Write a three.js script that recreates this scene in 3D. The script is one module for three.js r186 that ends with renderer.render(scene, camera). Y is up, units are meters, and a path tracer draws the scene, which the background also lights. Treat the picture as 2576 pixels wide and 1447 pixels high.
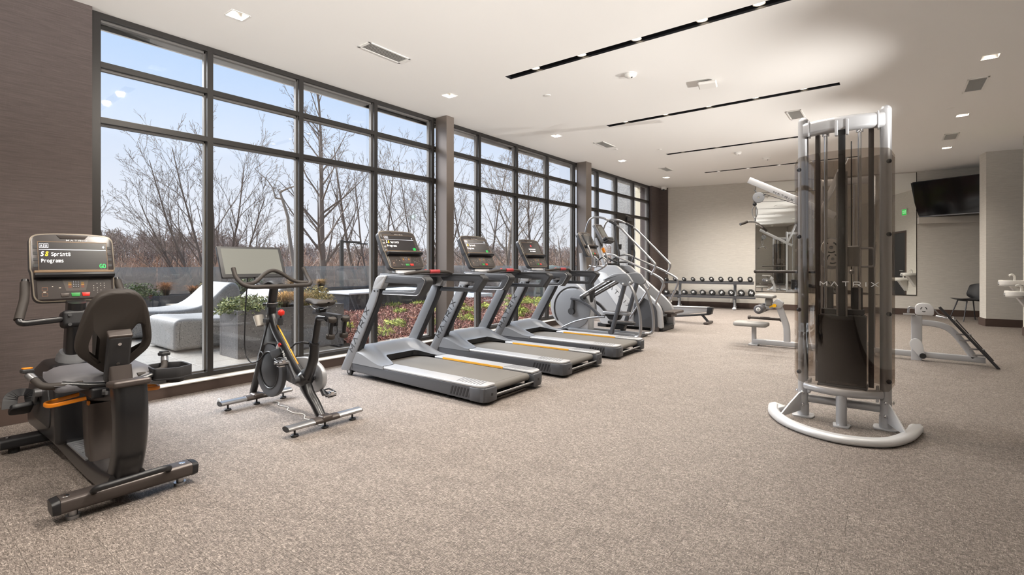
import * as THREE from 'three';
import { mergeGeometries, mergeVertices, toCreasedNormals } from 'three/addons/utils/BufferGeometryUtils.js';
import { RoundedBoxGeometry } from 'three/addons/geometries/RoundedBoxGeometry.js';
import { RectAreaLightUniformsLib } from 'three/addons/lights/RectAreaLightUniformsLib.js';
import { FontLoader } from 'three/addons/loaders/FontLoader.js';
import { TextGeometry } from 'three/addons/geometries/TextGeometry.js';

// ---------------------------------------------------------------- camera, sky, exposure
// World: y up, metres. The window wall runs along z at x = -5.47, the camera stands at the origin, 1.25 m high.
const scene = new THREE.Scene();
const W = 2576, H = 1447, F = 1250, HORIZON = 661, EYE = 1.25, YAW = 37.38;
const camera = new THREE.PerspectiveCamera(2 * Math.atan(H / 2 / F) * 180 / Math.PI, W / H, 0.05, 400);
camera.position.set(0, EYE, 0);
camera.rotation.y = YAW * Math.PI / 180;
camera.setViewOffset(W, H, 0, H / 2 - HORIZON, W, H);
const renderer = new THREE.WebGLRenderer({ antialias: true });
renderer.toneMapping = THREE.LinearToneMapping;
renderer.toneMappingExposure = 1.0;
renderer.shadowMap.enabled = true;
renderer.shadowMap.type = THREE.PCFSoftShadowMap;
RectAreaLightUniformsLib.init();

// seeded noise
let seed = 12345;
const rnd = () => { seed = (seed + 0x6d2b79f5) | 0; let t = Math.imul(seed ^ (seed >>> 15), 1 | seed); t = (t + Math.imul(t ^ (t >>> 7), 61 | t)) ^ t; return ((t ^ (t >>> 14)) >>> 0) / 4294967296; };
const rr = (a, b) => a + (b - a) * rnd();
const reseed = (n) => { seed = n; };
const lerp = (a, b, t) => a + (b - a) * t;
const clamp = (x, a = 0, b = 1) => Math.min(b, Math.max(a, x));
const smooth = (a, b, x) => { const t = clamp((x - a) / (b - a)); return t * t * (3 - 2 * t); };

// A pale winter sky with thin cloud: light blue above, milky white low down, the same all the way round.
const SKY = 1.15;
{
  const w = 512, h = 256, data = new Float32Array(w * h * 4);
  const lat = []; for (let k = 0; k < 6; k++) lat.push([rr(2, 7) | 0, rr(0, 6.28), rr(3, 9), rr(0, 6.28)]);
  for (let j = 0; j < h; j++) for (let i = 0; i < w; i++) {
    const up = ((j + 0.5) / h - 0.5) * Math.PI, az = (i + 0.5) / w * Math.PI * 2;
    const e = clamp(Math.sin(Math.max(0, up)) / 0.55);
    let n = 0; for (const [a, b, c, d] of lat) n += Math.sin(a * az + b + Math.sin(c * up + d)) / 6;
    const t = clamp(smooth(0.02, 0.8, e) + 0.06 * n), i4 = (j * w + i) * 4;
    data[i4] = lerp(0.80, 0.42, t) * SKY; data[i4 + 1] = lerp(0.83, 0.61, t) * SKY; data[i4 + 2] = lerp(0.90, 0.90, t) * SKY; data[i4 + 3] = 1;
  }
  const sky = new THREE.DataTexture(data, w, h, THREE.RGBAFormat, THREE.FloatType);
  sky.mapping = THREE.EquirectangularReflectionMapping; sky.magFilter = THREE.LinearFilter; sky.needsUpdate = true;
  scene.background = sky;
}

// a veiled sun: soft light from behind the left of the view, high over the terrace
{
  const sun = new THREE.DirectionalLight(new THREE.Color(0.97, 0.985, 1.0), 11.5); sun.position.set(-8 - 30, 28, -6 + 12); sun.target.position.set(-8, 0, -6); sun.castShadow = true; sun.shadow.radius = 85;
  sun.shadow.mapSize.set(2048, 2048); Object.assign(sun.shadow.camera, { left: -40, right: 40, top: 40, bottom: -40, near: 1, far: 120 }); scene.add(sun); scene.add(sun.target);
}
// ---------------------------------------------------------------- lamps (intensity in candela, colours linear)
const LAMP_WARM = new THREE.Color(1.0, 0.92, 0.82), SLOT_CD = 9.5, DOWN_CD = 8.5, FILL_CD = 78, FILL_ANGLE = 0.74, FILL_TILT = 0.0;  // the last three drive the added ceiling fill lamps

// ---------------------------------------------------------------- helpers: things, parts, names
const V = (x, y, z) => new THREE.Vector3(x, y, z);
const used = new Map(), origin = new Map();
function numbered(name) { const n = used.get(name) ?? 0; used.set(name, n + 1); return n ? name + '_' + String(n).padStart(3, '0') : name; }
function tag(o, label, category, extra = {}) { if (label) o.userData.label = label; if (category) o.userData.category = category; Object.assign(o.userData, extra); return o; }
function thing(name, label, category, pos = [0, 0, 0], extra = {}) {
  const g = new THREE.Group(); g.name = numbered(name); g.position.set(...pos); scene.add(g); origin.set(g, V(...pos));
  return tag(g, label, category, extra);
}
const plain = (g) => { // position, normal, uv only, not indexed
  if (g.index) g = g.toNonIndexed();
  for (const k of Object.keys(g.attributes)) if (!['position', 'normal', 'uv'].includes(k)) g.deleteAttribute(k);
  if (!g.attributes.normal) g.computeVertexNormals();
  if (!g.attributes.uv) g.setAttribute('uv', new THREE.BufferAttribute(new Float32Array(g.attributes.position.count * 2), 2));
  return g;
};
const join = (gs) => { gs = [gs].flat(9).map(plain); return gs.length === 1 ? gs[0] : mergeGeometries(gs); };
function mesh(name, geos, mat) { const m = new THREE.Mesh(join(geos), mat); m.name = name; m.castShadow = m.receiveShadow = true; return m; }
// part(): geometry is written in world coordinates and moved under its thing (or under a part of it, `under`); local: already in the thing's own axes
function part(root, name, geos, mat, { under, local, label, kind } = {}) {
  const g = join(geos).clone(); if (!local) { const o = origin.get(root); if (o) g.translate(-o.x, -o.y, -o.z); }
  const m = new THREE.Mesh(g, mat); m.name = name; m.castShadow = m.receiveShadow = true;
  if (label) m.userData.label = label; if (kind) m.userData.kind = kind;
  (under ?? root).add(m); return m;
}
function single(name, geos, mat, label, category, extra = {}) { // a thing that is one mesh
  const m = mesh(numbered(name), geos, mat); scene.add(m); return tag(m, label, category, extra);
}
function copyOf(root, pos, label, turn) {
  const c = root.clone(); c.name = numbered(root.name.replace(/_\d{3}$/, '')); c.userData = { ...root.userData }; if (label) c.userData.label = label;
  c.position.set(...pos); if (turn !== undefined) c.rotation.y = turn; scene.add(c); return c;
}

// ---------------------------------------------------------------- helpers: geometry
const rbox = (w, h, d, r = 0.004, s = 2) => new RoundedBoxGeometry(w, h, d, s, Math.min(r, w / 2.01, h / 2.01, d / 2.01));
const bx = (x0, x1, y0, y1, z0, z1, r = 0.004, s = 1) => { const a = Math.min(x0, x1), b = Math.max(x0, x1), c = Math.min(z0, z1), d = Math.max(z0, z1); return (r > 0 ? rbox(b - a, y1 - y0, d - c, r, s) : new THREE.BoxGeometry(b - a, y1 - y0, d - c)).translate((a + b) / 2, (y0 + y1) / 2, (c + d) / 2); };
const turnTo = (g, p, dir, from = V(0, 1, 0)) => g.applyQuaternion(new THREE.Quaternion().setFromUnitVectors(from, dir.clone().normalize())).translate(p.x, p.y, p.z);
function cyl(p, q, r1, r2 = r1, n = 20, open = false) { const d = q.clone().sub(p); return turnTo(new THREE.CylinderGeometry(r2, r1, d.length(), n, 1, open), p.clone().add(q).multiplyScalar(0.5), d); }
const ball = (p, r, n = 16) => new THREE.SphereGeometry(r, n, Math.max(6, n >> 1)).translate(p.x, p.y, p.z);
function lathe(profile, p, axis, n = 32) { return turnTo(new THREE.LatheGeometry(profile.map(([r, y]) => new THREE.Vector2(r, y)), n), p, axis); }
// rounded polyline
function path(pts, r = 0.05, n = 6) {
  pts = pts.map((p) => (Array.isArray(p) ? V(...p) : p)); const out = [pts[0].clone()];
  for (let i = 1; i < pts.length - 1; i++) {
    const p = pts[i], a = pts[i - 1].clone().sub(p), b = pts[i + 1].clone().sub(p), ra = Math.min(r, a.length() * 0.49), rb = Math.min(r, b.length() * 0.49);
    const s = p.clone().add(a.setLength(ra)), e = p.clone().add(b.setLength(rb));
    for (let k = 0; k <= n; k++) { const t = k / n; out.push(s.clone().multiplyScalar((1 - t) ** 2).add(p.clone().multiplyScalar(2 * t * (1 - t))).add(e.clone().multiplyScalar(t * t))); }
  }
  out.push(pts[pts.length - 1].clone()); return out;
}
const curve = (pts, n = 24, closed = false) => new THREE.CatmullRomCurve3(pts.map((p) => (Array.isArray(p) ? V(...p) : p)), closed, 'centripetal').getPoints(n);
const circleSec = (a, b = a, n = 12) => Array.from({ length: n }, (_, i) => [a * Math.cos(i / n * 2 * Math.PI), b * Math.sin(i / n * 2 * Math.PI)]);
const rectSec = (w, h, r = 0.15, n = 3) => { // rounded rectangle, r as share of the shorter side
  const R = Math.min(w, h) * r, out = [];
  for (const [sx, sy, a0] of [[1, 1, 0], [-1, 1, 90], [-1, -1, 180], [1, -1, 270]]) for (let k = 0; k <= n; k++) { const a = (a0 + 90 * k / n) * Math.PI / 180; out.push([sx * (w / 2 - R) + R * Math.cos(a), sy * (h / 2 - R) + R * Math.sin(a)]); }
  return out;
};
// sweep a closed section along points; `up` is where the section's second axis points; scale(t) -> [sa, sb]
function sweep(pts, sec, { up = V(0, 1, 0), fixed = true, scale, caps = true, closed = false } = {}) {
  pts = pts.map((p) => (Array.isArray(p) ? V(...p) : p)).filter((p, i, a) => !i || p.distanceTo(a[i - 1]) > 1e-6);
  const n = pts.length, m = sec.length, pos = [], uv = [], idx = [], tan = pts.map((p, i) => { const a = pts[closed ? (i - 1 + n) % n : Math.max(0, i - 1)], b = pts[closed ? (i + 1) % n : Math.min(n - 1, i + 1)]; return b.clone().sub(a).normalize(); });
  let nb = up.clone(), s = 0; const rings = [];
  for (let i = 0; i < n; i++) {
    const t = tan[i]; let b = (fixed ? up : nb).clone(); b.addScaledVector(t, -b.dot(t)); if (b.lengthSq() < 1e-6) b = nb.clone().addScaledVector(t, -nb.dot(t)); if (b.lengthSq() < 1e-6) b = V(1, 0, 0).addScaledVector(t, -t.x);
    b.normalize(); nb = b; const a = b.clone().cross(t).normalize(), [sa, sb] = scale ? scale(i / (n - 1)) : [1, 1];
    if (i) s += pts[i].distanceTo(pts[i - 1]);
    const ring = sec.map(([u, v]) => pts[i].clone().addScaledVector(a, u * sa).addScaledVector(b, v * sb)); rings.push(ring);
    let q = 0; for (let k = 0; k < m; k++) { pos.push(ring[k].x, ring[k].y, ring[k].z); uv.push(q, s); q += Math.hypot(sec[(k + 1) % m][0] - sec[k][0], sec[(k + 1) % m][1] - sec[k][1]); }
  }
  const N = closed ? n : n - 1;
  for (let i = 0; i < N; i++) for (let k = 0; k < m; k++) { const a = i * m + k, b = i * m + (k + 1) % m, c = ((i + 1) % n) * m + k, d = ((i + 1) % n) * m + (k + 1) % m; idx.push(a, b, c, b, d, c); }
  let g = new THREE.BufferGeometry(); g.setAttribute('position', new THREE.Float32BufferAttribute(pos, 3)); g.setAttribute('uv', new THREE.Float32BufferAttribute(uv, 2)); g.setIndex(idx);
  const round = sec.round !== false; g = round ? (g.computeVertexNormals(), g.toNonIndexed()) : toCreasedNormals(g, 0.6);
  if (caps && !closed) {
    const cp = [], cu = [];
    for (const [ring, flip] of [[rings[0], true], [rings[n - 1], false]]) { const c = ring.reduce((x, p) => x.add(p), V(0, 0, 0)).multiplyScalar(1 / m); for (let k = 0; k < m; k++) { const p = ring[k], q = ring[(k + 1) % m]; for (const w of flip ? [c, q, p] : [c, p, q]) { cp.push(w.x, w.y, w.z); cu.push(0, 0); } } }
    const cg = new THREE.BufferGeometry(); cg.setAttribute('position', new THREE.Float32BufferAttribute(cp, 3)); cg.setAttribute('uv', new THREE.Float32BufferAttribute(cu, 2)); cg.computeVertexNormals();
    g = mergeGeometries([plain(g), cg]);
  }
  return g;
}
const hard = (sec) => { sec.round = false; return sec; };
const tube = (pts, r, n = 12, o = {}) => sweep(pts, circleSec(r, r, n), { fixed: false, ...o });
// straight-sided bar between two points; w across (horizontal-ish), h along `up`
const bar = (p, q, w, h, up = V(0, 1, 0), r = 0.12) => sweep([p, q], hard(rectSec(w, h, r, 2)), { up });
// polygon in the plane across z, made thick in z: pts are [x, y]
function shapeOf(pts, holes = []) { const s = pts instanceof THREE.Shape ? pts : new THREE.Shape(pts.map(([x, y]) => new THREE.Vector2(x, y))); for (const h of holes) s.holes.push(h instanceof THREE.Path ? h : new THREE.Path(h.map(([x, y]) => new THREE.Vector2(x, y)))); return s; }
function roundPoly(pts, r, n = 5) { // rounded closed polygon; r one number or one per corner
  const out = [], m = pts.length;
  for (let i = 0; i < m; i++) {
    const p = pts[i], a = pts[(i + m - 1) % m], b = pts[(i + 1) % m], R = Array.isArray(r) ? r[i] : r, la = Math.hypot(a[0] - p[0], a[1] - p[1]), lb = Math.hypot(b[0] - p[0], b[1] - p[1]), ra = Math.min(R, la * 0.48), rb = Math.min(R, lb * 0.48);
    if (R < 1e-5) { out.push(p); continue; }
    const s = [p[0] + (a[0] - p[0]) / la * ra, p[1] + (a[1] - p[1]) / la * ra], e = [p[0] + (b[0] - p[0]) / lb * rb, p[1] + (b[1] - p[1]) / lb * rb];
    for (let k = 0; k <= n; k++) { const t = k / n, u = (1 - t) ** 2, v = 2 * t * (1 - t), w = t * t; out.push([s[0] * u + p[0] * v + e[0] * w, s[1] * u + p[1] * v + e[1] * w]); }
  }
  return out;
}
function slab(pts, z0, z1, { bevel = 0.004, holes = [], seg = 2, crease = 0.5 } = {}) {
  const a = Math.min(z0, z1), d = Math.abs(z1 - z0), b = Math.min(bevel, d * 0.45);
  const g = new THREE.ExtrudeGeometry(shapeOf(pts, holes), { depth: d - 2 * b, bevelEnabled: b > 0, bevelThickness: b, bevelSize: b, bevelOffset: -b, bevelSegments: seg, curveSegments: 12 }).translate(0, 0, a + b);
  return toCreasedNormals(g, crease);
}
const slabX = (pts, x0, x1, o) => slab(pts.map(([z, y]) => [-z, y]), x0, x1, o).rotateY(Math.PI / 2); // pts are [z, y]; thick in x
const slabY = (pts, y0, y1, o) => slab(pts.map(([x, z]) => [x, -z]), y0, y1, o).rotateX(-Math.PI / 2); // pts are [x, z]; thick in y
function boxUV(g, s = 1) { // uv in metres from the dominant axis
  g = plain(g); const p = g.attributes.position, n = g.attributes.normal, uv = g.attributes.uv;
  for (let i = 0; i < p.count; i++) { const ax = Math.abs(n.getX(i)), ay = Math.abs(n.getY(i)), az = Math.abs(n.getZ(i)); if (ay >= ax && ay >= az) uv.setXY(i, p.getX(i) * s, p.getZ(i) * s); else if (ax >= az) uv.setXY(i, p.getZ(i) * s, p.getY(i) * s); else uv.setXY(i, p.getX(i) * s, p.getY(i) * s); }
  return g;
}
// a flat panel with its own 0..1 uv: corner, edge u, edge v (visible side = u x v)
function panel(c, u, v) {
  const g = new THREE.BufferGeometry(), p = [c, c.clone().add(u), c.clone().add(u).add(v), c.clone().add(v)], n = u.clone().cross(v).normalize();
  g.setAttribute('position', new THREE.Float32BufferAttribute([0, 1, 2, 0, 2, 3].flatMap((i) => p[i].toArray()), 3));
  g.setAttribute('normal', new THREE.Float32BufferAttribute(Array(6).fill(n.toArray()).flat(), 3));
  g.setAttribute('uv', new THREE.Float32BufferAttribute([0, 0, 1, 0, 1, 1, 0, 0, 1, 1, 0, 1], 2)); return g;
}
// wide spaced capital lettering made of strokes (M A T R I X ...), laid out along u with height along v
const STROKES = { M: [[[0, 0], [0, 1], [0.5, 0.35], [1, 1], [1, 0]]], A: [[[0, 0], [0.5, 1], [1, 0]]], T: [[[0, 1], [1, 1]], [[0.5, 1], [0.5, 0]]], R: [[[0, 0], [0, 1], [0.85, 1], [1, 0.75], [0.85, 0.45], [0, 0.45]], [[0.5, 0.45], [1, 0]]], I: [[[0.5, 0], [0.5, 1]]], X: [[[0, 0], [1, 1]], [[0, 1], [1, 0]]] };
function strokeText(word, c, u, v, h, { wide = 1.25, gap = 0.75, line = 0.14, deep = 0.003 } = {}) {
  const n = u.clone().cross(v).normalize(), gs = []; let x = 0;
  for (const ch of word) {
    const w = (ch === 'I' ? 0.25 : wide) * h;
    for (const st of STROKES[ch]) { const pts = st.map(([a, b]) => c.clone().addScaledVector(u, x + a * w).addScaledVector(v, b * h)); for (let i = 0; i < pts.length - 1; i++) gs.push(sweep([pts[i], pts[i + 1]], hard(rectSec(line * h, deep, 0.05, 1)), { up: n })); }
    x += w + gap * h;
  }
  return gs;
}
const font = await new FontLoader().loadAsync('fonts/droid/droid_sans_bold.typeface.json');
function letters(text, c, u, v, h, deep = 0.002) {
  const g = new TextGeometry(text, { font, size: h, depth: deep, curveSegments: 3, bevelEnabled: false }), n = u.clone().cross(v).normalize();
  return g.applyMatrix4(new THREE.Matrix4().makeBasis(u.clone().normalize(), v.clone().normalize(), n).setPosition(c));
}

// ---------------------------------------------------------------- textures and materials
const tex = (canvas, srgb = true) => { const t = new THREE.CanvasTexture(canvas); t.wrapS = t.wrapT = THREE.RepeatWrapping; t.magFilter = THREE.LinearFilter; if (srgb) t.colorSpace = THREE.SRGBColorSpace; return t; };
const canvasOf = (w, h) => { const c = document.createElement('canvas'); c.width = w; c.height = h; return c; };
function dataTex(w, h, f, srgb = true) { // f(i, j) -> [r, g, b] 0..255
  const d = new Uint8Array(w * h * 4); for (let j = 0; j < h; j++) for (let i = 0; i < w; i++) { const c = f(i, j), o = (j * w + i) * 4; d[o] = clamp(c[0], 0, 255); d[o + 1] = clamp(c[1], 0, 255); d[o + 2] = clamp(c[2], 0, 255); d[o + 3] = 255; }
  const t = new THREE.DataTexture(d, w, h); t.wrapS = t.wrapT = THREE.RepeatWrapping; t.magFilter = THREE.LinearFilter; if (srgb) t.colorSpace = THREE.SRGBColorSpace; t.needsUpdate = true; return t;
}
const std = (name, color, roughness = 0.6, metalness = 0, o = {}) => { const m = new THREE.MeshStandardMaterial({ roughness, metalness, ...o }); m.color.set(color); m.name = name; return m; };
const phys = (name, color, roughness, metalness, o = {}) => { const m = new THREE.MeshPhysicalMaterial({ roughness, metalness, ...o }); m.color.set(color); m.name = name; return m; };
const rep = (t, x, y = x) => { const c = t.clone(); c.repeat.set(x, y); c.needsUpdate = true; return c; };

// carpet: two-tone woven loops in short dashes both ways, 1 m square
function carpet(w) {
  const a = new Float32Array(w * w).fill(0.42);
  for (let k = 0; k < w * w * 0.035; k++) {
    const x = rnd() * w | 0, y = rnd() * w | 0, L = 5 + rnd() * 14 | 0, hor = rnd() < 0.62, v = rnd() < 0.5 ? rr(0.62, 1) : rr(0, 0.25), th = rnd() < 0.5 ? 2 : 3;
    for (let i = 0; i < L; i++) for (let j = 0; j < th; j++) { const X = (x + (hor ? i : j)) % w, Y = (y + (hor ? j : i)) % w; a[Y * w + X] = lerp(a[Y * w + X], v, 0.75); }
  }
  const cloud = (i, j) => 0.5 + 0.25 * Math.sin(i / w * 6.283 * 2 + Math.sin(j / w * 6.283) * 2) + 0.25 * Math.sin(j / w * 6.283 * 3 + 1.3);
  const col = dataTex(w, w, (i, j) => { const v = clamp(a[j * w + i] + 0.06 * (cloud(i, j) - 0.5)); return [lerp(58, 182, v), lerp(50, 171, v), lerp(45, 162, v)]; });
  const bump = dataTex(w, w, (i, j) => { const v = a[j * w + i] * 255; return [v, v, v]; }, false);
  return [col, bump];
}
const [carpetCol, carpetBump] = carpet(1024);
// wall vinyl: fine horizontal linen weave
function linen(w, c0, c1) {
  const a = new Float32Array(w * w).fill(0.5);
  for (let k = 0; k < w * 26; k++) { const x = rnd() * w | 0, y = rnd() * w | 0, L = rr(20, 110) | 0, v = rr(-0.3, 0.3); for (let i = 0; i < L; i++) a[y * w + (x + i) % w] += v * Math.sin(i / L * 3.14159); }
  for (let k = 0; k < w * 5; k++) { const x = rnd() * w | 0, y = rnd() * w | 0, L = rr(6, 24) | 0, v = rr(-0.2, 0.2); for (let i = 0; i < L; i++) a[((y + i) % w) * w + x] += v; }
  return dataTex(w, w, (i, j) => { const v = clamp(a[j * w + i]); return [0, 1, 2].map((k) => lerp(c0[k], c1[k], v)); });
}
const M = {
  carpet: phys('carpet', 0xffffff, 0.62, 0, { ior: 1.65, map: carpetCol, bumpMap: carpetBump, bumpScale: 0.0025 }),
  underlay: std('underlay', 0x3a342f, 1),
  ceiling: std('ceiling_paint', 0xefedea, 0.95),
  white: std('white_plastic', 0xe9e7e3, 0.5),
  whiteMetal: std('white_enamel', 0xe2e0dc, 0.4, 0.1),
  ventDark: std('vent_shadow', 0x8f8d8a, 0.8),
  wallGrey: std('linen_wallcover', 0xffffff, 0.85, 0, { map: linen(512, [186, 182, 175], [212, 208, 200]) }),
  wallBrown: std('brown_wallcover', 0xffffff, 0.85, 0, { map: linen(512, [72, 63, 61], [92, 82, 79]) }),
  baseboard: std('brown_base', 0x4a3b34, 0.6),
  alu: std('dark_bronze_frame', 0x2c2927, 0.42, 0.3),
  aluSide: std('anodised_frame', 0x75726f, 0.45, 0.4),
  column: std('grey_column_paint', 0x8d837c, 0.33, 0.8),
  sill: std('sill_metal', 0xc9c4bc, 0.4, 0.2),
  glass: phys('window_glass', 0xffffff, 0.02, 0, { transmission: 1, thickness: 0, ior: 1.5 }),
  mirror: std('mirror_silver', 0xeef0ee, 0.01, 1),
  silver: std('silver_paint', 0xb4b5b8, 0.38, 0.45),
  silverLight: std('light_silver_paint', 0xd0d1d3, 0.35, 0.3),
  steelGrey: std('grey_paint', 0x85878b, 0.42, 0.4),
  gunmetal: std('gunmetal_paint', 0x4a4b4f, 0.42, 0.35),
  charcoal: std('charcoal_plastic', 0x2c2c2e, 0.5),
  black: std('black_plastic', 0x17171a, 0.45),
  blackGloss: phys('black_gloss', 0x121214, 0.22, 0, { clearcoat: 0.6, clearcoatRoughness: 0.15 }),
  frameBlack: phys('black_frame_paint', 0x131316, 0.34, 0.1, { clearcoat: 0.5, clearcoatRoughness: 0.25 }),
  brownGrey: std('warm_grey_paint', 0x4b4441, 0.38, 0.35),
  rubber: std('black_rubber', 0x1b1a1a, 0.8),
  grip: std('brown_black_grip', 0x2f2925, 0.65),
  belt: std('running_belt', 0x5f5c58, 0.75),
  chrome: std('chrome', 0xd8d8da, 0.16, 1),
  steel: std('brushed_steel', 0xaaaaac, 0.3, 0.9),
  amber: std('amber_plastic', 0xd97f12, 0.4),
  amberLine: std('amber_strip', 0xd39a2e, 0.45),
  red: std('red_plastic', 0xc8281c, 0.35),
  redDull: std('red_strap', 0x9c2f33, 0.5),
  green: std('green_key', 0x2f8a3f, 0.45),
  upholstery: std('grey_vinyl_pad', 0x8d8b88, 0.55),
  seatVinyl: std('seat_vinyl', 0x5d5c60, 0.45),
  offScreen: phys('off_screen_with_reflection', 0x6a6c68, 0.25, 0, { clearcoat: 0.5 }),  // reflection of the room painted into the grey base colour
  tvScreen: phys('black_screen', 0x030304, 0.08, 0),
  yellow: std('yellow_knob', 0xe0a90f, 0.4),
  smoke: phys('smoked_acrylic', 0xc9c2bb, 0.03, 0, { transmission: 1, thickness: 0, ior: 1.8 }),
  decal: std('white_print', 0xe6e6e6, 0.6),
  darkPrint: std('dark_print', 0x29292b, 0.5),
};
for (const m of [M.wallGrey, M.wallBrown]) { m.map.repeat.set(1, 1); }

// ================================================================ the room shell
const CEIL = 3.43, XW = -5.47, XG = -5.56, XR = 1.8, ZF = 4.0;
const S = { kind: 'structure' };
// back wall: skewed by 10.2 degrees against the window grid
const SK = 10.2 * Math.PI / 180, BT = V(Math.cos(SK), 0, -Math.sin(SK)), BN = V(Math.sin(SK), 0, Math.cos(SK)), BP = V(-5.18, 0, -14.28);
const onBack = (t, y, out = 0) => BP.clone().addScaledVector(BT, t).addScaledVector(BN, out).setY(y); // t metres along the wall from its left end
const backBox = (t0, t1, y0, y1, o0, o1, r = 0) => (r > 0 ? rbox(t1 - t0, y1 - y0, o1 - o0, r, 1) : new THREE.BoxGeometry(t1 - t0, y1 - y0, o1 - o0)).translate((t0 + t1) / 2, (y0 + y1) / 2, (o0 + o1) / 2);
const toBack = new THREE.Matrix4().makeBasis(BT, V(0, 1, 0), BN).setPosition(BP);
const bw = (...a) => { const g = boxUV(backBox(...a)); return g.applyMatrix4(toBack); };

// carpet planks 0.94 x 0.235 m, each a piece of its own near the camera
{
  const floor = thing('floor', 'patterned grey-brown carpet plank floor of the gym', 'floor', [0, 0, 0], S);
  part(floor, 'underlay', boxUV(new THREE.BoxGeometry(9.2, 0.2, 21).translate(-1.2, -0.107, -6.1)), M.underlay);
  const L = 0.94, D = 0.235, g0 = 0.0006, cuts = [];
  for (let k = 0; k < 5; k++) {
    const g = rbox(L - g0, 0.008, D - g0, 0.0007, 1); const q = boxUV(g); const uv = q.attributes.uv, flip = k % 2 ? -1 : 1;
    for (let i = 0; i < uv.count; i++) uv.setXY(i, flip * uv.getX(i) + k * 0.37, uv.getY(i) * flip + k * 0.613);
    cuts.push(q);
  }
  const all = [];
  for (let j = 0; j < 86; j++) {
    const z = 4.0 - (j + 0.5) * D + 0.05, off = ((j * 0.47) % L) + ((j * 7919) % 13) * 0.018;
    for (let x = -5.45 - L + off; x < 2.3; x += L) {
      const a = Math.max(x, -5.42), b = Math.min(x + L, 2.2); if (b - a < 0.03) continue;
      const backZ = -14.28 + (Math.min(a, b) + 5.18) * -0.18; if (z < backZ - 0.4) continue;
      const cx = (a + b) / 2, F0 = -cx * Math.sin(YAW * Math.PI / 180) - z * Math.cos(YAW * Math.PI / 180), R0 = cx * Math.cos(YAW * Math.PI / 180) - z * Math.sin(YAW * Math.PI / 180);
      const seen = F0 > 1.6 && Math.abs(R0) < F0 * 1.08 + 0.5;
      all.push({ a, b, z, k: (j * 3 + Math.round(x * 5) + 50) % 5, d: seen ? F0 : 99 + F0, full: b - a > L - 0.001 });
    }
  }
  all.sort((p, q) => p.d - q.d);
  const rest = []; let made = 0;
  for (const p of all) {
    const piece = () => p.full ? cuts[p.k] : boxUV(rbox(p.b - p.a - g0, 0.008, D - g0, 0.0007, 1));
    const cx = (p.a + p.b) / 2;
    if (made < 290) { const m = new THREE.Mesh(piece(), M.carpet); m.name = 'carpet_plank'; m.position.set(cx, -0.004, p.z); m.receiveShadow = true; floor.add(m); made++; } else rest.push(piece().clone().translate(cx, -0.004, p.z));
  }
  part(floor, 'carpet_planks', rest, M.carpet, { kind: 'stuff' });
}

// lamps in the ceiling: [x, z] of square downlights, z of the black slots with the x of their lamps
const slots = [[-12.41, [-3.3, -2.65, -2.0, -1.4, -0.85]], [-9.85, [-3.3, -2.65, -2.0, -1.42, -0.87]], [-7.23, [-3.307, -2.667, -2.049, -1.446, -0.888]], [-4.63, [-3.204, -2.61, -1.996, -1.367, -0.895]], [-2.03, [-3.2, -2.6, -2.0, -1.4, -0.9]], [0.57, [-3.2, -2.6, -2.0, -1.4, -0.9]], [3.1, [-3.2, -2.0, -0.9]]];
const SX0 = -3.6, SX1 = -0.5, SW = 0.058;
const downs = []; for (const x of [-4.58, 0.83]) for (const z of [-12.49, -9.87, -7.25, -4.65, -2.01, 0.6, 3.2]) downs.push([x, z]);
{
  const sh = new THREE.Shape([[-5.9, -4.3], [4.2, -4.3], [4.2, 16.6], [-5.9, 16.6]].map(([x, y]) => new THREE.Vector2(x, y)));
  const hole = (x0, x1, z0, z1) => sh.holes.push(new THREE.Path([[x0, -z0], [x0, -z1], [x1, -z1], [x1, -z0]].map(([x, y]) => new THREE.Vector2(x, y))));
  for (const [z] of slots) hole(SX0, SX1, z - SW, z + SW);
  for (const [x, z] of downs) hole(x - 0.074, x + 0.074, z - 0.074, z + 0.074);
  const g = new THREE.ExtrudeGeometry(sh, { depth: 0.2, bevelEnabled: false }).rotateX(-Math.PI / 2).translate(0, CEIL, 0);
  single('ceiling', g, M.ceiling, 'flat white painted ceiling with black light slots', 'ceiling', S);
  single('roof', new THREE.BoxGeometry(10.2, 0.2, 21).translate(-0.85, CEIL + 0.42, -6.1), M.ceiling, 'unseen roof slab above the white ceiling, placed to block the sky', 'roof', S);  // unseen slab, placed to keep sky light out of the room
}
// walls
single('wall_left', [boxUV(bx(-5.40, -5.75, 0, CEIL, -1.19, ZF + 0.2, 0))], M.wallBrown, 'dark brown wall beside the near end of the windows', 'wall', S);
single('baseboard_left', bx(-5.385, -5.41, 0, 0.15, -1.18, ZF, 0.003), M.baseboard, 'brown base along the dark left wall', 'baseboard', S);
single('wall_corner', [boxUV(bx(-5.40, -5.75, 0, CEIL, -13.60, -14.6, 0)), bw(-0.3, 0, 0, CEIL, 0.012, 0.03)], M.wallBrown, 'dark brown return wall in the far left corner', 'wall', S);
single('wall_back', [bw(-0.6, 9.4, 0, CEIL, -0.25, 0)], M.wallGrey, 'grey linen-textured far wall behind the dumbbell rack', 'wall', S);
single('baseboard_back', [bw(0.0, 9.3, 0, 0.15, 0, 0.016, 0.003)], M.baseboard, 'brown base along the far wall', 'baseboard', S);
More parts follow.
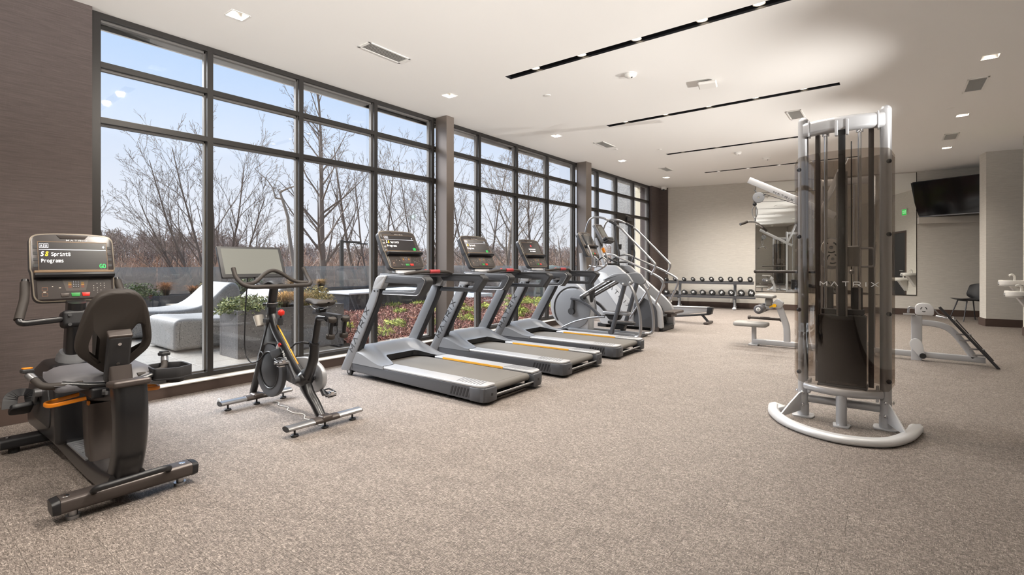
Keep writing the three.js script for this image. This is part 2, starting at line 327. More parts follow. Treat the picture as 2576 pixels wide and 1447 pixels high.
// right wall (mostly outside the picture), its end by the drinking fountains, and the wall stub beyond the opening
single('wall_right', [boxUV(bx(XR, XR + 0.2, 0, CEIL, -12.15, -11.35, 0)), boxUV(bx(XR, XR + 0.2, 2.2, CEIL, -11.35, -10.45, 0)), boxUV(bx(XR, XR + 0.2, 0, CEIL, -10.45, ZF + 0.2, 0))], M.wallGrey, 'grey linen-textured right wall ending by the drinking fountains', 'wall', S);
single('baseboard_right', [bx(XR - 0.016, XR, 0, 0.15, -12.14, -11.4, 0.003), bx(XR - 0.016, XR, 0, 0.15, -10.4, ZF, 0.003)], M.baseboard, 'brown base along the right wall', 'baseboard', S);
{ // wall stub, parallel to the far wall
  const m = new THREE.Matrix4().makeBasis(BT, V(0, 1, 0), BN).setPosition(V(1.475, 0, -13.42));
  const stub = (x0, x1, y0, y1, z0, z1, r = 0) => { const g = boxUV(r ? rbox(x1 - x0, y1 - y0, z1 - z0, r, 1).translate((x0 + x1) / 2, (y0 + y1) / 2, (z0 + z1) / 2) : new THREE.BoxGeometry(x1 - x0, y1 - y0, z1 - z0).translate((x0 + x1) / 2, (y0 + y1) / 2, (z0 + z1) / 2)); return g.applyMatrix4(m); };
  single('wall_stub', stub(0, 2.6, 0, CEIL, -0.34, 0), M.wallGrey, 'grey linen-covered wall stub right of the television', 'wall', S);
  single('baseboard_stub', [stub(-0.014, 2.6, 0, 0.15, -0.35, 0.014, 0.003)], M.baseboard, 'brown base round the wall stub', 'baseboard', S);
}
single('wall_far_right', [boxUV(bx(3.9, 4.1, 0, CEIL, -16.6, -8, 0)), boxUV(bx(2.0, 4.1, 0, CEIL, -10.3, -10.1, 0))], M.wallGrey, 'pale corridor walls beyond the right wall', 'wall', S);
single('wall_behind', [boxUV(bx(-5.75, 2.0, 0, CEIL, ZF, ZF + 0.2, 0))], M.wallGrey, 'grey wall behind the viewer', 'wall', S);

// ceiling slots: black recessed channel with small round lamps
const lampGlow = std('slot_lamp_glow', 0xfff0dc, 0.5, 0, { emissive: new THREE.Color(1.0, 0.82, 0.6), emissiveIntensity: 9 });
const downGlow = std('downlight_glow', 0xfff4e6, 0.5, 0, { emissive: new THREE.Color(1.0, 0.92, 0.80), emissiveIntensity: 2.2 });
function lamp(x, y, z, cd, angle, color = LAMP_WARM, r = 2.2, aim = 0) {
  const l = new THREE.SpotLight(color, cd, 0, angle, 0.9, 2); l.position.set(x, y, z); l.target.position.set(x + aim, 0, z); l.castShadow = true; l.shadow.radius = r; l.shadow.mapSize.set(512, 512); l.shadow.bias = -0.0006;
  scene.add(l); scene.add(l.target);
}
const ord = ['nearest', 'second', 'third', 'fourth', 'fifth', 'sixth', 'seventh'];
slots.slice().reverse().forEach(([z, xs]) => {
  const inView = z < -3, k = [-4.63, -7.23, -9.85, -12.41].indexOf(z);
  const where = inView ? ['nearest and largest in view', 'second in view, ending left of the tall tower', 'third in view, above the stair climber', 'farthest, close to the far wall'][k] : (z < 0 ? 'out of view overhead, above the viewer' : z < 2 ? 'out of view overhead, just behind the viewer' : 'out of view overhead, farthest behind the viewer');
  const t = thing('linear_ceiling_light', 'black recessed slot with small round lamps, ' + where, 'ceiling light', [(SX0 + SX1) / 2, CEIL, z]);
  const y1 = CEIL + 0.14;
  part(t, 'channel', [bx(SX0, SX1, y1, y1 + 0.01, z - SW, z + SW, 0), bx(SX0, SX1, CEIL + 0.001, y1, z - SW, z - SW + 0.004, 0), bx(SX0, SX1, CEIL + 0.001, y1, z + SW - 0.004, z + SW, 0), bx(SX0, SX0 + 0.004, CEIL + 0.001, y1, z - SW, z + SW, 0), bx(SX1 - 0.004, SX1, CEIL + 0.001, y1, z - SW, z + SW, 0)], M.black);
  for (const x of xs) {
    const ring = part(t, 'lamp_ring', lathe([[0.05, 0], [0.054, 0.004], [0.054, 0.05], [0.05, 0.05], [0.047, 0.012], [0.05, 0]], V(x, CEIL + 0.02, z), V(0, 1, 0), 24), M.black);
    part(t, 'lamp_lens', lathe([[0.0001, 0], [0.046, 0], [0.046, 0.006], [0.0001, 0.006]], V(x, CEIL + 0.026, z), V(0, 1, 0), 24), lampGlow, { under: ring });
    lamp(x, CEIL + 0.012, z, SLOT_CD * (z < -12 ? 2.0 : z < -9 ? 1.3 : z < -3 ? 1 : z < 0 ? 1.3 : 0.8), z < -12 ? 1.4 : 1.15, LAMP_WARM, 2.2, z > -3 ? -1.6 : 0); // lamps out of view, aimed to brighten the floor by the windows
  }
});
downs.forEach(([x, z]) => {
  const left = x < -2, row = (left ? [-2.01, -4.65, -7.25, -9.87, -12.49] : [-7.25, -9.87, -12.49]).indexOf(z);
  const t = thing('recessed_downlight', row < 0 ? 'square recessed downlight out of view, ' + (left ? 'window side, ' : 'right side, ') + ['above the viewer', 'just behind the viewer', 'farthest back'][[-2.01, 0.6, 3.2].indexOf(z) < 0 ? 0 : [-2.01, 0.6, 3.2].indexOf(z)] + (z < -3 ? ' and ahead' : '') : left ? 'square recessed downlight, ' + ord[row] + ' of the row beside the windows' : 'square recessed downlight, ' + ord[row] + ' of the row on the right', 'downlight', [x, CEIL, z]);
  const a = 0.075;
  const rim = [[0, 1], [0, -1], [1, 0], [-1, 0]].map(([i, k]) => bx(x + (i ? i * a - 0.006 : -a), x + (i ? i * a + 0.006 : a), CEIL - 0.003, CEIL + 0.004, z + (k ? k * a - 0.006 : -a), z + (k ? k * a + 0.006 : a), 0.001));
  part(t, 'trim', rim, M.white);
  const y1 = CEIL + 0.1, b = 0.035, wall = (i) => { const c = [[-1, -1], [1, -1], [1, 1], [-1, 1]], p = c[i], q = c[(i + 1) % 4]; return panelQuad([V(x + p[0] * 0.073, CEIL, z + p[1] * 0.073), V(x + q[0] * 0.073, CEIL, z + q[1] * 0.073), V(x + q[0] * b, y1, z + q[1] * b), V(x + p[0] * b, y1, z + p[1] * b)]); };
  part(t, 'reflector', [0, 1, 2, 3].map(wall), M.white);
  part(t, 'lamp_lens', bx(x - b, x + b, y1 - 0.004, y1 + 0.01, z - b, z + b, 0), downGlow);
  lamp(x, y1 - 0.02, z, DOWN_CD * (left ? 1.5 : 0.55) * (z < -12 ? 2.2 : z < -9 ? 1.3 : 1) * (z > -1 ? 0.5 : 1), 0.95, new THREE.Color(1, 0.91, 0.80), 3);  // rear ones are out of view, dimmed for a darker floor on the right
});
function panelQuad(p) { const g = new THREE.BufferGeometry(); g.setAttribute('position', new THREE.Float32BufferAttribute([0, 1, 2, 0, 2, 3].flatMap((i) => p[i].toArray()), 3)); g.computeVertexNormals(); return plain(g); }

// vents: [x, z, width x, length z, slats run along]
const vents = [[-4.18, -3.30, 0.19, 0.54, 'near the windows above the spin bike', 0], [-4.21, -8.33, 0.19, 0.54, 'near the windows, middle of the room', 0], [-4.18, -11.4, 0.19, 0.54, 'near the windows at the far end', 0], [-1.12, -8.35, 0.2, 0.52, 'left of the tall tower', 1], [0.815, -8.28, 0.2, 0.6, 'nearest on the right side', 1], [0.81, -11.42, 0.2, 0.55, 'farthest on the right side', 1]];
for (const [x, z, w, l, where, egg] of vents) {
  const t = thing('ceiling_vent', 'white slatted ceiling air vent ' + where, 'air vent', [x, CEIL, z]);
  const a = w / 2, b = l / 2, e = 0.022;
  part(t, 'frame', [bx(x - a, x - a + e, CEIL - 0.008, CEIL, z - b, z + b, 0.003), bx(x + a - e, x + a, CEIL - 0.008, CEIL, z - b, z + b, 0.003), bx(x - a, x + a, CEIL - 0.008, CEIL, z - b, z - b + e * 1.6, 0.003), bx(x - a, x + a, CEIL - 0.008, CEIL, z + b - e * 1.6, z + b, 0.003)], M.white);
  part(t, 'backing', bx(x - a + e, x + a - e, CEIL - 0.0015, CEIL, z - b + e, z + b - e, 0), M.ventDark);
  const n = egg ? 26 : 22;
  for (let k = 0; k < n; k++) { const zz = lerp(z - b + e * 1.8, z + b - e * 1.8, (k + 0.5) / n); part(t, 'slat', new THREE.BoxGeometry(w - 2 * e, 0.001, 0.012).rotateX(0.6).translate(x, CEIL - 0.005, zz), M.white); }
}
// detectors, sprinklers, access point, camera
function detector(x, z, r, label, kind) {
  const t = thing(kind === 's' ? 'sprinkler_cover' : 'smoke_detector', label, kind === 's' ? 'sprinkler' : 'smoke detector', [x, CEIL, z]);
  if (kind === 's') { part(t, 'cover_plate', lathe([[0.0001, -0.008], [r * 0.9, -0.007], [r, -0.003], [r, 0]], V(x, CEIL, z), V(0, 1, 0), 24), M.white); return; }
  part(t, 'base', lathe([[0.0001, -0.012], [r, -0.012], [r, 0]], V(x, CEIL, z), V(0, 1, 0), 28), M.white);
  part(t, 'body', lathe([[0.0001, -0.05], [r * 0.35, -0.05], [r * 0.55, -0.042], [r * 0.85, -0.028], [r * 0.9, -0.012]], V(x, CEIL, z), V(0, 1, 0), 28), M.white);
  part(t, 'sensor_lens', ball(V(x + r * 0.3, CEIL - 0.046, z + r * 0.2), r * 0.14, 10), M.charcoal);
}
detector(-2.396, -5.389, 0.075, 'round white smoke detector, nearest, between the first two light slots');
detector(-2.42, -10.53, 0.07, 'round white ceiling detector, nearer of the far pair');
detector(-2.067, -11.411, 0.085, 'round white ceiling detector, farther of the far pair');
detector(-3.563, -5.423, 0.045, 'small white sprinkler cover, nearest, left of the smoke detector', 's');
detector(-4.20, -8.80, 0.03, 'tiny white sprinkler cover beside the middle window vent', 's');
detector(-3.544, -9.325, 0.035, 'tiny white sprinkler cover left of the third light slot', 's');
detector(0.655, -9.316, 0.05, 'small white sprinkler cover by the right row of downlights', 's');
{
  const t = thing('access_point', 'square white wireless access point hung under the ceiling', 'access point', [-1.76, CEIL, -6.18]);
  part(t, 'bracket', rbox(0.13, 0.02, 0.13, 0.01).translate(-1.76, CEIL - 0.012, -6.18), M.ventDark);
  part(t, 'body', rbox(0.21, 0.035, 0.21, 0.02, 4).rotateY(0.2).translate(-1.76, CEIL - 0.04, -6.18), M.white);
}
{
  const t = thing('ceiling_camera', 'small white camera in the far left corner of the ceiling', 'camera', [-5.2, CEIL, -14.0]);
  part(t, 'bracket', bx(-5.26, -5.14, CEIL - 0.08, CEIL, -14.06, -13.94, 0.01), M.white);
  part(t, 'lens_dome', ball(V(-5.2, CEIL - 0.09, -13.97), 0.035, 14), M.black);
}

// ================================================================ window wall
const mz = [-1.23, -2.14, -3.115, -4.17, -5.21, -6.28, -7.32, -8.36, -9.41, -10.5, -11.5, -12.53, -13.57];
const railY = [0.126, 2.495, 2.98, 3.405], MW = 0.055;
const bays = [[0, 4, 'window_1', 'nearest bay of tall dark-framed windows beside both bikes'], [4, 8, 'window_2', 'middle bay of tall dark-framed windows behind the treadmills'], [8, 12, 'window_3', 'farthest bay of dark-framed windows with the glass door']];
const winRoots = [];
for (const [i0, i1, name, label] of bays) {
  const t = thing(name, label, 'window', [XG, 0, (mz[i0] + mz[i1]) / 2], S); winRoots.push(t);
  for (let i = i0; i <= i1; i++) {
    if (i === i0 && i0 > 0) continue;
    const z = mz[i], w = i === 0 ? 0.07 : MW;
    const m = part(t, 'mullion', [bx(XW - 0.03, XW, 0.1, CEIL, z - w / 2, z + w / 2, 0.003)], M.alu);
    part(t, 'mullion_flank', [bx(XG - 0.02, XW - 0.03, 0.1, CEIL, z - w / 2 + 0.008, z + w / 2 - 0.008, 0.002), bx(XG - 0.01, XG + 0.035, 0.1, CEIL, z - w / 2 - 0.012, z + w / 2 + 0.012, 0.002)], M.aluSide, { under: m });
  }
  for (let i = i0; i < i1; i++) {
    const za = mz[i], zb = mz[i + 1], door = i === 10;
    railY.forEach((y, k) => {
      if (door && k === 0) return;
      const h = k === 3 ? 0.05 : k === 0 ? 0.05 : 0.05;
      const r = part(t, 'rail', bx(XW - 0.03, XW - 0.002, y - h / 2, y + h / 2, zb + MW / 2 - 0.002, za - MW / 2 + 0.002, 0.002), M.alu);
      part(t, 'rail_flank', [bx(XG - 0.02, XW - 0.03, y - h / 2 + 0.008, y + h / 2 - 0.008, zb + MW / 2 - 0.002, za - MW / 2 + 0.002, 0), bx(XG - 0.01, XG + 0.035, y - h / 2 - 0.014, y + h / 2 + 0.014, zb + MW / 2 - 0.002, za - MW / 2 + 0.002, 0)], M.aluSide, { under: r });
    });
    for (let k = 0; k < 3; k++) { if (door && k === 0) continue; part(t, 'pane', bx(XG - 0.003, XG + 0.003, railY[k] + 0.02, railY[k + 1] - 0.02, zb + 0.02, za - 0.02, 0), M.glass); }
  }
}
single('window_curb', [bx(-5.33, -5.62, 0, 0.096, -1.19, -11.46, 0.003), bx(-5.33, -5.62, 0, 0.096, -12.56, -13.6, 0.003)], M.baseboard, 'low brown curb below the windows', 'curb', S);
single('window_sill', [bx(-5.322, -5.60, 0.096, 0.106, -1.19, -11.46, 0.002), bx(-5.322, -5.60, 0.096, 0.106, -12.56, -13.6, 0.002)], M.sill, 'pale metal ledge on top of the window curb', 'sill', S);
single('wall_above_windows', [new THREE.BoxGeometry(0.3, 0.5, 12.6).translate(-5.72, CEIL + 0.25, -7.4), new THREE.BoxGeometry(0.25, 0.5, 12.6).translate(-5.72, -0.16, -7.4)], M.alu, 'edge of the slab over and under the windows', 'wall', S);
{ // glass door in the farthest bay
  const za = -11.5 - MW / 2, zb = -12.53 + MW / 2, t = thing('door_1', 'glass exit door in dark frame in the farthest window bay', 'door', [XG, 0, (za + zb) / 2], S);
  const x0 = XG - 0.02, x1 = XW - 0.005, top = 2.47;
  part(t, 'door_stile', bx(x0, x1, 0.01, top, zb, zb + 0.13, 0.004), M.alu); part(t, 'door_stile', bx(x0, x1, 0.01, top, za - 0.1, za, 0.004), M.alu);
  part(t, 'door_rail', bx(x0, x1, 0.01, 0.25, zb + 0.13, za - 0.1, 0.004), M.alu); part(t, 'door_rail', bx(x0, x1, top - 0.2, top, zb + 0.13, za - 0.1, 0.004), M.alu);
  part(t, 'pane', bx(XG - 0.003, XG + 0.003, 0.24, top - 0.19, zb + 0.12, za - 0.09, 0), M.glass);
  const c = part(t, 'door_closer', bx(XW, XW + 0.05, top - 0.14, top - 0.05, zb + 0.16, zb + 0.5, 0.008), M.charcoal);
  part(t, 'closer_arm', [bar(V(XW + 0.03, top - 0.03, zb + 0.25), V(XW + 0.06, top + 0.0, zb + 0.62), 0.02, 0.012)], M.steel, { under: c });
  part(t, 'push_bar', [tube(path([[XW, 1.05, zb + 0.2], [XW + 0.06, 1.05, zb + 0.2], [XW + 0.06, 1.05, za - 0.18], [XW, 1.05, za - 0.18]], 0.03), 0.014)], M.steel);
}
// columns standing in front of the window wall
for (const [x0, x1, z0, z1, where] of [[-5.455, -5.222, -5.40, -5.245, 'nearer square column in front of the windows, behind the first treadmill'], [-5.455, -5.215, -9.69, -9.455, 'farther square column in front of the windows, behind the stair climber']]) {
  const t = thing('column', where, 'column', [(x0 + x1) / 2, 0, (z0 + z1) / 2], S);
  part(t, 'shaft', bx(x0, x1, 0.0, CEIL - 0.001, z0, z1, 0.004), M.column);
  part(t, 'column_base', bx(-5.325, x1 + 0.012, 0, 0.1, z0 - 0.012, z1 + 0.012, 0.003), M.baseboard);
}
// mirror on the far wall, television ledge, outlet
{
  const t = thing('wall_mirror', 'large wall mirror right of the dumbbell rack', 'mirror', onBack(4.0, 0.48).toArray());
  part(t, 'mirror_glass', [bw(2.30, 5.735, 0.48, 3.40, 0.0, 0.008)], M.mirror);
  part(t, 'edge_channel', [bw(2.29, 5.745, 0.465, 0.48, 0, 0.014), bw(2.288, 2.30, 0.465, 3.41, 0, 0.012), bw(5.735, 5.745, 0.465, 3.41, 0, 0.012)], M.alu);
}
single('television_ledge', [bw(5.75, 9.2, 2.17, 2.32, 0, 0.16, 0.004)], M.sill, 'pale ledge across the wall below the television', 'ledge', S);
{
  const t = thing('wall_outlet', 'black electrical outlet plate between dumbbell rack and mirror', 'outlet', onBack(2.17, 0.46).toArray());
  part(t, 'plate', bw(2.13, 2.215, 0.395, 0.525, 0, 0.008, 0.003), M.black); part(t, 'socket', bw(2.152, 2.193, 0.415, 0.505, 0.006, 0.011, 0.002), M.rubber);
}
// corridor door with exit sign in the right wall (seen in the mirror only), dark panel and television behind the viewer
{
  const t = thing('door_2', 'dark door in the right wall seen only in the mirror', 'door', [XR + 0.1, 0, -10.9], S);
  part(t, 'door_leaf', bx(XR + 0.02, XR + 0.07, 0.01, 2.18, -11.33, -10.47, 0.003), M.black);
  part(t, 'door_frame', [bx(XR - 0.012, XR + 0.02, 0, 2.24, -11.4, -11.33, 0.003), bx(XR - 0.012, XR + 0.02, 0, 2.24, -10.47, -10.4, 0.003), bx(XR - 0.012, XR + 0.02, 2.18, 2.24, -11.33, -10.47, 0.003)], M.baseboard);
  part(t, 'handle', [tube(path([[XR + 0.02, 1.0, -11.2], [XR - 0.04, 1.0, -11.2], [XR - 0.04, 1.0, -11.05]], 0.02), 0.01)], M.steel);
}
{
  const c = canvasOf(256, 128), x = c.getContext('2d'); x.fillStyle = '#0fbf4a'; x.fillRect(0, 0, 256, 128); x.fillStyle = '#eafff0'; x.font = 'bold 96px sans-serif'; x.textAlign = 'center'; x.fillText('EXIT', 128, 98);
  const face = std('exit_sign_glow', 0x0a8a36, 0.5, 0, { map: tex(c), emissiveMap: tex(c), emissive: new THREE.Color(0.6, 0.9, 0.6), emissiveIntensity: 0.9 });
  const t = thing('exit_sign', 'glowing green exit sign seen in the far wall mirror', 'exit sign', [XR, 2.8, -11.3]);
  part(t, 'sign_body', bx(XR - 0.03, XR - 0.001, 2.7, 2.9, -11.48, -11.16, 0.006), M.white);
  part(t, 'sign_face', [panel(V(XR - 0.031, 2.71, -11.47), V(0, 0, 0.3), V(0, 0.18, 0))], face);
}

// added fill uplighters, out of view, put in to brighten the white ceiling
const fillGlow = std('added_uplight_glow', 0xfff4e6, 0.5, 0, { emissive: new THREE.Color(1, 0.93, 0.84), emissiveIntensity: 1 });
[[XR, -9.0, -1, 0, 'farthest'], [XR, -6.4, -1, 0, 'fourth'], [XR, -3.8, -1, 0, 'third'], [XR, -1.2, -1, 0, 'second'], [XR, 1.4, -1, 0, 'nearest'], [-0.5, ZF, 0, -1, 'right'], [-3.4, ZF, 0, -1, 'left']].forEach(([x, z, nx, nz, which], i) => {
  const t = thing('added_uplighter', (nx ? which + ' added fill uplighter on the right wall outside the view' : which + ' added fill uplighter on the wall behind the viewer'), 'fill light', [x, 2.0, z]);
  const w = 0.34, d = 0.12, cx = x + nx * d / 2, cz = z + nz * d / 2, sx = nx ? d : w, sz = nx ? w : d;
  const lip = nx ? [bx(x + nx * d, x + nx * (d - 0.008), 1.97, 2.006, cz - w / 2, cz + w / 2, 0.002)] : [bx(cx - w / 2, cx + w / 2, 1.97, 2.006, z + nz * d, z + nz * (d - 0.008), 0.002)];  // lip keeps the added lamps from reflecting in the windows
  part(t, 'housing', [bx(cx - sx / 2, cx + sx / 2, 1.86, 1.98, cz - sz / 2, cz + sz / 2, 0.01), ...lip], M.white);
  part(t, 'lamp_lens', bx(cx - sx / 2 + 0.02, cx + sx / 2 - 0.02, 1.978, 1.984, cz - sz / 2 + 0.02, cz + sz / 2 - 0.02, 0), fillGlow);
  const l = new THREE.SpotLight(new THREE.Color(1, 0.97, 0.93), FILL_CD, 0, FILL_ANGLE, 1, 2); l.position.set(cx, 2.0, cz); l.target.position.set(cx + nx * 4, 2.0 + 4 * Math.tan(FILL_TILT), cz + nz * 4); l.castShadow = true; l.shadow.radius = 0.3; scene.add(l); scene.add(l.target);
});

// ================================================================ consoles with printed faces
function lcd(kind) { // the lit print of a console display
  const c = canvasOf(1024, 400), x = c.getContext('2d');
  x.fillStyle = '#1d1a1b'; x.fillRect(0, 0, 1024, 400);
  if (kind === 'sprint') {
    x.fillStyle = '#d8dce6'; x.fillRect(14, 22, 62, 62); x.fillRect(82, 22, 62, 62); x.fillStyle = '#1d1a1b'; x.fillRect(19, 27, 52, 52); x.fillRect(87, 27, 52, 52);
    x.fillStyle = '#d8dce6'; x.font = 'bold 48px sans-serif'; x.fillText('A', 28, 71); x.strokeStyle = '#d8dce6'; x.lineWidth = 5; x.beginPath(); x.moveTo(95, 42); x.lineTo(131, 42); x.moveTo(99, 56); x.lineTo(127, 56); x.moveTo(113, 34); x.lineTo(113, 56); x.lineTo(96, 74); x.moveTo(113, 56); x.lineTo(131, 74); x.stroke();
    x.fillStyle = '#b9c4d6'; x.beginPath(); x.moveTo(976, 38); x.lineTo(996, 62); x.lineTo(976, 84); x.lineTo(956, 62); x.fill();
    x.fillStyle = '#ccd0dc'; x.fillRect(10, 104, 1004, 8);
    x.font = 'italic bold 92px sans-serif'; x.fillStyle = '#ffffff'; x.fillText('S', 22, 202); x.fillStyle = '#f2c21a'; x.fillText('8', 84, 202);
    x.font = 'bold 68px monospace'; x.fillStyle = '#ffffff'; x.fillText('Sprint8', 178, 198); x.fillText('Programs', 30, 292);
    x.fillStyle = '#16e05a'; x.font = 'bold 88px monospace'; x.fillText('GO', 894, 380);
  } else {
    x.fillStyle = '#e0343c'; x.beginPath(); x.moveTo(512, 60); x.lineTo(560, 108); x.lineTo(512, 156); x.lineTo(464, 108); x.fill(); x.fillStyle = '#1d1a1b'; x.fillRect(500, 100, 40, 16);
    x.fillStyle = '#cfd2d8'; for (let k = 0; k < 10; k++) x.fillRect(300 + k * 43, 208, 34, 40); for (let k = 0; k < 8; k++) if (k !== 2) x.fillRect(342 + k * 43, 282, 34, 40);
  }
  return tex(c);
}
function keys() { // print of the lower key field
  const c = canvasOf(1024, 380), x = c.getContext('2d');
  x.fillStyle = '#2b2320'; x.fillRect(0, 0, 1024, 380);
  x.fillStyle = '#4a423d'; x.beginPath(); x.moveTo(330, 0); x.lineTo(700, 0); x.lineTo(650, 230); x.lineTo(380, 230); x.fill();
  x.fillStyle = '#2b2522'; x.fillRect(468, 26, 98, 150); x.fillStyle = '#c9ccd8'; for (let i = 0; i < 3; i++) for (let j = 0; j < 4; j++) x.fillRect(478 + i * 32, 36 + j * 34, 12, 12);
  for (const X of [410, 588]) { x.fillStyle = '#7a5a20'; x.fillRect(X, 56, 44, 56); x.fillStyle = '#f0a52a'; x.fillRect(X, 108, 44, 10); x.fillStyle = '#6b3a22'; x.fillRect(X, 126, 44, 46); }
  x.fillStyle = '#d8d2c8'; for (let i = 0; i < 4; i++) for (let j = 0; j < 5; j++) if ((i * 3 + j) % 4) x.fillRect(760 + i * 52, 90 + j * 46, 10, 10);
  x.strokeStyle = '#8a5a3a'; x.lineWidth = 4; x.strokeRect(60, 150, 70, 66); x.strokeRect(60, 262, 70, 60); x.fillStyle = '#e8d8c4'; x.fillRect(74, 232, 36, 16); x.fillRect(190, 130, 16, 14); x.fillRect(280, 160, 30, 10);
  return tex(c);
}
const lcdMat = (n, t) => std(n, 0xffffff, 0.25, 0, { map: t, emissiveMap: t, emissive: new THREE.Color(1, 1, 1), emissiveIntensity: 0.55 });
const sprintScreen = lcdMat('lcd_programs_glow', lcd('sprint')), logoScreen = lcdMat('lcd_logo_glow', lcd('logo'));
const keysMat = std('key_field_print', 0xffffff, 0.35, 0, { map: keys() });
const faceMat = phys('console_face', 0x2a2322, 0.3, 0, { clearcoat: 0.5, clearcoatRoughness: 0.2 });
const trimLine = std('console_edge_line', 0x7d7468, 0.4, 0.3);
const bronzeBar = std('console_brown_bar', 0x6b5640, 0.4, 0.3);
// console built in its own axes: c = middle of the lower edge on the face, u across, v up the face, n towards the user
function buildConsole(t, c, u, v, w, h, screen, wide = 0.5) {
  const n = u.clone().cross(v).normalize(), m = new THREE.Matrix4().makeBasis(u, v, n).setPosition(c), pl = (g) => g.applyMatrix4(m);
  const a = w / 2, k = h / 0.47;
  const outline = roundPoly([[-a * 0.94, 0], [a * 0.94, 0], [a * 0.97, 0.2 * k], [a, 0.22 * k], [a * 0.985, h * 0.965], [a * 0.5, h], [-a * 0.5, h], [-a * 0.985, h * 0.965], [-a, 0.22 * k], [-a * 0.97, 0.2 * k]], [0.05, 0.05, 0.01, 0.01, 0.045, 0.1, 0.1, 0.045, 0.01, 0.01], 6);
  const inset = outline.map(([x, y]) => [x * 0.965, 0.008 + y * 0.966]);
  const housing = part(t, 'console_housing', [pl(slab(outline, -0.075, -0.004, { bevel: 0.02, seg: 4, crease: 0.9 }))], M.gunmetal);
  part(t, 'edge_line', pl(slab(outline, -0.012, -0.002, { bevel: 0.002 })), trimLine, { under: housing });
  const face = part(t, 'console_face', pl(slab(inset, -0.008, 0.002, { bevel: 0.002 })), faceMat, { under: housing });
  const quad = (x0, x1, y0, y1, z) => pl(panel(V(x0, y0, z), V(x1 - x0, 0, 0), V(0, y1 - y0, 0)));
  part(t, 'display_screen', quad(-a * 0.8, a * 0.8, 0.215 * k, 0.405 * k, 0.0045), screen);
  part(t, 'screen_border', [[-a * 0.815, a * 0.815, 0.405 * k, 0.41 * k], [-a * 0.815, a * 0.815, 0.21 * k, 0.215 * k], [-a * 0.815, -a * 0.8, 0.21 * k, 0.41 * k], [a * 0.8, a * 0.815, 0.21 * k, 0.41 * k]].map(([x0, x1, y0, y1]) => pl(new THREE.BoxGeometry(x1 - x0, y1 - y0, 0.002).translate((x0 + x1) / 2, (y0 + y1) / 2, 0.004))), bronzeBar);
  part(t, 'soft_key', [0, 1, 2, 3].flatMap((i) => [-1, 1].map((s) => pl(rbox(a * 0.1, 0.02 * k, 0.003, 0.001).translate(s * a * 0.87, (0.245 + i * 0.042) * k, 0.003)))), M.charcoal);
  part(t, 'receiver_notch', [pl(slab([[-a * 0.38, h * 0.965], [a * 0.36, h * 0.965], [a * 0.28, h * 0.915], [-a * 0.3, h * 0.915]], 0, 0.006, { bevel: 0.002 }))], M.brownGrey);
  part(t, 'lettering', strokeText('MATRIX', V(-a * 0.16, h * 0.882, 0.004).applyMatrix4(m), u, v, 0.009 * k, { wide: 1.5, gap: 0.9, line: 0.22, deep: 0.001 }), M.decal);
  const ledge = part(t, 'reading_ledge', [pl(slabX([[0.0, 0.152 * k], [0.045, 0.158 * k], [0.055, 0.172 * k], [0.045, 0.188 * k], [0.0, 0.195 * k]], -a * 0.93, a * 0.93, { bevel: 0.004, crease: 0.8 }))], M.black);
  part(t, 'ledge_bar', [pl(bx(-a * 0.93, a * 0.93, 0.19 * k, 0.207 * k, 0.0, 0.03, 0.004))], bronzeBar, { under: ledge });
  part(t, 'key_field', quad(-a * 0.86, a * 0.86, 0.018, 0.148 * k, 0.0045), keysMat);
  const key = (x0, x1, y0, y1) => pl(slab([[x0, y1], [x0 + 0.004, y0], [x1 - 0.004, y0], [x1, y1]], 0.004, 0.008, { bevel: 0.0015 }));
  part(t, 'start_key', key(-a * 0.12, a * 0.1, 0.03 * k, 0.055 * k), M.green); part(t, 'stop_key', key(a * 0.13, a * 0.33, 0.03 * k, 0.056 * k), M.red); part(t, 'fan_key', key(-a * 0.36, -a * 0.16, 0.029 * k, 0.054 * k), M.brownGrey);
  return m;
}

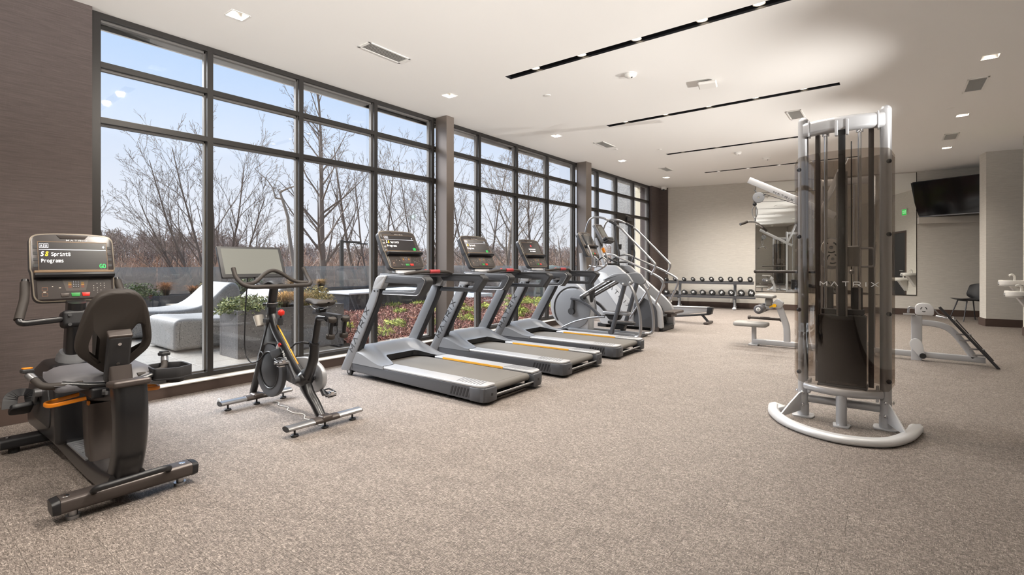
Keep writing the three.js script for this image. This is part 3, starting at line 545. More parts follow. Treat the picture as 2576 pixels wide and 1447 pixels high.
// ================================================================ treadmills: front at the window (low x), belt runs into the room
function makeTreadmill(zc, label) {
  const X0 = -4.9, t = thing('treadmill', label, 'treadmill', [X0 + 1.05, 0, zc]);
  const x = (a) => X0 + a, z = (b) => zc + b;
  const HW = 0.455;
  // deck: side skirts, steel pan
  for (const s of [1, -1]) {
    const zo = z(s * HW), zi = z(s * (HW - 0.03));
    const skirt = roundPoly([[x(0.12), 0.075], [x(0.3), 0.06], [x(2.09), 0.03], [x(2.095), 0.152], [x(0.75), 0.152], [x(0.14), 0.17]], [0.01, 0.02, 0.02, 0.01, 0.01, 0.01]);
    const sk = part(t, 'side_skirt', slab(skirt, zi, zo, { bevel: 0.006 }), M.gunmetal);
    part(t, 'vent_slot', Array.from({ length: 9 }, (_, k) => { const a = 1.69 + k * 0.038, sl = 0.028; return slab([[x(a), 0.055], [x(a + 0.02), 0.055], [x(a + 0.02 + sl), 0.133], [x(a + sl), 0.133]], zo - s * 0.001, zo + s * 0.002, { bevel: 0 }); }), M.black, { under: sk });
    const rail = roundPoly([[x(0.72), z(s * HW)], [x(2.03), z(s * HW)], [x(2.09), z(s * (HW - 0.03))], [x(2.09), z(s * 0.285)], [x(0.72), z(s * 0.285)]], [0.01, 0.04, 0.03, 0.01, 0.005]);
    const fr = part(t, 'foot_rail', slabY(rail, 0.152, 0.178, { bevel: 0.008, seg: 3, crease: 0.8 }), M.silver);
    part(t, 'tread_pad', Array.from({ length: 9 }, (_, k) => slabY([[x(1.72 + k * 0.034), z(s * 0.30)], [x(1.735 + k * 0.034), z(s * 0.30)], [x(1.765 + k * 0.034), z(s * (HW - 0.02))], [x(1.75 + k * 0.034), z(s * (HW - 0.02))]], 0.1775, 0.1795, { bevel: 0 })), M.steelGrey, { under: fr });
    if (s < 0) part(t, 'edge_strip', bx(x(0.85), x(1.72), 0.158, 0.1795, z(s * 0.281), z(s * 0.2875), 0.001), M.amberLine, { under: fr });
    const cap = roundPoly([[x(1.93), z(s * (HW + 0.003))], [x(2.07), z(s * (HW + 0.003))], [x(2.115), z(s * (HW - 0.04))], [x(2.115), z(s * 0.29)], [x(1.99), z(s * 0.29)]], [0.01, 0.05, 0.03, 0.01, 0.01]);
    const ec = part(t, 'end_cap', slabY(cap, 0.028, 0.153, { bevel: 0.012, seg: 3, crease: 0.8 }), M.gunmetal);
    part(t, 'adjuster_hole', bx(x(2.113), x(2.118), 0.083, 0.107, z(s * 0.36) - 0.011, z(s * 0.36) + 0.011, 0.003), M.black, { under: ec });
    part(t, 'foot', [cyl(V(x(1.62), 0, z(s * 0.4)), V(x(1.62), 0.014, z(s * 0.4)), 0.026), cyl(V(x(1.62), 0.014, z(s * 0.4)), V(x(1.62), 0.07, z(s * 0.4)), 0.01), slab([[x(1.55), 0.075], [x(1.57), 0.045], [x(1.66), 0.042], [x(1.69), 0.07]], z(s * 0.42), z(s * 0.36), { bevel: 0.003 })], M.black);
    const wh = part(t, 'transport_wheel', [lathe([[0.012, -0.016], [0.042, -0.016], [0.047, -0.01], [0.047, 0.01], [0.042, 0.016], [0.012, 0.016]], V(x(0.115), 0.047, z(s * 0.42)), V(0, 0, 1), 24)], M.black);
    part(t, 'wheel_hub', [cyl(V(x(0.115), 0.047, z(s * 0.42) - 0.018), V(x(0.115), 0.047, z(s * 0.42) + 0.018), 0.02), bar(V(x(0.115), 0.05, z(s * 0.395)), V(x(0.36), 0.055, z(s * 0.395)), 0.02, 0.03)], M.steel, { under: wh });
  }
  part(t, 'deck_pan', [bx(x(0.3), x(1.95), 0.075, 0.13, z(-0.42), z(0.42), 0.004), bar(V(x(2.07), 0.06, z(-0.32)), V(x(2.07), 0.06, z(0.32)), 0.035, 0.02)], M.black);
  part(t, 'rear_tube', [cyl(V(x(2.098), 0.078, z(-0.3)), V(x(2.098), 0.078, z(0.3)), 0.008, 0.008, 12)], M.steel);
  // belt: a closed loop round the rear roller
  const loop = []; for (let k = 0; k <= 12; k++) { const a = Math.PI / 2 - k / 12 * Math.PI; loop.push([x(2.035) + 0.034 * Math.cos(a), 0.124 + 0.034 * Math.sin(a)]); }
  part(t, 'running_belt', [boxUV(slab([[x(0.42), 0.158], ...loop, [x(0.42), 0.09]], z(-0.268), z(0.268), { bevel: 0, crease: 0.9 })), bx(x(0.42), x(2.02), 0.1565, 0.1588, z(-0.268), z(0.268), 0)], M.belt);
  // motor hood: high at the front, falling to the rails, scooped in the middle where the belt comes out
  {
    const nu = 22, nv = 32, pos = [], idx = [];
    const P = (i, j) => {
      const u = i / nu, b = lerp(-HW - 0.004, HW + 0.004, j / nv), ab = Math.abs(b);
      const rear = lerp(0.47, 0.735, smooth(0.20, 0.33, ab)), a = lerp(0.20, rear, u);
      const top = lerp(0.335, 0.325, smooth(0.25, 0.46, ab)), low = lerp(0.232, 0.182, smooth(0.2, 0.33, ab));
      let y = lerp(top, low, smooth(0.05, 1.0, u)); y -= 0.05 * smooth(0.40, 0.46, ab) * (1 - u); if (i === 0) y = Math.max(0.2, y - 0.06);
      return [x(a), y, z(b)];
    };
    for (let i = 0; i <= nu; i++) for (let j = 0; j <= nv; j++) pos.push(...P(i, j));
    for (let i = 0; i < nu; i++) for (let j = 0; j < nv; j++) { const a = i * (nv + 1) + j, b = a + 1, c = a + nv + 1, d = c + 1; idx.push(a, b, c, b, d, c); }
    const top = new THREE.BufferGeometry(); top.setAttribute('position', new THREE.Float32BufferAttribute(pos, 3)); top.setIndex(idx); top.computeVertexNormals();
    const skirt = (list, drop) => { const p = [], id = []; list.forEach(([a, y, c], k) => { p.push(a, y, c, a, Math.min(y, drop), c); if (k) { const q = k * 2; id.push(q - 2, q - 1, q, q - 1, q + 1, q); } }); const g = new THREE.BufferGeometry(); g.setAttribute('position', new THREE.Float32BufferAttribute(p, 3)); g.setIndex(id); g.computeVertexNormals(); return plain(g); };
    const edge = (f, n) => Array.from({ length: n + 1 }, (_, k) => f(k));
    part(t, 'motor_hood', [plain(top), skirt(edge((k) => P(k, 0), nu), 0.15), skirt(edge((k) => P(k, nv), nu), 0.15), skirt(edge((k) => P(0, k), nv), 0.08)], M.steelGrey);
    part(t, 'hood_lip', skirt(edge((k) => P(nu, k), nv), 0.171), M.black);
  }
  // uprights, shoulders, handrails
  for (const s of [1, -1]) {
    const zo = z(s * 0.462), zi = z(s * 0.39), zm = z(s * 0.445);
    const up = [[x(0.0), 0.06], [x(0.015), 0.05], [x(0.165), 0.06], [x(0.655), 0.86], [x(0.70), 0.985], [x(0.565), 0.985]];
    const u1 = part(t, 'upright', slab(roundPoly(up, [0.01, 0.01, 0.01, 0.05, 0.01, 0.01]), zi, zm, { bevel: 0.006 }), M.black);
    const skin = [[x(-0.005), 0.07], [x(0.01), 0.05], [x(0.15), 0.06], [x(0.63), 0.86], [x(0.675), 0.98], [x(0.57), 0.98]];
    part(t, 'upright_cover', slab(roundPoly(skin, [0.01, 0.01, 0.01, 0.05, 0.01, 0.01]), zm - s * 0.004, zo, { bevel: 0.012, seg: 3, crease: 0.9 }), M.steelGrey, { under: u1 });
    part(t, 'upright_liner', slab(roundPoly(skin.map(([a, b]) => [a - 0.004, b]), [0.01, 0.01, 0.01, 0.05, 0.01, 0.01]), zi - s * 0.006, zi + s * 0.002, { bevel: 0.003 }), M.steelGrey, { under: u1 });
    const d = V(0.572, 0.93, 0).normalize(), nrm = s > 0 ? d.clone() : d.clone().negate();
    const start = s > 0 ? V(x(0.19), 0.285, zo + 0.001) : V(x(0.19) + 0.57 * 0.58, 0.285 + 0.57 * 0.93, zo - 0.001);
    const vv = V(-d.y, d.x, 0).multiplyScalar(s > 0 ? 1 : -1);
    part(t, 'lettering', strokeText('MATRIX', start.clone().addScaledVector(vv, -0.028 * (s > 0 ? 1 : -1) * (s > 0 ? 1 : -1)), nrm, vv, 0.062, { wide: 1.15, gap: 0.62, line: 0.15 }), M.darkPrint, { under: u1 });
    const sh = [[x(0.563), 0.975], [x(0.70), 0.975], [x(0.76), 1.06], [x(0.80), 1.118], [x(0.70), 1.125], [x(0.635), 1.105], [x(0.60), 1.06]];
    part(t, 'shoulder', slab(roundPoly(sh, [0.01, 0.01, 0.03, 0.02, 0.03, 0.05, 0.03]), z(s * 0.385), zo + s * 0.004, { bevel: 0.012, seg: 3, crease: 0.9 }), M.silver);
    const outer = roundPoly([[x(0.68), 1.125], [x(1.34), 1.118], [x(1.40), 1.08], [x(1.28), 0.925], [x(0.70), 0.92], [x(0.72), 0.965], [x(1.215), 0.97], [x(1.25), 1.035], [x(0.755), 1.04]], [0.01, 0.04, 0.05, 0.05, 0.01, 0.008, 0.03, 0.02, 0.01]);
    const hr = part(t, 'handrail', slab(outer, z(s * 0.375), z(s * 0.456), { bevel: 0.014, seg: 3, crease: 0.9 }), M.gunmetal);
    part(t, 'handrail_pad', [bx(x(0.78), x(1.34), 1.104, 1.126, z(s * 0.368), z(s * 0.452), 0.008), sweep(path([[x(1.33), 1.105, z(s * 0.415)], [x(1.388), 1.075, z(s * 0.415)], [x(1.275), 0.935, z(s * 0.415)]], 0.03), rectSec(0.09, 0.03, 0.4), { up: V(0.8, 0.3, 0) })], M.charcoal, { under: hr });
    part(t, 'handrail_line', sweep(path([[x(0.74), 0.926, zo + s * 0.0], [x(1.275), 0.93, zo], [x(1.375), 1.078, zo], [x(1.33), 1.1, zo]], 0.05), circleSec(0.004, 0.004, 6), { fixed: false }), M.steel, { under: hr });
    part(t, 'cover_screw', [0.6, 0.655].map((a) => cyl(V(x(a), 0.955, zo), V(x(a), 0.955, zo + s * 0.006), 0.009)), M.charcoal);
  }
  // dashboard between the handrails
  const dash = roundPoly([[x(0.56), z(-0.39)], [x(0.56), z(0.39)], [x(0.9), z(0.36)], [x(0.98), z(0.15)], [x(0.98), z(-0.15)], [x(0.9), z(-0.36)]], [0.05, 0.05, 0.05, 0.1, 0.1, 0.05]);
  part(t, 'dashboard', [slabY(dash, 1.095, 1.135, { bevel: 0.014, seg: 3, crease: 0.9 }), bx(x(0.55), x(0.66), 0.99, 1.1, z(-0.38), z(0.38), 0.02)], M.gunmetal);
  part(t, 'cup_holder', [1, -1].map((s) => lathe([[0.05, 0], [0.054, 0.006], [0.044, 0.006], [0.042, -0.005], [0.0001, -0.005]], V(x(0.68), 1.135, z(s * 0.29)), V(0, 1, 0), 24)), M.black);
  part(t, 'grip_bar', [tube(path([[x(0.93), 1.13, z(-0.34)], [x(1.0), 1.15, z(-0.2)], [x(1.01), 1.155, z(0.2)], [x(0.93), 1.13, z(0.34)]], 0.08), 0.018)], M.grip);
  part(t, 'grip_band', [tube([[x(1.012), 1.154, z(-0.07)], [x(1.013), 1.155, z(0.07)]], 0.0215)], M.redDull);
  part(t, 'stop_knob', [ball(V(x(0.9), 1.155, z(0.02)), 0.022), cyl(V(x(0.9), 1.13, z(0.02)), V(x(0.9), 1.15, z(0.02)), 0.018)], M.red);
  // console on its neck, leaning away from the runner
  const v = V(-0.23, 0.445, 0).normalize();
  part(t, 'console_neck', [sweep([[x(0.56), 1.09, z(0)], [x(0.50), 1.2, z(0)], [x(0.43), 1.33, z(0)]], hard(rectSec(0.3, 0.07, 0.3)), { up: V(1, 0.4, 0) })], M.silver);
  buildConsole(t, V(x(0.58), 1.185, z(-0.02)), V(0, 0, -1), v, 0.53, 0.485, sprintScreen);
  return t;
}
const tread = makeTreadmill(-3.72, 'grey treadmill with amber stripes, nearest of the row of three, program screen lit');
const tread2 = copyOf(tread, [tread.position.x, 0, -5.03], 'grey treadmill with amber stripes, middle of the row of three');
const tread3 = copyOf(tread, [tread.position.x, 0, -6.33], 'grey treadmill with amber stripes and red logo on its screen, farthest of three');
for (const t of [tread, tread2, tread3]) t.userData.group = 'treadmills in a row facing the windows';
tread3.children.forEach((c) => { if (c.name === 'display_screen') c.material = logoScreen; });

// ================================================================ recumbent bike
{
  const zc = -0.85, t = thing('recumbent_bike', 'black recumbent exercise bike with lit console and amber levers beside dark wall', 'exercise bike', [-3.9, 0, zc]);
  const z = (b) => zc + b;
  const rs = part(t, 'rear_stabilizer', [sweep([V(-3.19, 0.082, z(0.275)), V(-3.19, 0.082, z(-0.285))], hard(rectSec(0.11, 0.07, 0.28, 4)))], M.brownGrey);
  for (const [s, zz] of [[1, 0.275], [-1, -0.285]]) part(t, 'end_cap', sweep([V(-3.19, 0.081, z(zz)), V(-3.19, 0.079, z(zz + s * 0.03))], hard(rectSec(0.112, 0.073, 0.3, 4)), { scale: (q) => [1 - 0.08 * q, 1 - 0.12 * q] }), M.black, { under: rs });
  part(t, 'cap_bolt', [0.25, -0.25].map((b) => lathe([[0.0001, 0.004], [0.016, 0.002], [0.017, 0]], V(-3.19, 0.117, z(b)), V(0, 1, 0), 16)), M.chrome, { under: rs });
  part(t, 'foot', [0.22, -0.24].flatMap((b) => [cyl(V(-3.19, 0, z(b)), V(-3.19, 0.016, z(b)), 0.03), cyl(V(-3.19, 0.016, z(b)), V(-3.19, 0.06, z(b)), 0.018)]), M.steel);
  part(t, 'lift_handle', [tube(path([[-3.15, 0.115, z(0.15)], [-3.075, 0.15, z(0.16)], [-3.075, 0.155, z(-0.15)], [-3.15, 0.115, z(-0.17)]], 0.05), 0.016)], M.black);
  const fs = part(t, 'front_stabilizer', [sweep([V(-4.6, 0.07, z(0.31)), V(-4.6, 0.07, z(-0.3))], hard(rectSec(0.11, 0.065, 0.28, 4)))], M.black);
  part(t, 'stabilizer_bolt', [0.27, 0.1].map((b) => cyl(V(-4.6, 0.1, z(b)), V(-4.6, 0.112, z(b)), 0.012)), M.chrome, { under: fs });
  part(t, 'foot', [0.24, -0.24].map((b) => cyl(V(-4.6, 0, z(b)), V(-4.6, 0.045, z(b)), 0.028)), M.rubber);
  part(t, 'base_beam', [sweep(curve([[-4.6, 0.09, z(0)], [-4.3, 0.085, z(0)], [-3.8, 0.07, z(0)], [-3.45, 0.075, z(0)], [-3.2, 0.1, z(0)]], 16), hard(rectSec(0.16, 0.1, 0.25, 3)))], M.frameBlack);
  part(t, 'step_plate', [slabY([[-4.1, z(0.075)], [-3.66, z(0.075)], [-3.66, z(-0.075)], [-4.1, z(-0.075)]], 0.115, 0.128, { bevel: 0.004 }), ...Array.from({ length: 9 }, (_, k) => bx(-4.04 + k * 0.04, -4.03 + k * 0.04, 0.127, 0.131, z(-0.06), z(0.06), 0.001))], M.steelGrey);
  // housing round flywheel and cranks
  const body = roundPoly([[-4.92, 0.09], [-4.97, 0.3], [-4.80, 0.50], [-4.46, 0.615], [-4.22, 0.60], [-4.1, 0.47], [-4.07, 0.115]], [0.05, 0.12, 0.1, 0.05, 0.05, 0.08, 0.04]);
  const sh = part(t, 'housing', [slab(body, z(-0.13), z(0.13), { bevel: 0.03, seg: 4, crease: 1.0 })], M.frameBlack);
  part(t, 'housing_seam', [slab(roundPoly([[-4.70, 0.2], [-4.72, 0.36], [-4.5, 0.5], [-4.28, 0.5], [-4.2, 0.36], [-4.2, 0.2]], 0.06), z(0.128), z(0.136), { bevel: 0.003 })], M.charcoal, { under: sh });
  part(t, 'pedestal_collar', [sweep([V(-4.33, 0.585, z(0)), V(-4.315, 0.63, z(0)), V(-4.312, 0.637, z(0)), V(-4.305, 0.665, z(0))], rectSec(0.17, 0.2, 0.45, 5), { up: V(1, 0, 0), scale: (q) => [1 - 0.22 * q, 1 - 0.22 * q] })], M.steelGrey);
  part(t, 'pedestal', [sweep([V(-4.31, 0.62, z(0)), V(-4.27, 0.8, z(0)), V(-4.225, 1.0, z(0))], rectSec(0.095, 0.13, 0.4, 5), { up: V(1, 0, 0) })], M.frameBlack);
  part(t, 'pedestal_pin', [cyl(V(-4.215, 0.66, z(0.0)), V(-4.19, 0.77, z(0.0)), 0.003)], M.chrome);
  const cl = part(t, 'handlebar_clamp', [rbox(0.12, 0.11, 0.155, 0.025, 3).rotateZ(0.2).translate(-4.22, 0.885, z(0))], M.black);
  part(t, 'clamp_bolt', [[0.03, 0.045], [0.03, -0.045], [-0.03, 0.045], [-0.03, -0.045]].map(([a, b]) => cyl(V(-4.165, 0.885 + a, z(b)), V(-4.152, 0.888 + a, z(b)), 0.01)), M.charcoal, { under: cl });
  for (const s of [1, -1]) {
    const hb = part(t, 'handlebar', [tube(path([[-4.2, 0.89, z(s * 0.06)], [-4.12, 0.885, z(s * 0.285)], [-4.22, 1.02, z(s * 0.245)], [-4.3, 1.14, z(s * 0.23)]], 0.035), 0.019, 14)], M.frameBlack);
    part(t, 'grip', [tube(path([[-4.135, 0.907, z(s * 0.282)], [-4.22, 1.02, z(s * 0.245)], [-4.29, 1.125, z(s * 0.232)]], 0.03), 0.0235, 14)], M.grip, { under: hb });
  }
  part(t, 'console_arm', [tube(path([[-4.2, 0.93, z(-0.05)], [-4.15, 0.985, z(-0.07)], [-4.15, 0.99, z(-0.16)]], 0.01), 0.006)], M.chrome);
  buildConsole(t, V(-4.245, 1.0, z(-0.005)), V(0, 0, -1), V(-0.1, 0.44, 0).normalize(), 0.432, 0.455, sprintScreen);
  // cranks and pedals
  part(t, 'crank', [bar(V(-4.43, 0.40, z(0.16)), V(-4.47, 0.32, z(0.17)), 0.02, 0.03), cyl(V(-4.43, 0.40, z(-0.17)), V(-4.43, 0.40, z(0.17)), 0.03), bar(V(-4.43, 0.40, z(-0.16)), V(-4.39, 0.49, z(-0.17)), 0.02, 0.03)], M.steel);
  for (const [px, py, s] of [[-4.48, 0.31, 1], [-4.385, 0.5, -1]]) {
    const pd = part(t, 'pedal', [slabY(roundPoly([[px - 0.075, z(s * 0.17)], [px + 0.075, z(s * 0.17)], [px + 0.06, z(s * 0.28)], [px - 0.06, z(s * 0.28)]], 0.03), -0.022, 0.012, { bevel: 0.008 }).translate(-px, 0, 0).rotateZ(0.55).translate(px, py, 0)], M.black);
    part(t, 'pedal_tread', [slabY(roundPoly([[px - 0.055, z(s * 0.185)], [px + 0.055, z(s * 0.185)], [px + 0.045, z(s * 0.265)], [px - 0.045, z(s * 0.265)]], 0.02), 0.01, 0.016, { bevel: 0.002 }).translate(-px, 0, 0).rotateZ(0.55).translate(px, py, 0)], M.steelGrey, { under: pd });
    part(t, 'pedal_strap', [sweep(path([[px + 0.03, py + 0.01, z(s * 0.17)], [px - 0.005, py + 0.1, z(s * 0.18)], [px - 0.005, py + 0.1, z(s * 0.27)], [px + 0.03, py + 0.01, z(s * 0.282)]], 0.06), hard(rectSec(0.07, 0.004, 0.2, 1)), { up: V(0.6, 1, 0) })], M.black, { under: pd });
  }
  // seat carriage: two curved posts, rail, cushion, back, side handles
  part(t, 'front_post', [sweep(curve([[-3.715, 0.44, z(0)], [-3.71, 0.25, z(0)], [-3.66, 0.1, z(0)], [-3.65, 0.07, z(0)]], 14), hard(rectSec(0.13, 0.16, 0.2, 3)), { up: V(1, 0, 0), scale: (q) => [1 - 0.1 * q, 1 - 0.25 * q] })], M.brownGrey);
  part(t, 'rear_post', [sweep(curve([[-3.2, 0.615, z(-0.005)], [-3.17, 0.45, z(-0.005)], [-3.19, 0.28, z(-0.005)], [-3.27, 0.13, z(-0.005)], [-3.36, 0.07, z(-0.005)]], 18), rectSec(0.15, 0.13, 0.35, 4), { up: V(1, 0, 0.0), scale: (q) => [1 - 0.12 * q, 1.05 - 0.1 * q] })], M.frameBlack);
  part(t, 'rear_post_cap', [rbox(0.15, 0.035, 0.165, 0.014, 3).rotateZ(0.12).translate(-3.195, 0.618, z(-0.005))], M.brownGrey);
  part(t, 'seat_rail', [bar(V(-3.8, 0.455, z(0)), V(-3.2, 0.555, z(0)), 0.09, 0.05)], M.black);
  part(t, 'rail_teeth', [bar(V(-3.7, 0.49, z(0.05)), V(-3.35, 0.55, z(0.05)), 0.012, 0.02), ...Array.from({ length: 9 }, (_, k) => rbox(0.012, 0.014, 0.016, 0.002).translate(-3.68 + k * 0.035, 0.507 + k * 0.006, z(0.05)))], M.steel);
  part(t, 'carriage', [bx(-3.72, -3.42, 0.51, 0.57, z(-0.1), z(0.1), 0.015)], M.black);
  part(t, 'carriage_latch', [rbox(0.03, 0.025, 0.012, 0.004).translate(-3.66, 0.445, z(0.06))], M.amber);
  { // cushion: low pad, raised in front (towards the cranks)
    const nu = 18, nv = 18, pos = [], idx = [], P = (u, v) => { const r = Math.min(1, Math.hypot(Math.pow(Math.abs(u), 3), Math.pow(Math.abs(v), 3))); return V(-3.7 + u * 0.235 * (1 - 0.12 * v * v), 0.585 + 0.05 * (1 - Math.pow(r, 3)) + 0.012 * v * v + 0.02 * (u < 0 ? u * u : 0), z(v * 0.235 * (1 - 0.1 * (u < 0 ? u * u : 0)))); };
    for (let i = 0; i <= nu; i++) for (let j = 0; j <= nv; j++) { const p = P(i / nu * 2 - 1, j / nv * 2 - 1); pos.push(p.x, p.y, p.z); }
    for (let i = 0; i < nu; i++) for (let j = 0; j < nv; j++) { const a = i * (nv + 1) + j; idx.push(a, a + 1, a + nv + 1, a + 1, a + nv + 2, a + nv + 1); }
    const g = new THREE.BufferGeometry(); g.setAttribute('position', new THREE.Float32BufferAttribute(pos, 3)); g.setIndex(idx); g.computeVertexNormals();
    part(t, 'seat_cushion', [plain(g), slabY(roundPoly([[-3.92, z(-0.2)], [-3.92, z(0.2)], [-3.47, z(0.235)], [-3.47, z(-0.235)]], 0.06), 0.56, 0.592, { bevel: 0.008 })], M.seatVinyl);
  }
  { // back rest: shield with two openings, leaning back
    const m = new THREE.Matrix4().makeRotationZ(-0.30).setPosition(-3.485, 0.632, z(-0.005));
    const o = roundPoly([[-0.035, 0], [-0.165, 0.135], [-0.172, 0.2], [-0.135, 0.4], [-0.075, 0.49], [0.075, 0.49], [0.135, 0.4], [0.172, 0.2], [0.165, 0.135], [0.035, 0]], [0.04, 0.04, 0.05, 0.08, 0.06, 0.06, 0.08, 0.05, 0.04, 0.04]);
    const h = (s) => roundPoly([[s * 0.056, 0.055], [s * 0.128, 0.135], [s * 0.136, 0.19], [s * 0.118, 0.28], [s * 0.095, 0.292], [s * 0.056, 0.225]], 0.016);
    const back = part(t, 'seat_back', [slabX(o, -0.04, 0.02, { bevel: 0.018, seg: 4, crease: 1, holes: [] }).applyMatrix4(m)].map(() => slab(o.map(([a, b]) => [a, b]), -0.04, 0.02, { bevel: 0.016, seg: 4, crease: 1, holes: [h(1), h(-1)] }).rotateY(Math.PI / 2).applyMatrix4(m)), M.grip);
    part(t, 'back_bracket', [rbox(0.05, 0.27, 0.105, 0.014, 3).translate(0.07, 0.12, 0).applyMatrix4(m)], M.charcoal, { under: back });
    part(t, 'bracket_cap', [rbox(0.055, 0.02, 0.11, 0.008, 3).rotateZ(-0.35).translate(0.068, 0.262, 0).applyMatrix4(m)], M.brownGrey, { under: back });
    part(t, 'bracket_screw', [0.1, 0.215].map((b) => cyl(V(0.093, b, 0.005).applyMatrix4(m), V(0.102, b, 0.005).applyMatrix4(m), 0.0085)), M.chrome, { under: back });
    part(t, 'back_post', [sweep([V(-3.35, 0.55, z(-0.015)), V(-3.385, 0.68, z(-0.015))].map((p) => p), hard(rectSec(0.1, 0.055, 0.25, 3)), { up: V(1, 0, 0) })], M.brownGrey);
  }
  const bars = part(t, 'side_bar', [tube(path([[-3.52, 0.6, z(0.20)], [-3.44, 0.575, z(0.06)], [-3.44, 0.572, z(-0.12)], [-3.46, 0.59, z(-0.2)]], 0.1), 0.017, 14)], M.frameBlack);
  for (const s of [1, -1]) {
    const ha = part(t, 'side_handle', [tube(path([[-3.49, 0.592, z(s * 0.12)], [-3.54, 0.595, z(s * 0.275)], [-3.65, 0.655, z(s * 0.31)]], 0.04), 0.018, 14)], M.grip);
    part(t, 'pulse_pad', [tube([[-3.6, 0.628, z(s * 0.296)], [-3.645, 0.653, z(s * 0.31)]], 0.02, 14)], M.steel, { under: ha });
    part(t, 'grip_head', [rbox(0.075, 0.022, 0.05, 0.008, 3).rotateZ(0.1).translate(-3.665, 0.672, z(s * 0.314))], M.charcoal, { under: ha });
    part(t, 'grip_button', [rbox(0.06, 0.008, 0.038, 0.003).rotateZ(0.1).translate(-3.664, 0.686, z(s * 0.314))], s > 0 ? M.amber : M.black, { under: ha });
    part(t, 'adjust_lever', [sweep(path([[-3.52, 0.505, z(s * 0.1)], [-3.53, 0.49, z(s * 0.25)], [-3.62, 0.49, z(s * 0.26)], [-3.68, 0.5, z(s * 0.1)]], 0.04), rectSec(0.014, 0.022, 0.4, 3))], M.amber);
  }
  { // bottle tray on the far side
    const hex = roundPoly([[-3.62, z(-0.19)], [-3.43, z(-0.19)], [-3.38, z(-0.30)], [-3.43, z(-0.39)], [-3.58, z(-0.39)], [-3.64, z(-0.30)]], 0.015);
    const inner = hex.map(([a, b]) => [-3.51 + (a + 3.51) * 0.88, z(-0.29) + (b - z(-0.29)) * 0.88]);
    const tr = part(t, 'bottle_tray', [slabY(hex, 0.565, 0.625, { bevel: 0.003, holes: [inner.map(([a, b]) => [a, -b])] }), slabY(hex, 0.555, 0.567, { bevel: 0.003 })], M.charcoal);
    part(t, 'tray_foot', cyl(V(-3.47, 0.528, z(-0.31)), V(-3.47, 0.556, z(-0.31)), 0.045, 0.048), M.black, { under: tr });
  }
}

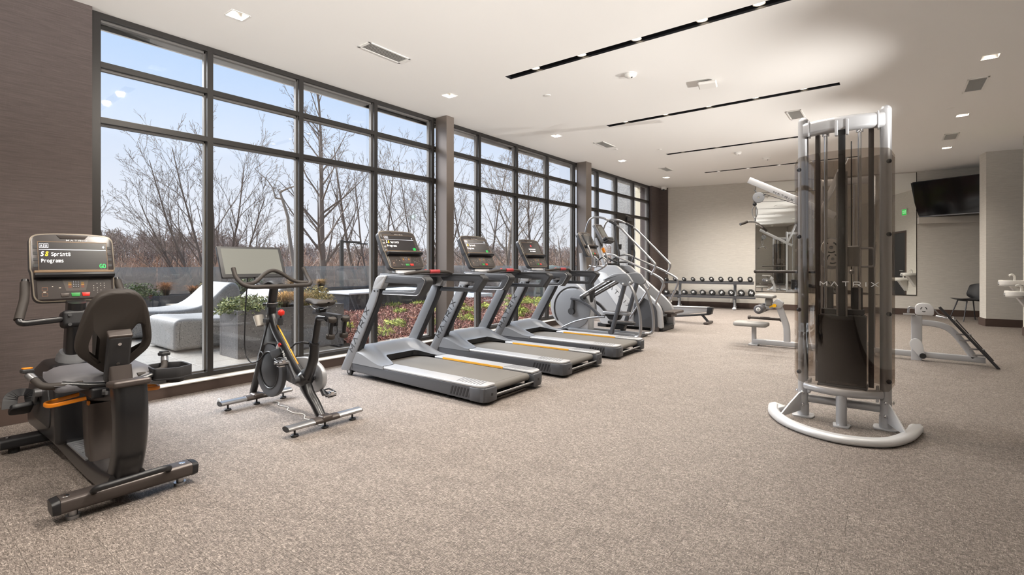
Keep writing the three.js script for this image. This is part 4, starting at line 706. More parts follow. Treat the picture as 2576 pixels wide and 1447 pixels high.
// ================================================================ spin bike
{
  const zc = -2.12, t = thing('spin_bike', 'black spin bike with big tilted screen and red knob before the windows', 'exercise bike', [-3.9, 0, zc]);
  const z = (b) => zc + b, el = (a, b, n = 16) => circleSec(a, b, n);
  const fr = part(t, 'frame', [
    sweep(curve([[-4.19, 0.885, z(0)], [-4.2, 0.8, z(0)], [-4.235, 0.7, z(0)], [-4.33, 0.5, z(0)], [-4.44, 0.27, z(0)], [-4.53, 0.085, z(0)]], 26), el(0.03, 0.036), { up: V(1, 0.3, 0), scale: (q) => [1.1 - 0.15 * q, 1.05 + 0.35 * Math.sin(Math.min(1, q * 2.2) * 3.14) * (q < 0.46 ? 1 : 0) - 0.1 * q] }),
    sweep(curve([[-4.185, 0.8, z(0)], [-4.13, 0.7, z(0)], [-3.97, 0.55, z(0)], [-3.82, 0.42, z(0)], [-3.66, 0.32, z(0)]], 22), el(0.034, 0.045), { up: V(0.7, 0.7, 0) }),
    sweep(curve([[-3.535, 0.62, z(0)], [-3.555, 0.5, z(0)], [-3.61, 0.4, z(0)], [-3.68, 0.33, z(0)], [-3.62, 0.24, z(0)], [-3.52, 0.16, z(0)], [-3.44, 0.075, z(0)]], 28), el(0.036, 0.042), { up: V(1, 0, 0), scale: (q) => [1 + 0.15 * Math.sin(q * 3.14), 0.85 + 0.75 * Math.exp(-(((q - 0.5) / 0.16) ** 2))] }),
    slab(roundPoly([[-4.2, 0.76], [-4.15, 0.72], [-4.03, 0.6], [-4.08, 0.565], [-4.25, 0.56], [-4.33, 0.50], [-4.26, 0.66]], [0.02, 0.02, 0.01, 0.05, 0.05, 0.01, 0.02]), z(-0.026), z(0.026), { bevel: 0.014, seg: 4, crease: 1 }),
    ball(V(-3.67, 0.335, z(0)), 0.066, 20),
  ], M.frameBlack);
  part(t, 'down_tube_reflection', sweep(curve([[-4.125, 0.752, z(0)], [-3.93, 0.578, z(0)], [-3.73, 0.40, z(0)]], 10), hard(rectSec(0.012, 0.005, 0.2, 1)), { up: V(0.7, 0.7, 0) }), M.amberLine, { under: fr });  // warm reflection on the tube, painted as an amber strip
  // lettering and mark on the down tube, reading downwards
  const du = V(0.66, -0.72, 0).normalize(), dv = V(0.72, 0.66, 0).normalize();
  part(t, 'lettering', [letters('PELOTON', V(-3.955, 0.52, z(0.0375)), du, dv, 0.026, 0.002)], M.decal, { under: fr });
  { const c = V(-3.99, 0.575, z(0.038)); part(t, 'emblem', [turnTo(new THREE.TorusGeometry(0.014, 0.0045, 8, 20, 5.2), c, V(0, 0, 1), V(0, 0, 1)), bar(c.clone().addScaledVector(du, -0.02).addScaledVector(dv, -0.018), c.clone().addScaledVector(du, 0.014).addScaledVector(dv, 0.02), 0.003, 0.008, V(0, 0, 1))], M.red, { under: fr }); }
  for (const [x0, zz] of [[-4.46, 0], [-3.41, -0.01]]) {
    const sb = part(t, 'stabilizer', [sweep([V(x0, 0.068, z(0.305 + zz)), V(x0, 0.068, z(-0.305 + zz))], el(0.045, 0.021, 20))], M.steel);
    part(t, 'stabilizer_clamp', [sweep([V(x0, 0.069, z(0.1 + zz)), V(x0, 0.069, z(-0.1 + zz))], el(0.047, 0.024, 20)), rbox(0.1, 0.045, 0.09, 0.02, 3).translate(x0, 0.08, z(zz))], M.brownGrey, { under: sb });
    part(t, 'end_plug', [0.305, -0.305].map((b) => sweep([V(x0, 0.068, z(b + zz)), V(x0, 0.068, z(b * 1.012 + zz))], el(0.044, 0.020, 20))), M.black, { under: sb });
    part(t, 'foot', [0.24, 0, -0.24].flatMap((b) => [lathe([[0.0001, 0], [0.026, 0], [0.028, 0.008], [0.024, 0.016], [0.0001, 0.018]], V(x0, 0, z(b + zz)), V(0, 1, 0), 14), cyl(V(x0, 0.015, z(b + zz)), V(x0, 0.055, z(b + zz)), 0.007)]), M.black);
  }
  part(t, 'transport_wheel', [0.285, -0.285].map((b) => lathe([[0.006, -0.01], [0.026, -0.01], [0.028, 0], [0.026, 0.01], [0.006, 0.01]], V(-4.515, 0.075, z(b)), V(0, 0, 1), 20)), M.silverLight);
  const fc = V(-4.215, 0.335, z(-0.005));
  const fw = part(t, 'flywheel', [lathe([[0.02, -0.01], [0.15, -0.01], [0.16, -0.02], [0.222, -0.02], [0.228, -0.014], [0.228, 0.014], [0.222, 0.02], [0.16, 0.02], [0.15, 0.01], [0.02, 0.01]], fc, V(0, 0, 1), 56)], M.gunmetal);
  part(t, 'flywheel_cover', [lathe([[0.0001, 0.03], [0.05, 0.03], [0.1, 0.026], [0.145, 0.016], [0.15, 0.01]], fc, V(0, 0, 1), 48), lathe([[0.148, 0.019], [0.152, 0.025], [0.158, 0.025], [0.162, 0.019]], fc, V(0, 0, 1), 48)], M.black, { under: fw });
  part(t, 'belt_guard', [slab(roundPoly([[-4.3, 0.28], [-4.3, 0.40], [-4.2, 0.42], [-3.75, 0.49], [-3.55, 0.42], [-3.53, 0.28], [-3.68, 0.19], [-4.18, 0.25]], [0.06, 0.06, 0.06, 0.1, 0.12, 0.1, 0.1, 0.06], 6), z(-0.075), z(-0.115), { bevel: 0.012, seg: 3, crease: 1 })], M.silver);
  part(t, 'brake_arm', [slab(roundPoly([[-4.18, 0.50], [-4.02, 0.545], [-3.98, 0.5], [-4.12, 0.43]], 0.02), z(-0.03), z(0.03), { bevel: 0.006 })], M.charcoal);
  part(t, 'brake_housing', [sweep([V(-4.06, 0.535, z(0.01)), V(-4.03, 0.60, z(0.0))], circleSec(0.022), {})], M.silverLight);
  part(t, 'stem_clamp', [cyl(V(-4.192, 0.875, z(0)), V(-4.19, 0.905, z(0)), 0.045), cyl(V(-4.24, 0.89, z(0.0)), V(-4.29, 0.893, z(0.02)), 0.014)], M.charcoal);
  part(t, 'stem_ring', [lathe([[0.046, 0], [0.049, 0.004], [0.046, 0.008]], V(-4.19, 0.903, z(0)), V(0, 1, 0))], M.chrome);
  part(t, 'stem_post', [sweep([V(-4.192, 0.9, z(0)), V(-4.165, 1.0, z(0)), V(-4.15, 1.06, z(0))], rectSec(0.07, 0.06, 0.45, 5), { up: V(1, 0, 0) })], M.frameBlack);
  part(t, 'stem_head', [sweep(curve([[-4.24, 1.06, z(0.02)], [-4.17, 1.085, z(0)], [-4.05, 1.06, z(0)]], 8), el(0.045, 0.018)), rbox(0.14, 0.03, 0.14, 0.012).translate(-4.13, 1.045, z(0))], M.charcoal);
  const hbm = part(t, 'handlebar', [
    tube(path([[-4.22, 1.205, z(0.30)], [-4.17, 1.13, z(0.305)], [-4.04, 1.055, z(0.285)], [-4.03, 1.055, z(0.1)], [-4.03, 1.055, z(-0.1)], [-4.04, 1.055, z(-0.285)], [-4.17, 1.13, z(-0.305)], [-4.22, 1.205, z(-0.30)]], 0.08, 8), 0.0175, 14),
    tube(path([[-4.08, 1.075, z(0.285)], [-4.13, 1.08, z(0.17)], [-4.17, 1.16, z(0.075)], [-4.18, 1.19, z(0)], [-4.17, 1.16, z(-0.075)], [-4.13, 1.08, z(-0.17)], [-4.08, 1.075, z(-0.285)]], 0.07, 8), 0.0165, 14),
  ], M.grip);
  // screen on its arm ahead of the bars
  {
    const top = V(-4.525, 1.39, z(0)), bot = V(-4.405, 1.125, z(0)), v = top.clone().sub(bot).normalize(), u = V(0, 0, -1), n = u.clone().cross(v).normalize(), m = new THREE.Matrix4().makeBasis(u, v, n).setPosition(bot.clone().addScaledVector(u, -0.03));
    const sc = part(t, 'screen_frame', [slab(roundPoly([[-0.275, 0], [0.275, 0], [0.275, 0.292], [-0.275, 0.292]], 0.012), -0.03, 0, { bevel: 0.005 }).applyMatrix4(m)], M.charcoal);
    part(t, 'screen', [slab([[-0.247, 0.03], [0.247, 0.03], [0.247, 0.27], [-0.247, 0.27]], -0.002, 0.0015, { bevel: 0 }).applyMatrix4(m)], M.offScreen, { under: sc });
    part(t, 'screen_arm', [tube(path([[-4.22, 1.05, z(0)], [-4.4, 1.06, z(0.02)], [-4.45, 1.15, z(0.02)], [-4.48, 1.24, z(0.02)]], 0.05), 0.02)], M.charcoal);
    part(t, 'screen_cable', [tube(curve([[-4.43, 1.14, z(0.09)], [-4.43, 1.0, z(0.1)], [-4.44, 0.7, z(0.11)], [-4.43, 0.48, z(0.11)], [-4.36, 0.40, z(0.1)], [-4.26, 0.42, z(0.08)], [-4.22, 0.47, z(0.06)], [-4.27, 0.49, z(0.055)], [-4.30, 0.45, z(0.055)]], 48), 0.0055, 8)], M.black);
  }
  part(t, 'bottle_holder', [-0.055, 0.055].map((b) => lathe([[0.028, 0], [0.03, 0.0], [0.042, 0.09], [0.039, 0.09], [0.027, 0.004], [0.0001, 0.004]], V(-4.285, 0.71, z(b)), V(-0.35, 1, 0).normalize(), 24)), M.sill);
  part(t, 'holder_bracket', [bar(V(-4.2, 0.76, z(-0.06)), V(-4.2, 0.76, z(0.06)), 0.05, 0.03)], M.charcoal);
  part(t, 'resistance_post', [cyl(V(-4.06, 0.735, z(0)), V(-4.045, 0.79, z(0)), 0.026, 0.02), cyl(V(-4.045, 0.79, z(0)), V(-4.038, 0.82, z(0)), 0.008)], M.charcoal);
  part(t, 'resistance_knob', [sweep([V(-4.042, 0.812, z(0)), V(-4.039, 0.82, z(0)), V(-4.036, 0.845, z(0)), V(-4.034, 0.858, z(0))], circleSec(0.028, 0.028, 18), { up: V(1, 0, 0), scale: (q) => [Math.sin(0.5 + 2.2 * q), Math.sin(0.5 + 2.2 * q)] })], M.red);
  part(t, 'seat_post', [cyl(V(-3.54, 0.6, z(0)), V(-3.49, 0.79, z(0)), 0.0265, 0.0265, 20), tube(path([[-3.49, 0.78, z(0)], [-3.478, 0.832, z(0)], [-3.36, 0.832, z(0)]], 0.03), 0.0265, 16)], M.frameBlack);
  part(t, 'seat_clamp', [cyl(V(-3.545, 0.605, z(0)), V(-3.537, 0.635, z(0)), 0.038), cyl(V(-3.565, 0.63, z(0.03)), V(-3.60, 0.637, z(0.06)), 0.009), tube(path([[-3.6, 0.637, z(0.06)], [-3.66, 0.625, z(0.085)], [-3.72, 0.585, z(0.09)]], 0.02), 0.007, 8)], M.black);
  part(t, 'seat_slider', [bar(V(-3.53, 0.868, z(0)), V(-3.2, 0.858, z(0)), 0.042, 0.026)], M.gunmetal);
  part(t, 'seat_rails', [-0.022, 0.022].map((b) => tube(path([[-3.56, 0.925, z(b)], [-3.5, 0.895, z(b)], [-3.4, 0.895, z(b)], [-3.3, 0.925, z(b * 1.6)]], 0.03), 0.004, 8)), M.steel);
  part(t, 'seat_clamp_block', [rbox(0.06, 0.035, 0.06, 0.01).translate(-3.45, 0.888, z(0))], M.black);
  { // saddle
    const nu = 20, nv = 14, pos = [], idx = [];
    for (let i = 0; i <= nu; i++) for (let j = 0; j <= nv; j++) { const u = i / nu, a = j / nv * Math.PI * 2, w = lerp(0.022, 0.085, smooth(0.25, 0.95, u)) * Math.sqrt(Math.max(0.02, 1 - Math.pow(Math.abs(u * 2 - 1), 10))), hh = 0.02 + 0.01 * u; pos.push(-3.655 + u * 0.31, 0.945 + 0.018 * Math.cos(u * 3.6 + 0.4) * 0.6 + 0.012 * u + Math.sin(a) * hh * Math.sqrt(Math.max(0.02, 1 - Math.pow(Math.abs(u * 2 - 1), 8))), z(Math.cos(a) * w)); }
    for (let i = 0; i < nu; i++) for (let j = 0; j < nv; j++) { const a = i * (nv + 1) + j; idx.push(a, a + 1, a + nv + 1, a + 1, a + nv + 2, a + nv + 1); }
    const g = new THREE.BufferGeometry(); g.setAttribute('position', new THREE.Float32BufferAttribute(pos, 3)); g.setIndex(idx);
    const mg = mergeVertices((g.computeVertexNormals(), g)); mg.computeVertexNormals(); part(t, 'saddle', plain(mg), M.grip);
  }
  part(t, 'weight_rack', [bar(V(-3.24, 0.85, z(0.09)), V(-3.24, 0.85, z(-0.09)), 0.03, 0.016), bar(V(-3.28, 0.78, z(0)), V(-3.28, 0.86, z(0)), 0.06, 0.02, V(1, 0, 0)), ...[0.055, -0.055].flatMap((b) => [1, -1].map((s) => tube(path([[-3.21, 0.85, z(b + s * 0.03)], [-3.2, 0.74, z(b + s * 0.035)], [-3.235, 0.705, z(b + s * 0.02)], [-3.26, 0.735, z(b + s * 0.01)]], 0.012), 0.003, 6)))], M.black);
  for (const [px, py, s] of [[-3.76, 0.475, 1], [-3.56, 0.205, -1]]) {
    part(t, 'crank', [bar(V(-3.66, 0.34, z(s * 0.085)), V(px, py, z(s * 0.095)), 0.016, 0.03)], M.gunmetal);
    const pd = part(t, 'pedal', [rbox(0.085, 0.022, 0.075, 0.006).translate(px, py, z(s * 0.145)), cyl(V(px, py, z(s * 0.09)), V(px, py, z(s * 0.2)), 0.008)], M.steel);
    part(t, 'toe_cage', [tube(path([[px + 0.03, py + 0.01, z(s * 0.115)], [px - 0.05, py + 0.03, z(s * 0.12)], [px - 0.085, py + 0.015, z(s * 0.145)], [px - 0.05, py + 0.03, z(s * 0.175)], [px + 0.03, py + 0.01, z(s * 0.18)]], 0.03), 0.006, 8), ...[0, 1, 2].map((k) => bar(V(px - 0.035 + k * 0.035, py - 0.014, z(s * 0.11)), V(px - 0.035 + k * 0.035, py - 0.014, z(s * 0.18)), 0.008, 0.01))], M.black, { under: pd });
    part(t, 'pedal_clip', [rbox(0.05, 0.014, 0.045, 0.004).translate(px - 0.005, py - 0.025, z(s * 0.145)), rbox(0.02, 0.03, 0.03, 0.005).translate(px + 0.035, py + 0.012, z(s * 0.145))], M.chrome, { under: pd });
  }
  part(t, 'crank_boss', [cyl(V(-3.665, 0.338, z(-0.1)), V(-3.665, 0.338, z(0.095)), 0.026)], M.gunmetal);
  for (const [b, which] of [[0.055, 'left'], [-0.055, 'right']]) { // little weights in the rack behind the saddle
    const w = thing('hand_weight', which + ' of the two small hand weights hanging behind the spin bike saddle', 'hand weight', [-3.2, 0.77, z(b)]), d = V(0.18, 1, 0).normalize(), c = V(-3.225, 0.775, z(b));
    const p = (k) => c.clone().addScaledVector(d, k);
    part(w, 'handle', cyl(p(-0.06), p(0.06), 0.013), M.black);
    for (const k of [-0.062, 0.062]) part(w, 'weight_head', lathe([[0.0001, -0.018], [0.026, -0.018], [0.032, -0.01], [0.032, 0.01], [0.026, 0.018], [0.0001, 0.018]], p(k), d, 22), M.grip);
  }
  reseed(77);
  single('power_cord', [tube(curve(Array.from({ length: 15 }, (_, k) => [lerp(-4.4, -3.46, k / 14), 0.004, z(lerp(-0.12, -0.02, k / 14) + rr(-0.025, 0.025))]), 60), 0.0035, 6)], M.white, 'thin pale power cord lying on the floor under the spin bike', 'cord');
}

// ================================================================ elliptical trainer behind the treadmills
{
  const zc = -7.83, t = thing('elliptical_trainer', 'silver elliptical trainer with round flywheel housing behind the third treadmill', 'elliptical trainer', [-4.0, 0, zc]);
  const z = (b) => zc + b;
  const disc = []; for (let k = 0; k <= 40; k++) { const a = Math.PI * (0.5 - 0.06) + k / 40 * Math.PI * 1.12; disc.push([-4.58 + 0.43 * Math.cos(a), 0.48 + 0.44 * Math.sin(a)]); }
  const body = [...disc, [-4.3, 0.05], [-4.22, 0.06], [-4.2, 0.5], [-4.24, 0.72]];
  const hs = part(t, 'flywheel_housing', [slab(body, z(-0.11), z(0.11), { bevel: 0.02, seg: 3, crease: 0.9 })], M.silver);
  for (const s of [1, -1]) {
    const inner = []; for (let k = 0; k <= 30; k++) { const a = k / 30 * Math.PI * 2; inner.push([-4.53 + 0.36 * Math.cos(a), 0.43 + 0.36 * Math.sin(a)]); }
    part(t, 'side_disc', slab(inner, z(s * 0.105), z(s * 0.125), { bevel: 0.006 }), M.steelGrey, { under: hs });
    part(t, 'housing_band', sweep(inner.slice(6, 19).map(([a, b]) => V(-4.53 + (a + 4.53) * 1.08, 0.43 + (b - 0.43) * 1.08, z(s * 0.116))), circleSec(0.012, 0.012, 8), { fixed: false }), M.charcoal, { under: hs });
  }
  part(t, 'mast', [sweep([[-4.33, 0.6, z(0)], [-4.36, 0.9, z(0)], [-4.38, 1.2, z(0)], [-4.4, 1.42, z(0)]], hard(rectSec(0.12, 0.13, 0.3)), { up: V(1, 0, 0), scale: (q) => [1 - 0.2 * q, 1 - 0.3 * q] })], M.silver);
  part(t, 'mast_shroud', [slab(roundPoly([[-4.4, 0.5], [-4.22, 0.5], [-4.16, 0.75], [-4.24, 1.12], [-4.34, 1.12]], 0.03), z(-0.05), z(0.05), { bevel: 0.012 })], M.charcoal);
  const cm = buildConsole(t, V(-4.16, 1.37, z(0)), V(0, 0, -1), V(-0.215, 0.445, 0).normalize(), 0.46, 0.47, std('lcd_dark', 0x1b1a1b, 0.3));
  for (const s of [1, -1]) {
    // moving arm with its grip
    const ar = part(t, 'hand_lever', [tube(path([[-4.245, 1.73, z(s * 0.27)], [-4.11, 1.5, z(s * 0.28)], [-4.03, 1.30, z(s * 0.28)], [-4.06, 1.19, z(s * 0.26)], [-4.27, 1.06, z(s * 0.16)]], 0.08), 0.0155)], M.steel);
    part(t, 'grip', [tube(path([[-4.245, 1.73, z(s * 0.27)], [-4.14, 1.55, z(s * 0.28)]], 0.02), 0.02)], M.charcoal, { under: ar });
    part(t, 'hand_rest', [tube(path([[-4.2, 1.2, z(s * 0.1)], [-4.04, 1.17, z(s * 0.14)], [-4.0, 1.3, z(s * 0.16)], [-4.08, 1.36, z(s * 0.14)]], 0.03), 0.013)], M.steel);
    // side frame: lever from the crank side, arched tube to the floor
    const lp = part(t, 'arch_tube', [tube(path([[-4.32, 0.66, z(s * 0.2)], [-3.8, 0.955, z(s * 0.24)], [-3.65, 1.02, z(s * 0.255)]], 0.06), 0.021), tube(path([[-3.45, 1.01, z(s * 0.26)], [-3.29, 0.75, z(s * 0.27)], [-3.20, 0.43, z(s * 0.27)], [-3.185, 0.2, z(s * 0.27)], [-3.2, 0.06, z(s * 0.27)], [-3.32, 0.045, z(s * 0.24)], [-3.34, 0.045, z(0)]], 0.09, 8), 0.024)], M.steel);
    part(t, 'arch_bracket', [slab(roundPoly([[-3.86, 0.95], [-3.68, 1.065], [-3.47, 1.085], [-3.40, 1.06], [-3.31, 0.93], [-3.36, 0.875], [-3.50, 0.87], [-3.60, 0.95]], [0.02, 0.05, 0.05, 0.03, 0.03, 0.04, 0.03, 0.05]), z(s * 0.235), z(s * 0.285), { bevel: 0.012, seg: 3, crease: 0.9 })], M.steelGrey, { under: lp });
    part(t, 'bracket_bolt', [[-3.48, 0.905], [-3.36, 0.93]].map(([a, b]) => lathe([[0.0001, 0.012], [0.014, 0.009], [0.018, 0]], V(a, b, z(s * 0.285)), V(0, 0, s), 14)), M.chrome, { under: lp });
    part(t, 'pivot_lever', [bar(V(-4.31, 0.62, z(s * 0.2)), V(-3.62, 1.0, z(s * 0.2)), 0.03, 0.026)], M.grip);
    part(t, 'hanging_link', [bar(V(-3.47, 0.90, z(s * 0.24)), V(-3.71, 0.09, z(s * 0.24)), 0.05, 0.062, V(1, 0, 0)), cyl(V(-3.72, 0.09, z(s * 0.2)), V(-3.72, 0.09, z(s * 0.27)), 0.04)], M.gunmetal);
    // crank, foot beam and pedal
    const hi = s > 0;
    part(t, 'crank', [sweep([V(-4.53, 0.5 - 0.12, z(s * 0.15)), V(-4.5, 0.6, z(s * 0.15))], hard(rectSec(0.03, 0.075, 0.4)), { up: V(1, 0, 0), scale: (q) => [1, 1.25 - 0.45 * q] }), cyl(V(-4.53, 0.385, z(s * 0.12)), V(-4.53, 0.385, z(s * 0.18)), 0.06, 0.06, 24)], M.charcoal);
    part(t, 'foot_beam', [sweep(path([[-4.52, 0.62, z(s * 0.19)], [-4.35, 0.60, z(s * 0.19)], [-4.14, 0.5, z(s * 0.19)], [-3.95, hi ? 0.34 : 0.3, z(s * 0.19)]], 0.08), hard(rectSec(0.04, 0.055, 0.35)))], M.gunmetal);
    part(t, 'ramp_link', [sweep(path([[-4.68, 0.1, z(s * 0.22)], [-4.42, 0.22, z(s * 0.22)], [-4.1, 0.31, z(s * 0.21)], [-3.86, 0.33, z(s * 0.2)]], 0.12), hard(rectSec(0.03, 0.03, 0.45)))], M.steelGrey);
    const fx = hi ? -3.66 : -3.72, fy = hi ? 0.41 : 0.215;
    const ft = part(t, 'foot_plate', [slabY(roundPoly([[fx - 0.24, z(s * 0.08)], [fx + 0.25, z(s * 0.08)], [fx + 0.25, z(s * 0.235)], [fx - 0.24, z(s * 0.235)]], 0.06), fy - 0.03, fy + 0.02, { bevel: 0.012, seg: 3, crease: 0.9 })], hi ? M.steelGrey : M.charcoal);
    part(t, 'foot_plate_pad', [slabY(roundPoly([[fx - 0.2, z(s * 0.095)], [fx + 0.23, z(s * 0.095)], [fx + 0.23, z(s * 0.22)], [fx - 0.2, z(s * 0.22)]], 0.05), fy + 0.018, fy + 0.026, { bevel: 0.003 })], M.brownGrey, { under: ft });
    part(t, 'slide_block', [slab(roundPoly([[fx - 0.2, fy - 0.03], [fx + 0.1, fy - 0.03], [fx + 0.05, fy - 0.12], [fx - 0.12, fy - 0.12]], 0.02), z(s * 0.1), z(s * 0.2), { bevel: 0.006 })], M.black);
  }
  part(t, 'base_rail', [bar(V(-4.6, 0.06, z(0.13)), V(-3.34, 0.05, z(0.13)), 0.045, 0.05), bar(V(-4.6, 0.06, z(-0.13)), V(-3.34, 0.05, z(-0.13)), 0.045, 0.05)], M.steelGrey);
  part(t, 'base_foot', [bx(-4.78, -4.66, 0, 0.07, z(-0.28), z(0.28), 0.02), bx(-3.4, -3.3, 0, 0.07, z(-0.33), z(0.33), 0.02)], M.gunmetal);
  part(t, 'lever_hub', [cyl(V(-4.29, 0.64, z(-0.22)), V(-4.29, 0.64, z(0.22)), 0.035)], M.charcoal);
  part(t, 'adjust_handle', [rbox(0.05, 0.09, 0.03, 0.01).rotateZ(0.4).translate(-4.08, 1.47, z(-0.2))], M.amber);
}

// ================================================================ stair climber
{
  const zc = -9.08, t = thing('stair_climber', 'silver stair climbing machine with long curved steel handrails and dark steps', 'stair climber', [-3.95, 0, zc]);
  const z = (b) => zc + b, hw = 0.33;
  for (const s of [1, -1]) {
    const side = roundPoly([[-4.68, 1.0], [-4.63, 1.19], [-4.45, 1.2], [-4.18, 1.2], [-3.42, 0.56], [-3.3, 0.42], [-3.27, 0.06], [-4.5, 0.06], [-4.6, 0.3]], [0.05, 0.06, 0.05, 0.06, 0.1, 0.1, 0.04, 0.05, 0.1]);
    const sp = part(t, 'side_panel', slab(side, z(s * 0.25), z(s * hw), { bevel: 0.015, seg: 3 }), M.silver);
    part(t, 'light_panel', slab(roundPoly([[-4.60, 0.98], [-4.53, 1.07], [-4.40, 1.05], [-3.86, 0.52], [-3.86, 0.30], [-3.92, 0.27], [-4.1, 0.36]], [0.03, 0.03, 0.05, 0.06, 0.03, 0.03, 0.1]), z(s * (hw - 0.005)), z(s * (hw + 0.016)), { bevel: 0.006 }), M.silverLight, { under: sp });
    part(t, 'lower_guard', slab(roundPoly([[-3.82, 0.07], [-3.82, 0.5], [-3.66, 0.62], [-3.46, 0.52], [-3.38, 0.4], [-3.36, 0.07]], [0.02, 0.06, 0.05, 0.08, 0.06, 0.02]), z(s * (hw - 0.005)), z(s * (hw + 0.02)), { bevel: 0.008 }), M.gunmetal, { under: sp });
    part(t, 'panel_screw', [[-4.52, 1.03], [-3.9, 0.46]].map(([a, b]) => cyl(V(a, b, z(s * (hw + 0.014))), V(a, b, z(s * (hw + 0.021))), 0.01)), M.charcoal, { under: sp });
    const d = V(0.72, -0.69, 0).normalize(), v = V(0.69, 0.72, 0).normalize();
    if (s > 0) part(t, 'lettering', strokeText('MATRIX', V(-4.43, 0.885, z(hw + 0.017)), d, v, 0.068, { wide: 1.3, gap: 0.75, line: 0.14 }), M.darkPrint, { under: sp });
    // handrails
    const y0 = s > 0 ? 0 : 0.03;
    part(t, 'upper_handrail', [tube(path([[-4.82, 1.45, z(s * 0.36)], [-4.83, 1.9, z(s * 0.36)], [-4.72, 2.15, z(s * 0.36)], [-4.45, 2.13, z(s * 0.37)], [-4.1, 1.94, z(s * 0.38)], [-3.44, 1.28, z(s * 0.38)], [-3.37, 1.2, z(s * 0.38)], [-3.46, 1.03, z(s * 0.38)]], 0.12, 8), 0.02)], M.steel);
    part(t, 'middle_handrail', [tube(path([[-4.42, 1.40, z(s * 0.34)], [-4.27, 1.42, z(s * 0.36)], [-3.5, 1.09, z(s * 0.38)], [-3.22, 0.93, z(s * 0.38)], [-3.28, 0.75, z(s * 0.38)], [-3.4, 0.5, z(s * 0.36)]], 0.1, 8), 0.02)], M.steel);
    part(t, 'rail_post', [tube(path([[-4.2, 1.98, z(s * 0.375)], [-4.17, 1.7, z(s * 0.36)], [-4.1, 1.42, z(s * 0.36)], [-4.16, 1.22, z(s * 0.3)]], 0.06), 0.016)], M.gunmetal);
    part(t, 'rail_post', [tube(path([[-3.62, 0.98, z(s * 0.38)], [-3.5, 0.8, z(s * 0.38)], [-3.9, 0.2, z(s * 0.36)]], 0.02), 0.017)], M.steel);
    part(t, 'rail_grip', [tube([[-4.3, 2.05, z(s * 0.375)], [-4.14, 1.965, z(s * 0.38)]], 0.027)], M.charcoal);
    part(t, 'cup_holder', [lathe([[0.036, 0], [0.04, 0.0], [0.045, 0.1], [0.04, 0.1], [0.036, 0.006], [0.0001, 0.006]], V(-4.13, 1.5, z(s * 0.30)), V(0, 1, 0), 20)], M.charcoal);
    part(t, 'foot_block', [rbox(0.16, 0.09, 0.09, 0.02).translate(-3.42, 0.045, z(s * 0.3))], M.brownGrey);
  }
  part(t, 'core', [slab(roundPoly([[-4.62, 0.35], [-4.6, 1.12], [-4.25, 1.12], [-3.5, 0.4], [-3.4, 0.1], [-4.4, 0.08]], 0.05), z(-0.25), z(0.25), { bevel: 0 })], M.charcoal);
  for (let k = 0; k < 5; k++) { const a = -3.36 - k * 0.205, y = 0.27 + k * 0.2; const st = part(t, 'step', [bx(a - 0.23, a, y - 0.03, y, z(-0.25), z(0.25), 0.008)], M.charcoal); part(t, 'riser', [bx(a - 0.22, a - 0.20, y - 0.002, y + 0.17, z(-0.25), z(0.25), 0.004), ...Array.from({ length: 7 }, (_, i) => bx(a - 0.2 + i * 0.026, a - 0.19 + i * 0.026, y - 0.001, y + 0.004, z(-0.23), z(0.23), 0.001))], M.black, { under: st }); }
  part(t, 'base', [bx(-3.45, -3.28, 0.0, 0.09, z(-0.3), z(0.3), 0.02), bx(-4.6, -4.4, 0.0, 0.08, z(-0.3), z(0.3), 0.02)], M.black);
  part(t, 'rear_step', [rbox(0.2, 0.05, 0.5, 0.02).translate(-3.2, 0.34, z(-0.05)), bx(-3.28, -3.2, 0.25, 0.33, z(-0.2), z(0.1), 0.01)], M.brownGrey);
  part(t, 'mast', [sweep([[-4.55, 1.15, z(0)], [-4.68, 1.5, z(0)], [-4.74, 1.75, z(0)]], hard(rectSec(0.16, 0.08, 0.3)), { up: V(1, 0.3, 0) })], M.silver);
  { // tablet console
    const v = V(-0.24, 0.40, 0).normalize(), u = V(0, 0, -1), n = u.clone().cross(v).normalize(), m = new THREE.Matrix4().makeBasis(u, v, n).setPosition(V(-4.52, 1.66, z(0)));
    const hsg = part(t, 'console_housing', [slab(roundPoly([[-0.16, 0], [0.16, 0], [0.17, 0.44], [-0.17, 0.44]], 0.04), -0.06, 0, { bevel: 0.018, seg: 3, crease: 0.9 }).applyMatrix4(m)], M.steelGrey);
    part(t, 'console_face', [slab(roundPoly([[-0.14, 0.1], [0.14, 0.1], [0.15, 0.42], [-0.15, 0.42]], 0.03), -0.003, 0.003, { bevel: 0.001 }).applyMatrix4(m)], M.brownGrey, { under: hsg });
    part(t, 'display', [slab([[-0.1, 0.15], [0.1, 0.15], [0.1, 0.38], [-0.1, 0.38]], 0.002, 0.006, { bevel: 0 }).applyMatrix4(m)], M.offScreen, { under: hsg });
    part(t, 'console_tray', [rbox(0.33, 0.07, 0.09, 0.03, 3).translate(0, 0.05, 0.045).applyMatrix4(m), rbox(0.3, 0.05, 0.12, 0.02, 3).translate(0, -0.005, 0.03).applyMatrix4(m)], M.charcoal);
  }
  part(t, 'console_rest', [tube(path([[-4.62, 1.28, z(0.28)], [-4.45, 1.38, z(0.3)], [-4.2, 1.26, z(0.3)], [-4.2, 1.26, z(-0.3)], [-4.45, 1.38, z(-0.3)], [-4.62, 1.28, z(-0.28)]], 0.06), 0.018)], M.charcoal);
}

